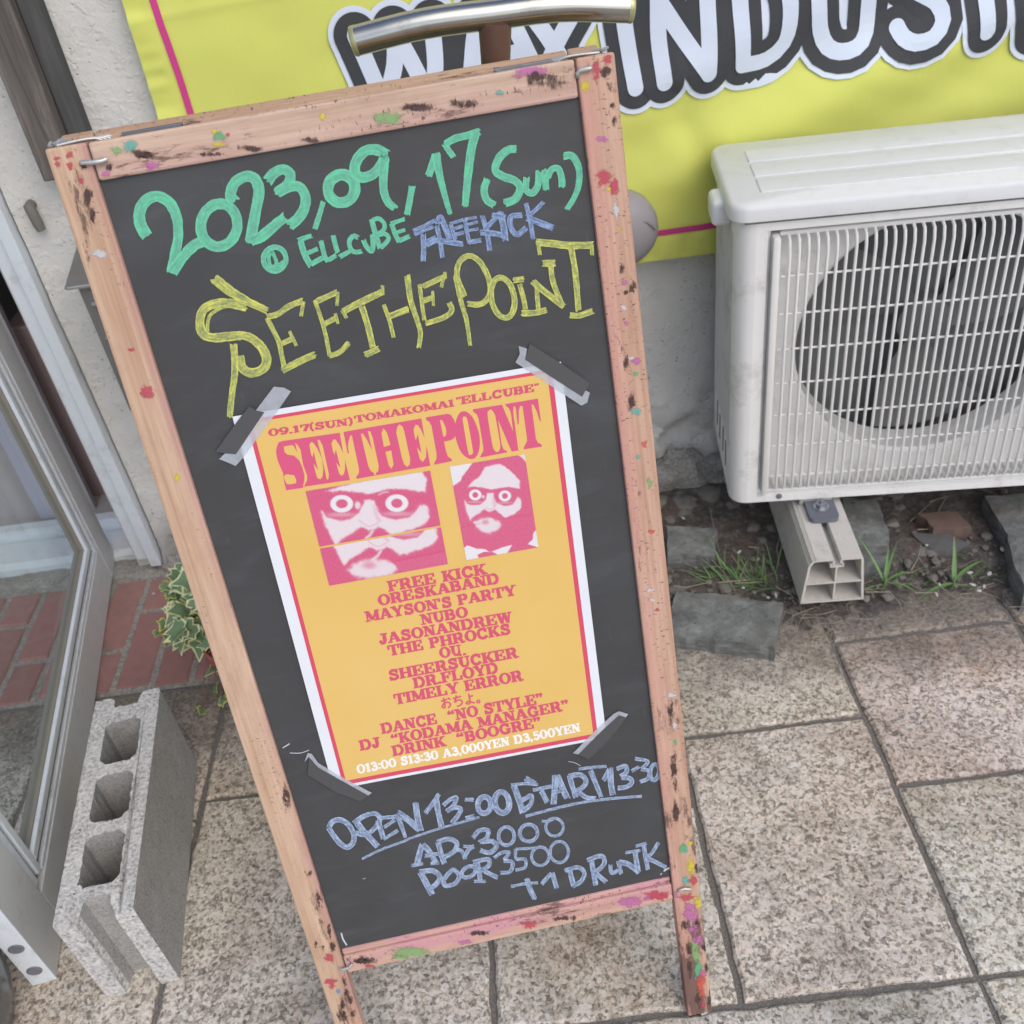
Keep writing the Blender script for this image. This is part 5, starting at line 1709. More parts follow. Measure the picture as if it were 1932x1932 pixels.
for xx, dx in ((0.010, 1), (FW - 0.012, -1)):
    bm = nb()
    for q in range(4):
        y0 = 0.003 + q * 0.006
        P = [b3(xx + dx * 0.002 * q, FH + .0012, y0), b3(xx + dx * (0.018 + .003 * q), FH + 0.0022, y0 + .002), b3(xx + dx * (0.030 + .002 * q), FH + 0.0016, y0 + .004), b3(xx + dx * (0.034 + .002 * q), FH - .001, y0 + .005)]
        add_tube(bm, [Vector(p) for p in catmull([tuple(p) for p in P], 0.004)], 0.0012, 8)
    for q in range(14 if dx > 0 else 4):
        p = b3(xx - dx * .002 + R.uniform(-.004, .006), FH + 0.001 + R.uniform(0, .002), R.uniform(0.004, 0.026))
        d = Vector((R.uniform(-1, 1), R.uniform(-1, 1), R.uniform(-.2, .4))).normalized() * R.uniform(.003, .006)
        add_tube(bm, [p - d, p + Vector((0, 0, .001)), p + d], 0.0012, 6)
    obj('wire_binding', bm, WIRE, sign, smooth=True)
bm = nb()
add_tube(bm, [b3(FW - .016, -0.004, 0.002), b3(FW - .002, -0.004, 0.008)], 0.004, 12); obj('leg_stud', bm, WIRE, sign)
for f_ in ():
    pass
# ================================================================== HANDWRITING ON THE PANEL
NW = [0]


def brush(bm, c, wd, pts, uvl, taper=None):
    crl = bm.loops.layers.uv.get('Cross') or bm.loops.layers.uv.new('Cross')
    uvl = bm.loops.layers.uv['UVMap']
    """one marker stroke: a ribbon of lanes with ragged ends, on the face of the panel"""
    NW[0] += 1
    dep = INS - 0.00030 - 0.0000035 * (NW[0] % 120)
    P = [np.array(p) for p in catmull(pts, max(6, wd * 0.22))]
    n = len(P)
    lanes = 6
    rag0 = [R.uniform(-.28, .12) for _ in range(lanes + 1)]; rag1 = [R.uniform(-.28, .16) for _ in range(lanes + 1)]
    closed = np.allclose(P[0], P[-1])
    rows = []
    dist = 0
    sd = R.uniform(0, 50)
    for i in range(n):
        if closed and i in (0, n - 1): t = P[1] - P[-2]
        else: t = P[min(i + 1, n - 1)] - P[max(i - 1, 0)]
        t = t / (np.linalg.norm(t) + 1e-9)
        nn = np.array([-t[1], t[0]])
        if i: dist += np.linalg.norm(P[i] - P[i - 1])
        f = i / (n - 1)
        wl = wd * (1 + 0.10 * noise.noise((f * n * 0.12, sd, 0)))
        if taper: wl *= taper[0] + (taper[1] - taper[0]) * f
        row = []
        for k in range(lanes + 1):
            a = k / lanes - 0.5
            q = P[i] + nn * a * wl
            if k in (0, lanes): q = q + nn * wd * 0.05 * noise.noise((f * n * 0.7, k, sd))
            if not closed:
                e = min(i, n - 1 - i)
                if e == 0: q = q + t * wd * (rag1[k] if i else -rag0[k]) * 0.8
            row.append((bm.verts.new(bface(c, q[0], q[1], dep)), dist / wd * 0.35, a + .5))
        rows.append(row)
    off = R.uniform(0, 9)
    for a, b in zip(rows, rows[1:]):
        for k in range(lanes):
            vs = (a[k], b[k], b[k + 1], a[k + 1])
            f = bm.faces.new([v[0] for v in vs])
            for l, v in zip(f.loops, vs): l[uvl].uv = (v[2] * 0.35 + off, v[1] + off); l[crl].uv = (v[2], v[1])


def writing(label, mat, strokes, name='handwriting'):
    bm = nb(); uvl = bm.loops.layers.uv.new('UVMap')
    for st in strokes: brush(bm, st[0], st[1], st[2], uvl, st[3] if len(st) > 3 else None)
    o = obj(name, bm, mat, panel)
    o['label'] = label
    return o


def ell(cx, cy, rx, ry, rot=0, a0=0):
    o = []
    for k in range(13):
        a = 2 * math.pi * k / 12 + a0
        x, y = rx * math.cos(a), ry * math.sin(a)
        o.append((cx + x * math.cos(rot) - y * math.sin(rot), cy + x * math.sin(rot) + y * math.cos(rot)))
    o[-1] = o[0]
    return o


writing('green handwritten date at the top', GREEN, [
    ('T00', 68, [(838, 1345), (795, 1270), (792, 1190), (835, 1130), (900, 1112), (962, 1150), (1002, 1240), (1008, 1340), (992, 1440), (968, 1540)], (1.0, .8)),
    ('T00', 62, [(975, 1540), (1040, 1450), (1105, 1385), (1180, 1360)]),
    ('T00', 60, ell(1240, 1275, 103, 122, .18, 3.6)),
    ('T00', 62, [(1335, 1145), (1305, 1110), (1325, 1040), (1385, 1000), (1440, 1010), (1466, 1080), (1450, 1180), (1430, 1290), (1415, 1375)]),
    ('T00', 60, [(1412, 1365), (1480, 1340), (1555, 1275), (1618, 1225)]),
    ('T00', 60, [(1512, 1030), (1545, 985), (1600, 958), (1642, 985), (1630, 1040), (1560, 1095)]),
    ('T00', 62, [(1565, 1100), (1620, 1065), (1690, 1055), (1728, 1110), (1722, 1180), (1685, 1240), (1635, 1280)], (.9, 1)),
    ('T00', 30, [(1830, 1140), (1808, 1215), (1782, 1298)]),
    ('T10', 62, ell(0, 1068, 76, 80, .2, 3.4)),
    ('T10', 60, [(262, 880), (200, 848), (130, 858), (82, 920), (80, 980), (118, 1005), (180, 985), (228, 930), (250, 880)]),
    ('T10', 52, [(246, 900), (238, 1000), (240, 1080), (262, 1140), (305, 1182)], (1, .8)),
    ('T10', 36, [(402, 1050), (388, 1130), (370, 1220)]),
    ('T10', 40, [(492, 1000), (512, 940), (532, 875)]), ('T10', 44, [(535, 865), (556, 990), (584, 1100), (616, 1212)], (1.1, .6)),
    ('T10', 36, [(638, 892), (610, 855), (585, 815)]), ('T10', 40, [(582, 818), (650, 782), (720, 765), (788, 742)]), ('T10', 48, [(762, 745), (735, 850), (716, 1000), (700, 1172)], (1.1, .8)),
    ('T10', 42, [(828, 1010), (808, 1070), (822, 1130), (872, 1165)]),
    ('T10', 46, [(992, 842), (940, 850), (890, 900), (872, 965), (918, 1000), (978, 1020), (1012, 1062), (985, 1125), (920, 1152)]),
    ('T10', 38, [(1048, 1000), (1046, 1075), (1082, 1092), (1112, 1050), (1118, 968)]), ('T10', 38, [(1152, 955), (1158, 1078)]),
    ('T10', 38, [(1164, 1010), (1190, 960), (1228, 955), (1246, 1005), (1250, 1062)]),
    ('T10', 42, [(1255, 885), (1305, 882), (1342, 945), (1346, 1030), (1322, 1110), (1275, 1188)], (1, .7)),
])
writing('green handwritten venue line under the date', GREEN, [
    ('A', 50, ell(356, 720, 106, 112, .1)), ('A', 34, [(330, 640), (300, 700), (312, 775), (350, 790), (372, 750), (350, 690), (322, 640)]), ('A', 34, [(362, 785), (405, 770), (445, 738)]),
    ('A', 58, [(598, 548), (640, 680), (702, 792)]), ('A', 46, [(575, 545), (640, 520), (712, 498)]), ('A', 42, [(640, 672), (700, 650), (765, 620)]), ('A', 48, [(690, 775), (750, 740), (815, 705)]),
    ('A', 46, [(790, 540), (828, 690), (862, 745)]), ('A', 44, [(855, 735), (935, 685)]), ('A', 46, [(905, 490), (930, 590), (952, 665)]), ('A', 44, [(965, 702), (1072, 642)]),
    ('A', 44, [(1148, 520), (1100, 502), (1060, 555), (1078, 630), (1125, 655), (1182, 645)]),
    ('A', 46, [(1192, 535), (1222, 600), (1272, 645), (1286, 570), (1275, 482)]),
    ('A', 48, [(1268, 340), (1308, 480), (1352, 622)]), ('A', 42, [(1280, 352), (1340, 338), (1392, 390), (1380, 450), (1312, 492)]), ('A', 42, [(1320, 495), (1395, 482), (1432, 530), (1358, 618)]),
    ('A', 46, [(1458, 380), (1492, 480), (1532, 558)]), ('A', 40, [(1450, 388), (1588, 340)]), ('A', 38, [(1505, 472), (1592, 440)]), ('A', 44, [(1528, 550), (1632, 502)]),
])
writing('blue handwritten band name beside the venue', BLUE, [
    ('B', 50, [(222, 480), (228, 620), (222, 742)]), ('B', 34, [(125, 452), (235, 405), (342, 350)]), ('B', 34, [(135, 490), (230, 450), (320, 412)]), ('B', 42, [(245, 565), (345, 512)]),
    ('B', 42, [(350, 400), (385, 560), (405, 712)]), ('B', 54, [(352, 395), (385, 325), (428, 415), (475, 535)]), ('B', 50, [(250, 590), (350, 545), (480, 562), (605, 580)]),
    ('B', 36, [(480, 385), (508, 480), (530, 540)]), ('B', 30, [(472, 388), (602, 348)]), ('B', 30, [(500, 440), (602, 405)]), ('B', 34, [(520, 490), (612, 468)]),
    ('B', 38, [(618, 350), (640, 480), (662, 572)]), ('B', 28, [(610, 345), (732, 325)]), ('B', 28, [(628, 402), (742, 365)]), ('B', 28, [(640, 452), (745, 435)]), ('B', 42, [(655, 562), (772, 540)]),
    ('B', 46, [(778, 305), (822, 450), (852, 642)]), ('B', 46, [(945, 285), (862, 380), (800, 450)]), ('B', 54, [(755, 468), (900, 480), (1000, 502)]),
    ('B', 60, [(948, 265), (980, 400), (1002, 552)]), ('B', 42, [(868, 300), (1004, 320)]),
    ('B', 52, [(1162, 305), (1052, 322), (1052, 420), (1110, 488), (1202, 420)]),
    ('B', 42, [(1192, 190), (1230, 340), (1262, 532)]), ('B', 40, [(1362, 178), (1275, 265), (1200, 322)]), ('B', 60, [(1200, 328), (1320, 375), (1455, 428)]),
])
writing('large yellow handwritten title', YELLOW, [
    ('C', 112, [(285, 125), (440, 250), (640, 365), (800, 440)], (.9, .55)),
    ('C', 84, [(610, 405), (450, 372), (310, 372), (195, 430), (160, 545), (188, 655), (285, 695), (450, 682), (600, 680), (722, 760), (792, 890), (760, 985), (655, 1028), (565, 985), (535, 872)]),
    ('C', 34, [(560, 400), (400, 400), (270, 470), (235, 560), (232, 640)]),
    ('C', 72, [(478, 748), (490, 900), (488, 1050), (462, 1250), (442, 1450)], (1, .75)),
    ('C', 46, [(795, 510), (900, 720), (932, 850), (960, 990)]), ('C', 56, [(790, 500), (900, 470), (1000, 400), (1145, 340)]), ('C', 34, [(1140, 350), (1116, 492)]), ('C', 50, [(925, 755), (1045, 700)]), ('C', 32, [(1005, 630), (1072, 772)]),
    ('C', 62, [(930, 1008), (1100, 920), (1255, 850)]),
    ('C', 38, [(1245, 335), (1320, 560), (1360, 720), (1385, 865)]), ('C', 54, [(1265, 350), (1465, 262)]), ('C', 32, [(1462, 260), (1458, 395)]), ('C', 50, [(1325, 572), (1445, 508)]), ('C', 30, [(1438, 462), (1466, 568)]), ('C', 50, [(1372, 872), (1480, 832), (1572, 738)]),
    ('C', 62, [(1508, 452), (1640, 380), (1892, 258)]), ('C', 34, [(1502, 432), (1548, 512)]), ('C', 34, [(1885, 200), (1888, 290)]), ('C', 58, [(1690, 395), (1752, 600), (1795, 790)]), ('C', 58, [(1715, 862), (1855, 795)]),
    ('A', 38, [(1385, 1150), (1440, 1300), (1480, 1465)]), ('A', 54, [(1608, 870), (1638, 1100), (1702, 1300), (1732, 1420), (1716, 1562)], (1.05, .8)), ('A', 60, [(1435, 1262), (1625, 1190)]),
    ('B', 38, [(188, 955), (210, 1130), (235, 1302)]), ('B', 50, [(215, 982), (445, 875)]), ('B', 32, [(432, 840), (393, 988)]), ('B', 50, [(212, 1120), (312, 1082)]), ('B', 28, [(312, 1018), (320, 1162)]), ('B', 50, [(238, 1332), (420, 1270), (492, 1205), (468, 1128)]),
    ('B', 54, [(615, 1075), (545, 900), (552, 780), (605, 708), (680, 692), (768, 760), (840, 900), (858, 1020), (818, 1110), (740, 1150), (640, 1140)]), ('B', 50, [(530, 880), (575, 1100), (632, 1300), (668, 1540)], (1, .75)),
    ('B', 54, ell(975, 1085, 108, 192, -.18)),
    ('B', 54, [(1068, 922), (1180, 908)]), ('B', 48, [(1132, 950), (1168, 1080), (1190, 1200)]), ('B', 56, [(1150, 1232), (1275, 1228), (1392, 1200)]),
    ('B', 44, [(1298, 960), (1300, 1080), (1312, 1200)]), ('B', 60, [(1255, 928), (1350, 1010), (1450, 1090), (1555, 1172)]), ('B', 50, [(1540, 1160), (1475, 1010), (1440, 890), (1428, 755)]), ('B', 66, [(1345, 762), (1472, 758)]),
    ('B', 70, [(1285, 560), (1450, 575), (1600, 592), (1835, 588)]), ('B', 36, [(1312, 580), (1326, 685)]), ('B', 36, [(1815, 590), (1818, 685)]), ('B', 56, [(1618, 600), (1660, 850), (1690, 1212)]), ('B', 58, [(1598, 1250), (1700, 1252), (1830, 1208)]),
])
writing('pale blue handwritten opening and start times', PALE, [
    ('D', 50, [(95, 660), (130, 600), (200, 578), (280, 620), (332, 710), (330, 790), (275, 838), (205, 800), (140, 720), (95, 650)]),
    ('D', 58, [(342, 575), (430, 690), (562, 832)]), ('D', 44, [(345, 600), (440, 540), (540, 520), (582, 575), (530, 660), (440, 720), (345, 700)]),
    ('D', 50, [(560, 575), (598, 700), (615, 768)]), ('D', 36, [(590, 562), (725, 550)]), ('D', 32, [(620, 652), (725, 578)]), ('D', 32, [(615, 765), (755, 676)]),
    ('D', 46, [(738, 520), (790, 650), (825, 752)], (1, .7)), ('D', 58, [(740, 508), (850, 580), (962, 682)]), ('D', 58, [(918, 412), (936, 550), (968, 690)]),
    ('D', 40, [(1008, 520), (1080, 425), (1142, 335)]), ('D', 54, [(1110, 370), (1132, 500), (1165, 645)]),
    ('D', 40, [(1178, 445), (1240, 392), (1302, 370), (1278, 440), (1210, 500)]), ('D', 44, [(1215, 495), (1280, 465), (1345, 475), (1318, 540), (1260, 612)]),
    ('D', 34, [(1380, 388), (1470, 388)]), ('D', 34, [(1392, 562), (1475, 540)]),
    ('D', 52, ell(1568, 440, 62, 78, .1)), ('D', 56, ell(1735, 415, 68, 100, -.15)),
    ('D', 22, [(412, 948), (600, 858), (800, 785), (900, 742), (1150, 660), (1522, 553)]),
    ('E', 54, [(480, 378), (575, 432)]), ('E', 28, [(345, 442), (480, 430), (605, 440)]), ('E', 58, [(372, 440), (420, 570), (462, 705)]), ('E', 46, [(458, 692), (535, 622), (540, 545), (500, 560), (440, 592)]),
    ('E', 34, [(555, 492), (735, 452)]), ('E', 48, [(632, 490), (692, 608)]),
    ('E', 56, [(765, 345), (760, 500), (750, 632)]), ('E', 60, [(785, 350), (830, 460), (885, 575)]), ('E', 34, [(740, 512), (872, 490)]),
    ('E', 48, [(900, 355), (930, 460), (962, 565)]), ('E', 46, [(885, 362), (1000, 345), (1058, 400), (1030, 460), (958, 502)]), ('E', 46, [(985, 508), (1070, 562), (1155, 572)]),
    ('E', 28, [(985, 292), (1120, 275), (1252, 265)]), ('E', 50, [(1098, 300), (1150, 430), (1202, 558)], (1, .8)),
    ('E', 44, [(1222, 400), (1280, 290)]), ('E', 58, [(1285, 275), (1290, 400), (1312, 538)]),
    ('E', 42, [(1345, 292), (1430, 262), (1438, 320), (1378, 362)]), ('E', 44, [(1385, 370), (1470, 380), (1490, 420), (1440, 460), (1355, 472)]),
    ('E', 32, [(1488, 312), (1562, 268)]), ('E', 32, [(1518, 192), (1642, 220), (1578, 292)]), ('E', 36, [(1575, 290), (1650, 312), (1640, 380), (1565, 412)]), ('E', 40, ell(1705, 320, 42, 76, .15)),
    ('E', 26, [(485, 738), (700, 680), (1000, 610), (1300, 570), (1585, 548)]),
])
writing('pale blue handwritten prices', PALE, [
    ('D', 54, [(982, 805), (950, 920), (930, 1005)]), ('D', 50, [(985, 805), (1050, 880), (1112, 985)]), ('D', 36, [(1000, 920), (1132, 900)]), ('D', 32, [(876, 1012), (988, 992)]), ('D', 30, [(1058, 992), (1142, 985)]),
    ('D', 48, [(1128, 785), (1160, 900), (1192, 995)]), ('D', 44, [(1115, 792), (1230, 760), (1308, 800), (1278, 880), (1190, 932)]),
    ('D', 36, [(1290, 870), (1350, 870), (1390, 952)]), ('D', 38, [(1380, 935), (1420, 862), (1472, 828)]), ('D', 28, [(1368, 830), (1452, 830)]),
    ('D', 42, [(1458, 752), (1520, 682), (1602, 680), (1590, 750), (1518, 792)]), ('D', 44, [(1540, 788), (1640, 780), (1682, 830), (1620, 888), (1528, 868)]),
    ('E', 34, ell(305, 925, 74, 86)), ('E', 34, ell(515, 895, 84, 80)), ('E', 28, ell(760, 840, 82, 84, -.5)), ('E', 26, [(636, 782), (690, 785), (745, 765)]),
    ('D', 58, [(962, 1068), (1010, 1160), (1075, 1285)]), ('D', 48, [(950, 1072), (1080, 1060), (1150, 1120), (1110, 1190), (1048, 1232)]),
    ('D', 40, [(1260, 1056), (1190, 1140), (1200, 1200), (1290, 1180), (1330, 1110), (1290, 1058), (1260, 1056)]), ('D', 38, ell(1420, 1070, 72, 46, -.5)),
    ('D', 44, [(1500, 975), (1520, 1080), (1530, 1165)]), ('D', 42, [(1455, 980), (1600, 952), (1610, 1010), (1528, 1062)]), ('D', 40, [(1560, 1060), (1695, 1126)]), ('D', 30, [(1470, 1160), (1582, 1160)]),
    ('E', 32, [(188, 1132), (260, 1082), (332, 1080), (280, 1150)]), ('E', 38, [(278, 1155), (362, 1172), (340, 1260), (248, 1272)]),
    ('E', 30, [(390, 1045), (400, 1140), (480, 1142), (480, 1220), (388, 1246)]), ('E', 26, [(388, 1048), (605, 1035)]),
    ('E', 28, ell(625, 1115, 82, 88)), ('E', 28, ell(805, 1075, 86, 100)),
    ('E', 28, [(345, 1402), (470, 1376), (605, 1364)]), ('E', 48, [(498, 1325), (530, 1430), (578, 1522)]),
    ('E', 38, [(638, 1378), (732, 1272)]), ('E', 44, [(738, 1265), (760, 1350), (782, 1418)]),
    ('E', 48, [(898, 1228), (920, 1320), (942, 1402)]), ('E', 42, [(855, 1252), (980, 1220), (1042, 1272), (1010, 1350), (928, 1402)]),
    ('E', 48, [(1110, 1155), (1130, 1280), (1152, 1395)]), ('E', 42, [(1065, 1152), (1200, 1112), (1232, 1172), (1180, 1240), (1108, 1272)]), ('E', 42, [(1140, 1268), (1252, 1362)]),
    ('E', 38, [(1285, 1195), (1300, 1270), (1362, 1250)]),
    ('E', 38, [(1360, 1155), (1390, 1285)]), ('E', 48, [(1368, 1170), (1460, 1192), (1562, 1272)]), ('E', 48, [(1520, 1075), (1532, 1160), (1550, 1262)]), ('E', 30, [(1425, 1082), (1572, 1060)]),
    ('E', 42, [(1600, 995), (1620, 1120), (1642, 1245)]), ('E', 28, [(1525, 1022), (1632, 990)]), ('E', 34, [(1742, 985), (1682, 1080), (1628, 1132)]), ('E', 38, [(1630, 1130), (1720, 1172), (1815, 1222)]),
])
FLECK = plain('white_fleck', (200, 204, 210), .6)
for c_, w_, p_ in (('E', 16, [(1790, 1255), (1830, 1232), (1885, 1215)]), ('E', 9, [(1760, 1290), (1775, 1275)]), ('E', 10, [(1815, 730), (1818, 765)]), ('BL', 26, [(860, 300), (890, 400), (950, 500)]),
                   ('E', 5, [(890, 220), (950, 232), (1005, 260)]), ('D', 5, [(420, 1138), (445, 1130)]), ('T02', 6, [(1600, 370), (1640, 345)]), ('T02', 4, [(1640, 398), (1700, 398), (1750, 382)])):
    bm = nb(); uvl = bm.loops.layers.uv.new('UVMap'); brush(bm, c_, w_, p_, uvl); obj('paint_fleck', bm, FLECK, panel)

# ================================================================== POSTER
PZ = INS - 0.0012                                     # paper face, proud of the panel and of the marker strokes
pTL, pTR, pBR, pBL = [np.array(q) for q in ((83.2, 890.6), (384.3, 883.9), (377.0, 457.2), (76.9, 464.2))]


def onp(c, x, y, lift=0.0):
    p = bface(c, x, y, PZ - lift)
    u, v = loc2(p)
    # the sheet lifts a little in slow waves
    return p + bn_ * pw(u, v)


def pw(u, v):
    return 0.0012 * noise.noise((u * 9, v * 7, 2.2)) * min(1, max(0, (0.72 - v) / 0.12)) + 0.0010


def pq(a, b, lift=0.0):
    """a across, b down, 0..1 on the sheet"""
    q = (pTL * (1 - a) + pTR * a) * (1 - b) + (pBL * (1 - a) + pBR * a) * b
    u, v = q[0] / 1000, q[1] / 1000
    return b3(u, v, PZ - lift) + bn_ * pw(u, v)


post = thing('poster', 'yellow concert poster with red lettering and two pink portraits taped to the blackboard', 'poster', b3(0.23, 0.67, PZ), BR3)


def grid_rect(bm, a0, b0, a1, b1, lift, nx, nz, mat=0):
    g = [[bm.verts.new(pq(a0 + (a1 - a0) * i / nx, b0 + (b1 - b0) * j / nz, lift)) for j in range(nz + 1)] for i in range(nx + 1)]
    for i in range(nx):
        for j in range(nz):
            f = bm.faces.new([g[i][j], g[i][j + 1], g[i + 1][j + 1], g[i + 1][j]]); f.material_index = mat


bm = nb()
grid_rect(bm, 0, 0, 1, 1, 0, 40, 54)
sheet = obj('paper_sheet', bm, PAPER, post, smooth=True)
bm = nb()
grid_rect(bm, 0.0365, 0.0125, 0.9690, 0.9915, 0.00012, 40, 54)
obj('printed_border', bm, P_RED, sheet, smooth=True)
bm = nb()
grid_rect(bm, 0.0500, 0.0200, 0.9530, 0.9790, 0.00024, 40, 54)
obj('printed_ground', bm, P_YEL, sheet, smooth=True)

L1, L2 = 0.00036, 0.00048
bm = nb()


def poly_print(bm, c, pts, lift, mat):
    lp = [Vector(onp(c, x, y, lift)) for x, y in pts]
    flat = [Vector((x, y, 0)) for x, y in pts]
    vs = [bm.verts.new(p) for p in lp]
    for t in tessellate_polygon([flat]):
        try:
            f = bm.faces.new([vs[i] for i in t]); f.material_index = mat
        except ValueError: pass


def sm(pts, step=9):
    return catmull(list(pts) + [pts[0]], step)[:-1]


poly_print(bm, 'P1', [(250, 870), (275, 805), (330, 788), (1060, 682), (1105, 960), (1120, 1000), (1190, 1290), (610, 1375), (575, 1392), (372, 1422), (330, 1245), (337, 1215), (300, 1130), (262, 1040), (245, 960), (242, 905)], L1, 0)
for q in ([(340, 860), (450, 840), (475, 865), (515, 945), (485, 810), (520, 840), (555, 900), (590, 1100), (640, 1230), (640, 1290), (600, 1375), (588, 1365), (604, 1300), (605, 1220), (580, 1130), (540, 1040), (470, 975), (390, 965), (350, 930)],
          [(668, 840), (690, 802), (720, 812), (770, 885), (832, 1015), (846, 1150), (840, 1240), (810, 1283), (770, 1262), (745, 1180), (722, 1075), (760, 1135), (779, 1160), (766, 1105), (727, 930), (719, 945), (708, 1000), (692, 960)],
          [(772, 775), (800, 775), (840, 850), (870, 985), (920, 1220), (915, 1278), (892, 1283), (872, 1180), (838, 1040), (832, 1012), (800, 890)],
          [(952, 820), (977, 770), (1005, 770), (1060, 852), (1113, 972), (1128, 1012), (1126, 1150), (1113, 1210), (1085, 1236), (1052, 1208), (1012, 1066), (1045, 1112), (1065, 1130), (1050, 1060), (1010, 896), (1003, 915), (994, 968), (972, 920)],
          [(333, 1245), (375, 1340), (420, 1346), (500, 1330), (500, 1288), (475, 1230), (375, 1215)]):
    poly_print(bm, 'P1', q, L2, 1)
poly_print(bm, 'P1', [(1105, 672), (2108, 498), (2150, 760), (2164, 800), (2223, 1106), (1280, 1275), (1268, 1255), (1305, 1200), (1305, 1140), (1215, 720), (1195, 715), (1170, 800), (1165, 870), (1180, 955), (1160, 940), (1112, 700)], L1, 0)
for q in ([(1330, 700), (1355, 690), (1400, 760), (1475, 910), (1420, 660), (1450, 665), (1480, 740), (1560, 1110), (1550, 1180), (1522, 1200), (1525, 1225), (1500, 1225), (1497, 1200), (1455, 1170), (1425, 1110)],
          [(1595, 690), (1620, 625), (1665, 680), (1710, 840), (1625, 865)], [(1645, 930), (1720, 910), (1750, 1090), (1725, 1145), (1690, 1110)]):
    poly_print(bm, 'P1', q, L2, 1)
for q in ([(-43, 854), (-28, 774), (0, 750), (40, 780), (62, 850), (135, 1190), (130, 1265), (98, 1297), (60, 1265), (30, 1180)],
          [(178, 820), (205, 752), (235, 760), (280, 830), (335, 955), (345, 1000), (340, 1170), (300, 1230), (260, 1200), (222, 1045), (282, 1117), (232, 870), (210, 955), (195, 910)]):
    poly_print(bm, 'P2', q, L2, 1)
poly_print(bm, 'P2', [(335, 660), (620, 612), (660, 630), (700, 690), (715, 745), (725, 830), (715, 900), (690, 935), (650, 955), (570, 970), (595, 1090), (620, 1160), (672, 1200), (668, 1222), (450, 1268), (440, 1255), (475, 1190), (475, 1130), (410, 770), (380, 715), (342, 693)], L1, 0)
poly_print(bm, 'P2', sm([(820, 580), (880, 600), (950, 680), (1010, 830), (1030, 960), (1020, 1080), (980, 1170), (915, 1195), (840, 1160), (775, 1080), (725, 940), (710, 830), (715, 740), (740, 660), (770, 605)]), L1 + .00003, 0)
poly_print(bm, 'P2', [(940, 555), (1315, 497), (1365, 620), (1460, 845), (1430, 610), (1405, 545), (1365, 512), (1358, 488), (1775, 418), (1815, 710), (1800, 705), (1760, 580), (1715, 490), (1695, 495), (1700, 560), (1750, 930), (1775, 985), (1825, 1010),
                      (1828, 1035), (1600, 1070), (1590, 1055), (1635, 970), (1635, 920), (1580, 515), (1550, 510), (1530, 570), (1530, 740), (1515, 755), (1495, 560), (1480, 512), (1465, 520), (1458, 590), (1525, 1085), (1440, 1100), (1265, 690), (1310, 1010), (1335, 1070),
                      (1380, 1095), (1378, 1110), (1040, 1175), (1035, 1165), (1075, 1090), (1075, 1040), (1015, 680), (990, 620), (945, 585)], L1 + .00006, 0)
poly_print(bm, 'P2', [(518, 695), (540, 690), (565, 730), (595, 800), (600, 870), (585, 905), (560, 905)], L2, 1)
poly_print(bm, 'P2', sm([(810, 670), (835, 648), (860, 665), (880, 740), (940, 1080), (935, 1125), (910, 1140), (880, 1105), (820, 760)]), L2, 1)
poly_print(bm, 'P2', sm([(1130, 640), (1145, 575), (1175, 560), (1215, 610), (1235, 680), (1290, 1000), (1280, 1080), (1250, 1105), (1210, 1070), (1185, 980)]), L2 + .00003, 1)
obj('poster_heading', bm, [P_HEAD, P_YEL], sheet)

# ---- slab-serif lettering
ST, SFH = 0.26, 0.12


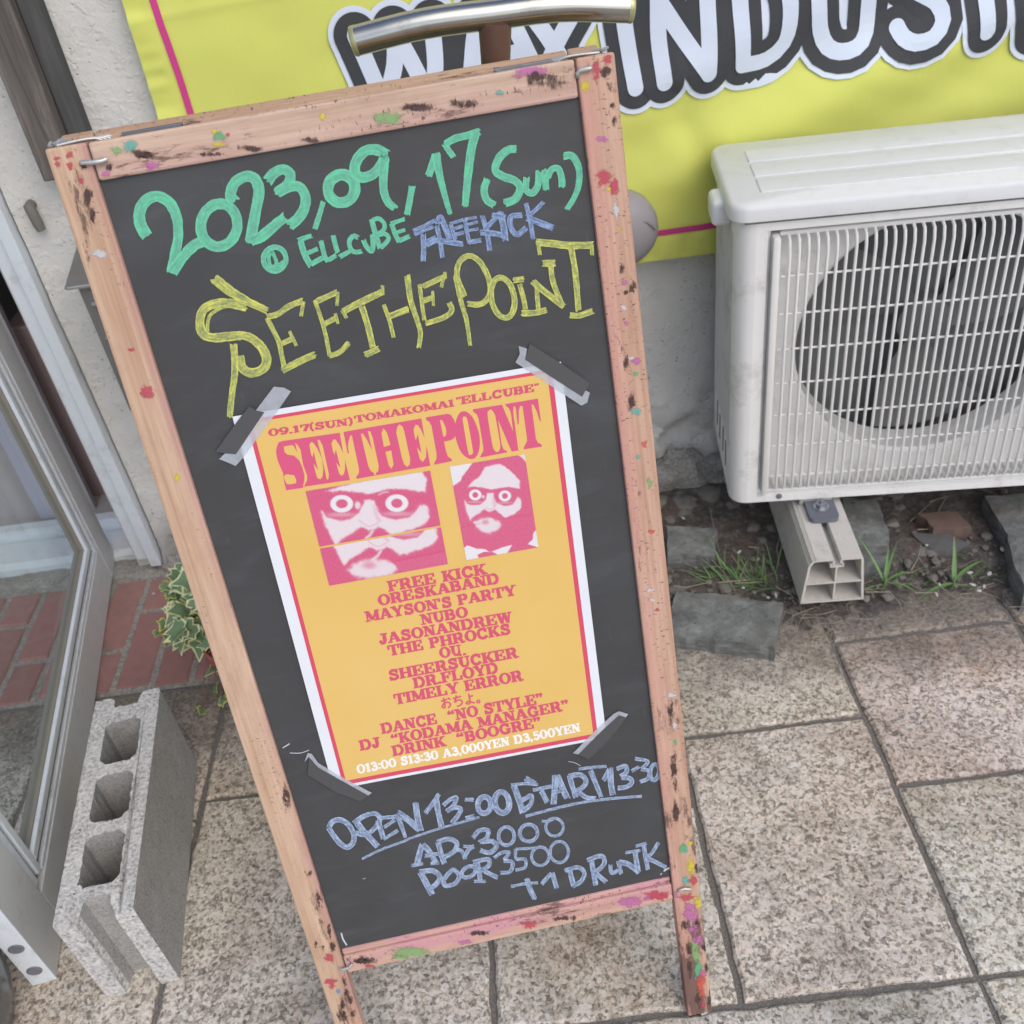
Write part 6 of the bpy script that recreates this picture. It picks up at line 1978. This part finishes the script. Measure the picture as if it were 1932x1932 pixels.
def rc(x0, y0, x1, y1): return ('q', [(x0, y0), (x1, y0), (x1, y1), (x0, y1)])
def pl(w, *p): return ('p', w, list(p))
def stem(x, t=True, b=True, w=ST):
    o = [rc(x, 0, x + w, 1)]
    if b: o.append(rc(x - .09, 0, x + w + .09, SFH))
    if t: o.append(rc(x - .09, 1 - SFH, x + w + .09, 1))
    return o
def ring(cx, cy, rx, ry, ix, iy): return ('o', cx, cy, rx, ry, ix, iy)
_bowlP = [pl(.22, (.52, .93), (.72, .86), (.76, .71), (.72, .56), (.52, .48)), rc(.3, 1 - SFH, .56, 1), rc(.3, .42, .56, .53)]
GL = {
    'A': ([pl(.14, (.13, 0), (.5, 1)), pl(.27, (.5, 1), (.86, 0)), rc(.28, .26, .74, .37), rc(-.03, 0, .31, SFH), rc(.64, 0, 1.07, SFH)], 1.06),
    'B': (stem(.1) + [pl(.2, (.5, .93), (.72, .86), (.72, .62), (.5, .54)), pl(.22, (.5, .5), (.77, .42), (.77, .15), (.5, .06)), rc(.3, .89, .54, 1), rc(.3, .46, .56, .57), rc(.3, 0, .54, .12)], .98),
    'C': ([pl(.22, (.80, .74), (.68, .9), (.48, .93), (.26, .82), (.16, .5), (.26, .18), (.48, .07), (.7, .11), (.84, .28)), rc(.72, .62, .88, .98)], .98),
    'D': (stem(.1) + [pl(.22, (.52, .94), (.78, .84), (.9, .5), (.78, .16), (.52, .06)), rc(.3, .89, .56, 1), rc(.3, 0, .56, .11)], 1.08),
    'E': (stem(.1) + [rc(.3, .89, .84, 1), rc(.3, 0, .88, .12), rc(.3, .44, .58, .56), rc(.72, .66, .85, 1), rc(.75, 0, .89, .36), rc(.55, .34, .65, .66)], .96),
    'F': (stem(.1) + [rc(.3, .89, .84, 1), rc(.3, .44, .58, .56), rc(.72, .64, .85, 1), rc(.55, .34, .65, .66)], .92),
    'G': ([pl(.22, (.80, .74), (.68, .9), (.48, .93), (.26, .82), (.16, .5), (.26, .18), (.48, .07), (.7, .1), (.82, .2)), rc(.72, .62, .88, .98), rc(.68, .05, .92, .46), rc(.58, .40, 1.0, .5)], 1.06),
    'H': (stem(.1) + stem(.72) + [rc(.3, .44, .78, .56)], 1.1), 'I': (stem(.12), .52),
    'J': ([rc(.36, .3, .62, 1), rc(.2, .88, .74, 1), pl(.22, (.49, .34), (.42, .13), (.26, .08), (.12, .16)), ring(.13, .26, .13, .13, 0, 0)], .76),
    'K': (stem(.1) + [pl(.13, (.82, .95), (.38, .42)), pl(.26, (.46, .58), (.84, .04)), rc(.6, .88, 1.0, 1), rc(.62, 0, 1.06, SFH)], 1.04),
    'L': (stem(.1) + [rc(.3, 0, .86, .12), rc(.73, 0, .88, .4)], .94),
    'M': ([rc(.12, 0, .22, 1), pl(.27, (.2, 1), (.62, .08)), pl(.11, (.62, .08), (.98, 1)), rc(.88, 0, 1.14, 1), rc(-.01, 0, .36, SFH), rc(-.01, .88, .32, 1), rc(.78, 0, 1.24, SFH), rc(.92, .88, 1.24, 1)], 1.24),
    'N': ([rc(.14, 0, .24, 1), pl(.28, (.2, 1), (.80, .02)), rc(.77, 0, .88, 1), rc(0, 0, .38, SFH), rc(-.01, .88, .32, 1), rc(.62, .88, 1.02, 1)], 1.04),
    'O': ([ring(.52, .5, .5, .53, .24, .40)], 1.04), 'P': (stem(.1) + _bowlP, .94),
    'R': (stem(.1) + _bowlP + [pl(.24, (.52, .48), (.7, .3), (.74, .1), (.88, .06)), rc(.8, .0, 1.04, .13)], 1.04),
    'S': ([pl(.21, (.72, .72), (.64, .88), (.44, .92), (.24, .84), (.22, .66), (.46, .53), (.70, .40), (.72, .18), (.5, .08), (.28, .11), (.16, .28)), rc(.68, .62, .8, 1), rc(.08, 0, .2, .38)], .9),
    'T': (stem(.37, True, True) + [rc(.02, .88, .98, 1), rc(.02, .6, .14, 1), rc(.86, .6, .98, 1)], 1.0),
    'U': ([rc(.12, .3, .38, 1), pl(.19, (.25, .4), (.32, .14), (.52, .07), (.72, .14), (.80, .4)), rc(.75, .3, .86, 1), rc(0, .88, .5, 1), rc(.62, .88, 1.0, 1)], 1.0),
    'W': ([pl(.25, (.14, 1), (.38, 0)), pl(.11, (.38, 0), (.62, 1)), pl(.25, (.62, 1), (.86, 0)), pl(.11, (.86, 0), (1.1, 1)), rc(-.04, .88, .36, 1), rc(.46, .88, .82, 1), rc(.95, .88, 1.25, 1)], 1.22),
    'Y': ([pl(.26, (.14, 1), (.5, .42)), pl(.13, (.86, 1), (.52, .42)), rc(.38, 0, .64, .48), rc(.26, 0, .76, SFH), rc(-.04, .88, .38, 1), rc(.68, .88, 1.04, 1)], 1.0),
    '0': ([ring(.45, .5, .44, .53, .19, .40)], .92), '1': (stem(.2, False) + [pl(.15, (.26, .93), (.05, .76))], .64),
    '3': ([pl(.2, (.12, .76), (.26, .9), (.5, .91), (.66, .75), (.5, .56), (.3, .53)), pl(.22, (.4, .53), (.68, .44), (.72, .2), (.5, .08), (.25, .1), (.1, .28))], .86),
    '5': ([rc(.16, .86, .72, 1), rc(.16, .5, .29, 1), pl(.21, (.2, .55), (.5, .6), (.7, .4), (.62, .14), (.4, .08), (.12, .2))], .86),
    '7': ([rc(.06, .82, .82, 1), rc(.06, .6, .18, 1), pl(.26, (.72, .9), (.38, 0))], .84), '9': ([ring(.43, .66, .42, .36, .17, .22), pl(.2, (.74, .66), (.68, .3), (.46, .08), (.14, .14))], .88),
    '.': ([rc(.04, 0, .26, .2)], .32), ',': ([rc(.04, 0, .26, .2), pl(.12, (.2, .06), (.06, -.16))], .32), ':': ([rc(.06, .08, .28, .28), rc(.06, .56, .28, .76)], .36),
    "'": ([pl(.18, (.14, 1), (.12, .66))], .28), '"': ([pl(.14, (.1, 1), (.1, .72)), pl(.14, (.32, 1), (.32, .72))], .44),
    '\u201c': ([ring(.14, .74, .14, .13, 0, 0), pl(.1, (.06, .78), (.2, 1)), ring(.46, .74, .14, .13, 0, 0), pl(.1, (.38, .78), (.52, 1))], .66),
    '\u201d': ([ring(.14, .88, .14, .13, 0, 0), pl(.1, (.22, .84), (.08, .6)), ring(.46, .88, .14, .13, 0, 0), pl(.1, (.54, .84), (.4, .6))], .66),
    '(': ([pl(.17, (.34, 1.12), (.16, .86), (.12, .5), (.16, .14), (.34, -.12))], .42), ')': ([pl(.17, (.08, 1.12), (.26, .86), (.3, .5), (.26, .14), (.08, -.12))], .42), ' ': ([], .5),
    '\u00dc': None,
    'お': ([pl(.09, (.08, .72), (.66, .8)), pl(.09, (.36, 1.0), (.36, .16), (.24, .08), (.1, .22), (.3, .46), (.62, .54), (.86, .38), (.8, .14), (.58, .03)), pl(.09, (.72, .94), (.94, .74))], 1.05),
    'ち': ([pl(.09, (.1, .78), (.86, .86)), pl(.09, (.46, 1.02), (.36, .74), (.2, .4), (.5, .57), (.8, .5), (.86, .26), (.66, .06), (.34, .02))], 1.05),
    'よ': ([pl(.09, (.5, 1.0), (.5, .2), (.34, .05), (.14, .14), (.26, .28), (.56, .2), (.9, .04)), pl(.09, (.5, .7), (.86, .75))], 1.02), '。': ([ring(.2, .12, .17, .17, .09, .09)], .5),
}
GL['\u00dc'] = (GL['U'][0] + [rc(.2, 1.1, .4, 1.28), rc(.56, 1.1, .76, 1.28)], 1.0)


BOLD = 0.028


def glyph_quads(prims):
    out = []
    for pr in prims:
        if pr[0] == 'q':
            (ax_, ay_), (bx_, by_) = pr[1][0], pr[1][2]
            pr = ('q', [(ax_ - BOLD, ay_ - BOLD * .4), (bx_ + BOLD, ay_ - BOLD * .4), (bx_ + BOLD, by_ + BOLD * .4), (ax_ - BOLD, by_ + BOLD * .4)])
        elif pr[0] == 'p': pr = ('p', pr[1] + BOLD * 2, pr[2])
        elif pr[0] == 'o': pr = ('o', pr[1], pr[2], pr[3] + BOLD, pr[4] + BOLD * .6, max(0, pr[5] - BOLD), max(0, pr[6] - BOLD * .8))
        if pr[0] == 'q': out.append(pr[1])
        elif pr[0] == 'p':
            w, p = pr[1], [np.array(q, float) for q in catmull(pr[2], .12)] if len(pr[2]) > 2 else [np.array(q, float) for q in pr[2]]
            n = len(p); L, Rg = [], []
            for i in range(n):
                t = p[min(i + 1, n - 1)] - p[max(i - 1, 0)]; t = t / (np.linalg.norm(t) + 1e-9)
                nn = np.array([-t[1], t[0]]) * w / 2
                L.append(p[i] + nn); Rg.append(p[i] - nn)
            if n == 2 and abs(p[0][1] - p[1][1]) > .9:           # diagonals end square on the base and cap lines
                d = abs(w / 2 / max(.3, abs((p[1] - p[0])[1] / np.linalg.norm(p[1] - p[0]))))
                out.append([(p[0][0] - d, p[0][1]), (p[0][0] + d, p[0][1]), (p[1][0] + d, p[1][1]), (p[1][0] - d, p[1][1])]); continue
            for i in range(n - 1): out.append([tuple(Rg[i]), tuple(Rg[i + 1]), tuple(L[i + 1]), tuple(L[i])])
        else:
            _, cx, cy, rx, ry, ix, iy = pr
            k = 20
            for i in range(k):
                a, b = 2 * math.pi * i / k, 2 * math.pi * (i + 1) / k
                out.append([(cx + ix * math.cos(a), cy + iy * math.sin(a)), (cx + rx * math.cos(a), cy + ry * math.sin(a)), (cx + rx * math.cos(b), cy + ry * math.sin(b)), (cx + ix * math.cos(b), cy + iy * math.sin(b))])
    return out


PK = [0]
def set_line(bm, text, c, bl, br, tl, lift=L1, cap=None):
    """text fitted between two baseline points; tl = top left of the first capital"""
    tot = sum(GL[ch][1] for ch in text)
    bl, br, tl = np.array(bl, float), np.array(br, float), np.array(tl, float)
    ex, ey = (br - bl) / tot, tl - bl
    x = 0.0
    for ch in text:
        prims, adv = GL[ch]
        for qd in glyph_quads(prims):
            PK[0] += 1
            ls = lift + 0.0000025 * (PK[0] % 37)
            vs = []
            for (a, b) in qd:
                q = bl + ex * (x + a) + ey * b
                vs.append(bm.verts.new(onp(c, q[0], q[1], ls)))
            try: bm.faces.new(vs)
            except ValueError: pass
        x += adv
    bmesh.ops.remove_doubles(bm, verts=bm.verts[:], dist=1e-9)


bm = nb()
V5 = np.array((-20, -100))
for text, c, a, b, up in (
        ('FREE KICK', 'P5', (345, 405), (1278, 236), (-20, -100)), ('ORESKABAND', 'P5', (252, 538), (1398, 322), (-20, -98)), ("MAYSON'S PARTY", 'P5', (133, 690), (1555, 436), (-20, -98)),
        ('NUBO', 'P5', (655, 720), (1102, 640), (-20, -98)), ('JASONANDREW', 'P5', (262, 903), (1515, 690), (-20, -98)), ('THE PHROCKS', 'P5', (348, 1012), (1503, 802), (-20, -98)),
        ('OU', 'P5', (832, 1035), (1040, 1000), (-20, -96)), ('SHEERS\u00dcCKER', 'P5', (352, 1245), (1575, 1022), (-20, -98)), ('DR.FLOYD', 'P5', (585, 1318), (1388, 1166), (-20, -98)), ('TIMELY ERROR', 'P5', (405, 1472), (1620, 1238), (-20, -98)),
        ('お ち よ。'.replace(' ', ''), 'P5', (842, 1512), (1225, 1446), (-18, -100)),
        ('DANCE  \u201cNO STYLE\u201d', 'P5', (280, 1750), (1815, 1452), (-20, -98)), ('DJ  \u201cKODAMA MANAGER\u201d', 'P6', (165, 658), (1750, 340), (-16, -76)), ('DRINK  \u201cBOOGRE\u201d', 'P6', (412, 698), (1540, 470), (-16, -76))):
    set_line(bm, text, c, a, b, np.array(a) + np.array(up))
obj('poster_text', bm, P_INK, sheet)
bm = nb()
set_line(bm, '09.17(SUN)', 'P1', (148, 730), (1232, 578), (136, 640))
set_line(bm, 'TOMAKOMAI', 'P1', (1255, 558), (2535, 344), (1238, 468))
set_line(bm, '"ELLCUBE"', 'P2', (730, 505), (1795, 318), (722, 405))
obj('poster_text', bm, P_INK, sheet)['label'] = 'wide small red line above the heading'
bm = nb()
set_line(bm, 'O13:00 S13:30 A3,000YEN D3,500YEN', 'P6', (142, 832), (1832, 506), (130, 768))
obj('poster_text', bm, P_WHITE, sheet)['label'] = 'white line of times and prices along the bottom'


# ---- the two duotone portraits
def sdf(px_, py_, poly):
    """signed distance to polygon, negative inside (numpy)"""
    P = np.array(poly, float); n = len(P)
    d = np.full(px_.shape, 1e18); s = np.ones(px_.shape)
    for i in range(n):
        a, b = P[i], P[i - 1]
        e = b - a; wx, wy = px_ - a[0], py_ - a[1]
        t = np.clip((wx * e[0] + wy * e[1]) / (e @ e), 0, 1)
        d = np.minimum(d, (wx - e[0] * t) ** 2 + (wy - e[1] * t) ** 2)
        c1, c2, c3 = py_ >= a[1], py_ < b[1], e[0] * wy > e[1] * wx
        s = np.where((c1 & c2 & c3) | (~c1 & ~c2 & ~c3), -s, s)
    return s * np.sqrt(d)


def nzf(X, Y):
    f = np.vectorize(lambda a, b: noise.noise((a / 55, b / 55, 1.5)) + .6 * noise.noise((a / 20, b / 20, 4.5)))
    return f(X, Y)


def soft(X, Y, poly, w):
    return 1 / (1 + np.exp(np.clip((sdf(X, Y, poly) + w * 0.5 * nzf(X, Y)) / (w * 0.55) * 2.2, -30, 30)))


def disc(X, Y, cx, cy, rx, ry, w=6):
    return 1 / (1 + np.exp(np.clip((np.sqrt(((X - cx) / rx) ** 2 + ((Y - cy) / ry) ** 2) - 1) * min(rx, ry) / w * 2.2, -30, 30)))


def put(v, mask, val): return v * (1 - mask) + val * mask


def arc_line(X, Y, pts, w):
    d = np.full(X.shape, 1e18)
    P = catmull(pts, 12)
    for a, b in zip(P, P[1:]):
        a, b = np.array(a), np.array(b); e = b - a
        t = np.clip(((X - a[0]) * e[0] + (Y - a[1]) * e[1]) / (e @ e + 1e-9), 0, 1)
        d = np.minimum(d, (X - a[0] - e[0] * t) ** 2 + (Y - a[1] - e[1] * t) ** 2)
    return 1 / (1 + np.exp(np.clip((np.sqrt(d) - w) / 4, -30, 30)))


def face_big(X, Y):
    v = np.full(X.shape, 0.03)
    v = put(v, soft(X, Y, [(270, 390), (460, 330), (800, 240), (1200, 180), (1500, 130), (1570, 250), (1550, 400), (1320, 370), (1100, 355), (950, 392), (830, 425), (700, 402), (450, 375), (380, 395)], 22), .88)
    v = put(v, soft(X, Y, [(215, 640), (280, 712), (450, 765), (590, 745), (690, 660), (770, 515), (830, 490), (895, 510), (930, 620), (1000, 705), (1180, 752), (1350, 715), (1480, 560), (1570, 580), (1600, 720), (1540, 820), (1320, 900), (1120, 950), (1000, 860), (950, 845), (870, 880), (820, 890), (720, 840), (600, 930), (470, 1000), (400, 1075), (300, 900), (250, 800)], 26), .85)
    v = put(v, arc_line(X, Y, [(700, 760), (760, 810), (840, 840), (940, 795)], 5), .45)
    v = put(v, soft(X, Y, [(880, 560), (930, 620), (960, 720), (1000, 780), (940, 790), (900, 700)], 25), .62)
    v = put(v, arc_line(X, Y, [(300, 715), (450, 740), (600, 720), (700, 620)], 13), .08)
    v = put(v, arc_line(X, Y, [(960, 650), (1060, 715), (1200, 728), (1360, 690), (1470, 560)], 14), .08)
    v = put(v, disc(X, Y, 470, 690, 160, 26, 14) * .6, .55); v = put(v, disc(X, Y, 1200, 680, 170, 26, 14) * .6, .55)
    v = put(v, disc(X, Y, 680, 570, 34, 46, 10), .8)
    v = put(v, disc(X, Y, 475, 550, 146, 112, 5), .97); v = put(v, disc(X, Y, 476, 550, 76, 58, 5), .04)
    v = put(v, disc(X, Y, 1183, 543, 146, 112, 5), .97); v = put(v, disc(X, Y, 1183, 544, 73, 60, 5), .04)
    v = put(v, arc_line(X, Y, [(950, 435), (1000, 410), (1070, 398)], 5), .75)
    v = put(v, arc_line(X, Y, [(870, 900), (830, 960), (790, 990)], 16), .7)
    return v


def photo1(X, Y):
    ysp = 1115 - (X - 185) * (275 / 1560)
    lower = face_big(X - 105, Y - 258)
    lower = put(lower, soft(X, Y, [(560, 1400), (640, 1320), (760, 1275), (910, 1255), (1060, 1280), (1180, 1330), (1190, 1400), (1110, 1460), (950, 1500), (800, 1510), (640, 1480)], 40), .82)
    lower = put(lower, disc(X, Y, 830, 1340, 80, 44, 26), .3)
    lower = put(lower, soft(X, Y, [(1120, 1300), (1850, 1150), (1850, 1345), (1250, 1440), (1200, 1380)], 16), .06)
    lower = put(lower, arc_line(X, Y, [(1120, 1295), (1500, 1220), (1830, 1150)], 4) * .8, -.12)
    return np.where(Y < ysp, face_big(X, Y), lower), np.abs(Y - ysp) < 9


def photo2(X, Y):
    v = np.full(X.shape, 0.05)
    v = put(v, soft(X, Y, [(150, 380), (570, 360), (500, 460), (405, 580), (380, 650), (250, 740)], 12), .95)
    v = put(v, soft(X, Y, [(1300, 230), (1460, 190), (1440, 350), (1380, 280)], 10), .85)
    v = put(v, soft(X, Y, [(780, 430), (900, 400), (1010, 378), (1100, 420), (1220, 520), (1330, 650), (1335, 770), (1150, 748), (1000, 768), (870, 790), (750, 758), (600, 735), (490, 755), (560, 680), (690, 570)], 16), .87)
    v = put(v, soft(X, Y, [(445, 960), (480, 1010), (560, 1040), (690, 1030), (780, 960), (810, 850), (905, 845), (920, 960), (960, 1010), (1110, 1055), (1220, 1030), (1300, 890), (1350, 950), (1360, 1080), (1250, 1180), (1100, 1240), (1020, 1180), (940, 1110), (850, 1150), (760, 1110), (680, 1170), (580, 1230), (540, 1290), (480, 1150)], 20), .86)
    v = put(v, soft(X, Y, [(590, 1310), (700, 1265), (840, 1240), (990, 1290), (1035, 1350), (980, 1440), (850, 1495), (760, 1480), (640, 1400)], 34), .82)
    v = put(v, disc(X, Y, 780, 1315, 54, 36, 18), .3)
    v = put(v, soft(X, Y, [(900, 900), (940, 960), (960, 1050), (920, 1080), (890, 1000)], 18), .6)
    v = put(v, arc_line(X, Y, [(790, 1080), (850, 1105), (940, 1075)], 4), .4)
    v = put(v, arc_line(X, Y, [(480, 1005), (600, 1030), (720, 1000), (780, 930)], 8), .08); v = put(v, arc_line(X, Y, [(960, 980), (1080, 1040), (1200, 1020), (1300, 900)], 9), .08)
    v = put(v, disc(X, Y, 610, 990, 100, 14, 8) * .6, .55); v = put(v, disc(X, Y, 1090, 1000, 100, 14, 8) * .6, .55)
    for cx, cy, r_ in ((618, 876, 100), (1095, 892, 100)):
        v = put(v, disc(X, Y, cx, cy, r_, r_ * .88, 4), .97); v = put(v, disc(X, Y, cx, cy, 47, 46, 4), .04)
    v = put(v, disc(X, Y, 745, 905, 22, 24, 7), .75)
    v = put(v, soft(X, Y, [(430, 1735), (490, 1690), (640, 1740), (780, 1750), (850, 1800), (960, 1760), (1060, 1720), (1210, 1680), (1110, 1850), (985, 1850), (985, 1838), (900, 1795), (770, 1788), (650, 1838), (680, 1910), (440, 1960)], 7), .96)
    v = put(v, soft(X, Y, [(1600, 1440), (1670, 1730), (1465, 1668), (1545, 1590), (1550, 1500)], 8), .95)
    v = put(v, arc_line(X, Y, [(395, 1395), (600, 1350), (700, 1335)], 4) * .5, -.1); v = put(v, arc_line(X, Y, [(1000, 1270), (1300, 1220), (1560, 1180)], 4) * .6, -.1)
    return v, np.zeros(X.shape, bool)


def portrait(fn, c, quad, nx, nz, label):
    q = [np.array(p, float) for p in quad]
    bm = nb()
    a = np.linspace(0, 1, nx + 1)[:, None]; b = np.linspace(0, 1, nz + 1)[None, :]
    X = (q[0][0] * (1 - a) + q[1][0] * a) * (1 - b) + (q[3][0] * (1 - a) + q[2][0] * a) * b
    Y = (q[0][1] * (1 - a) + q[1][1] * a) * (1 - b) + (q[3][1] * (1 - a) + q[2][1] * a) * b
    val, gap = fn(X, Y)
    lay = bm.verts.layers.float.new('ink')
    g = []
    for i in range(nx + 1):
        r = []
        for j in range(nz + 1):
            vtx = bm.verts.new(onp(c, X[i, j], Y[i, j], 0.00060)); vtx[lay] = float(val[i, j]); r.append(vtx)
        g.append(r)
    for i in range(nx):
        for j in range(nz):
            if gap[i, j] or gap[i + 1, j + 1]: continue
            bm.faces.new([g[i][j], g[i][j + 1], g[i + 1][j + 1], g[i + 1][j]])
    o = obj('printed_portrait', bm, PHOTO, sheet); o['label'] = label


portrait(photo1, 'P3', [(10, 390), (1610, 125), (1840, 1325), (315, 1605)], 170, 150, 'wide pink portrait cut in two strips, round white eyes')
portrait(photo2, 'P4', [(205, 420), (1415, 220), (1635, 1720), (475, 1925)], 130, 160, 'upright pink portrait of a bearded man in glasses')

# ================================================================== TAPE
TG = 'translucent tape strips at the poster corners'
BG = 'black tape strips at the poster corners'


def taped(name, label, group, c, pts, lift, mat, cat='tape'):
    bm = nb()
    P = [onp(c, x, y, lift) for x, y in pts]
    flat = [Vector((x, y, 0)) for x, y in pts]
    top = [bm.verts.new(p) for p in P]; bot = [bm.verts.new(p - bn_ * 0.00012) for p in P]
    for t in tessellate_polygon([flat]):
        bm.faces.new([top[i] for i in t])
    n = len(P)
    for i in range(n): bm.faces.new([bot[i], bot[(i + 1) % n], top[(i + 1) % n], top[i]])
    bmesh.ops.recalc_face_normals(bm, faces=bm.faces[:])
    o = obj(name, bm, mat, origin=sum(P, Vector()) / n)
    tag(o, label, cat, group)


taped('translucent_tape', 'wide translucent tape strip on the upper left corner of the poster', TG, 'C', [(860, 1155), (960, 1165), (1022, 1200), (895, 1385), (575, 1820), (500, 1903), (420, 1868), (345, 1838), (400, 1785), (500, 1790), (700, 1500), (690, 1380)], 0.0008, TAPE)
taped('black_tape', 'black tape strip over the upper left corner of the poster', BG, 'C', [(770, 1396), (700, 1382), (630, 1342), (552, 1432), (497, 1507), (310, 1770), (420, 1785), (502, 1793)], 0.0012, BLACKTAPE)
taped('translucent_tape', 'wide translucent tape strip on the upper right corner of the poster', TG, 'T11', [(1003, 25), (1050, 40), (1040, 100), (1210, 215), (1362, 312), (1380, 275), (1405, 290), (1390, 345), (1358, 362), (1200, 260), (985, 118), (1010, 70)], 0.0008, TAPE)
taped('black_tape', 'black tape strip over the upper right corner of the poster', BG, 'T11', [(1066, 12), (1240, 122), (1405, 235), (1362, 311), (1210, 214), (1040, 102)], 0.0012, BLACKTAPE)
taped('translucent_tape', 'narrow translucent tape edge on the lower left corner of the poster', TG, 'D', [(-130, 30), (-100, -55), (-60, -45), (0, 40), (180, 150), (505, 322), (470, 347), (230, 215), (0, 85), (-90, -20)], 0.0008, TAPE)
taped('black_tape', 'black tape strip over the lower left corner of the poster', BG, 'D', [(-88, -12), (0, 84), (230, 214), (470, 346), (400, 402), (178, 322), (140, 300), (-100, 150)], 0.0012, BLACKTAPE)
taped('translucent_tape', 'narrow translucent tape edge on the lower right corner of the poster', TG, 'T12', [(1310, 395), (1340, 402), (1470, 270), (1570, 180), (1608, 192), (1622, 175), (1570, 158), (1540, 172), (1440, 262)], 0.0008, TAPE)
taped('black_tape', 'black tape strip over the lower right corner of the poster', BG, 'T12', [(1341, 403), (1471, 271), (1571, 181), (1610, 195), (1560, 262), (1500, 330), (1400, 430)], 0.0012, BLACKTAPE)
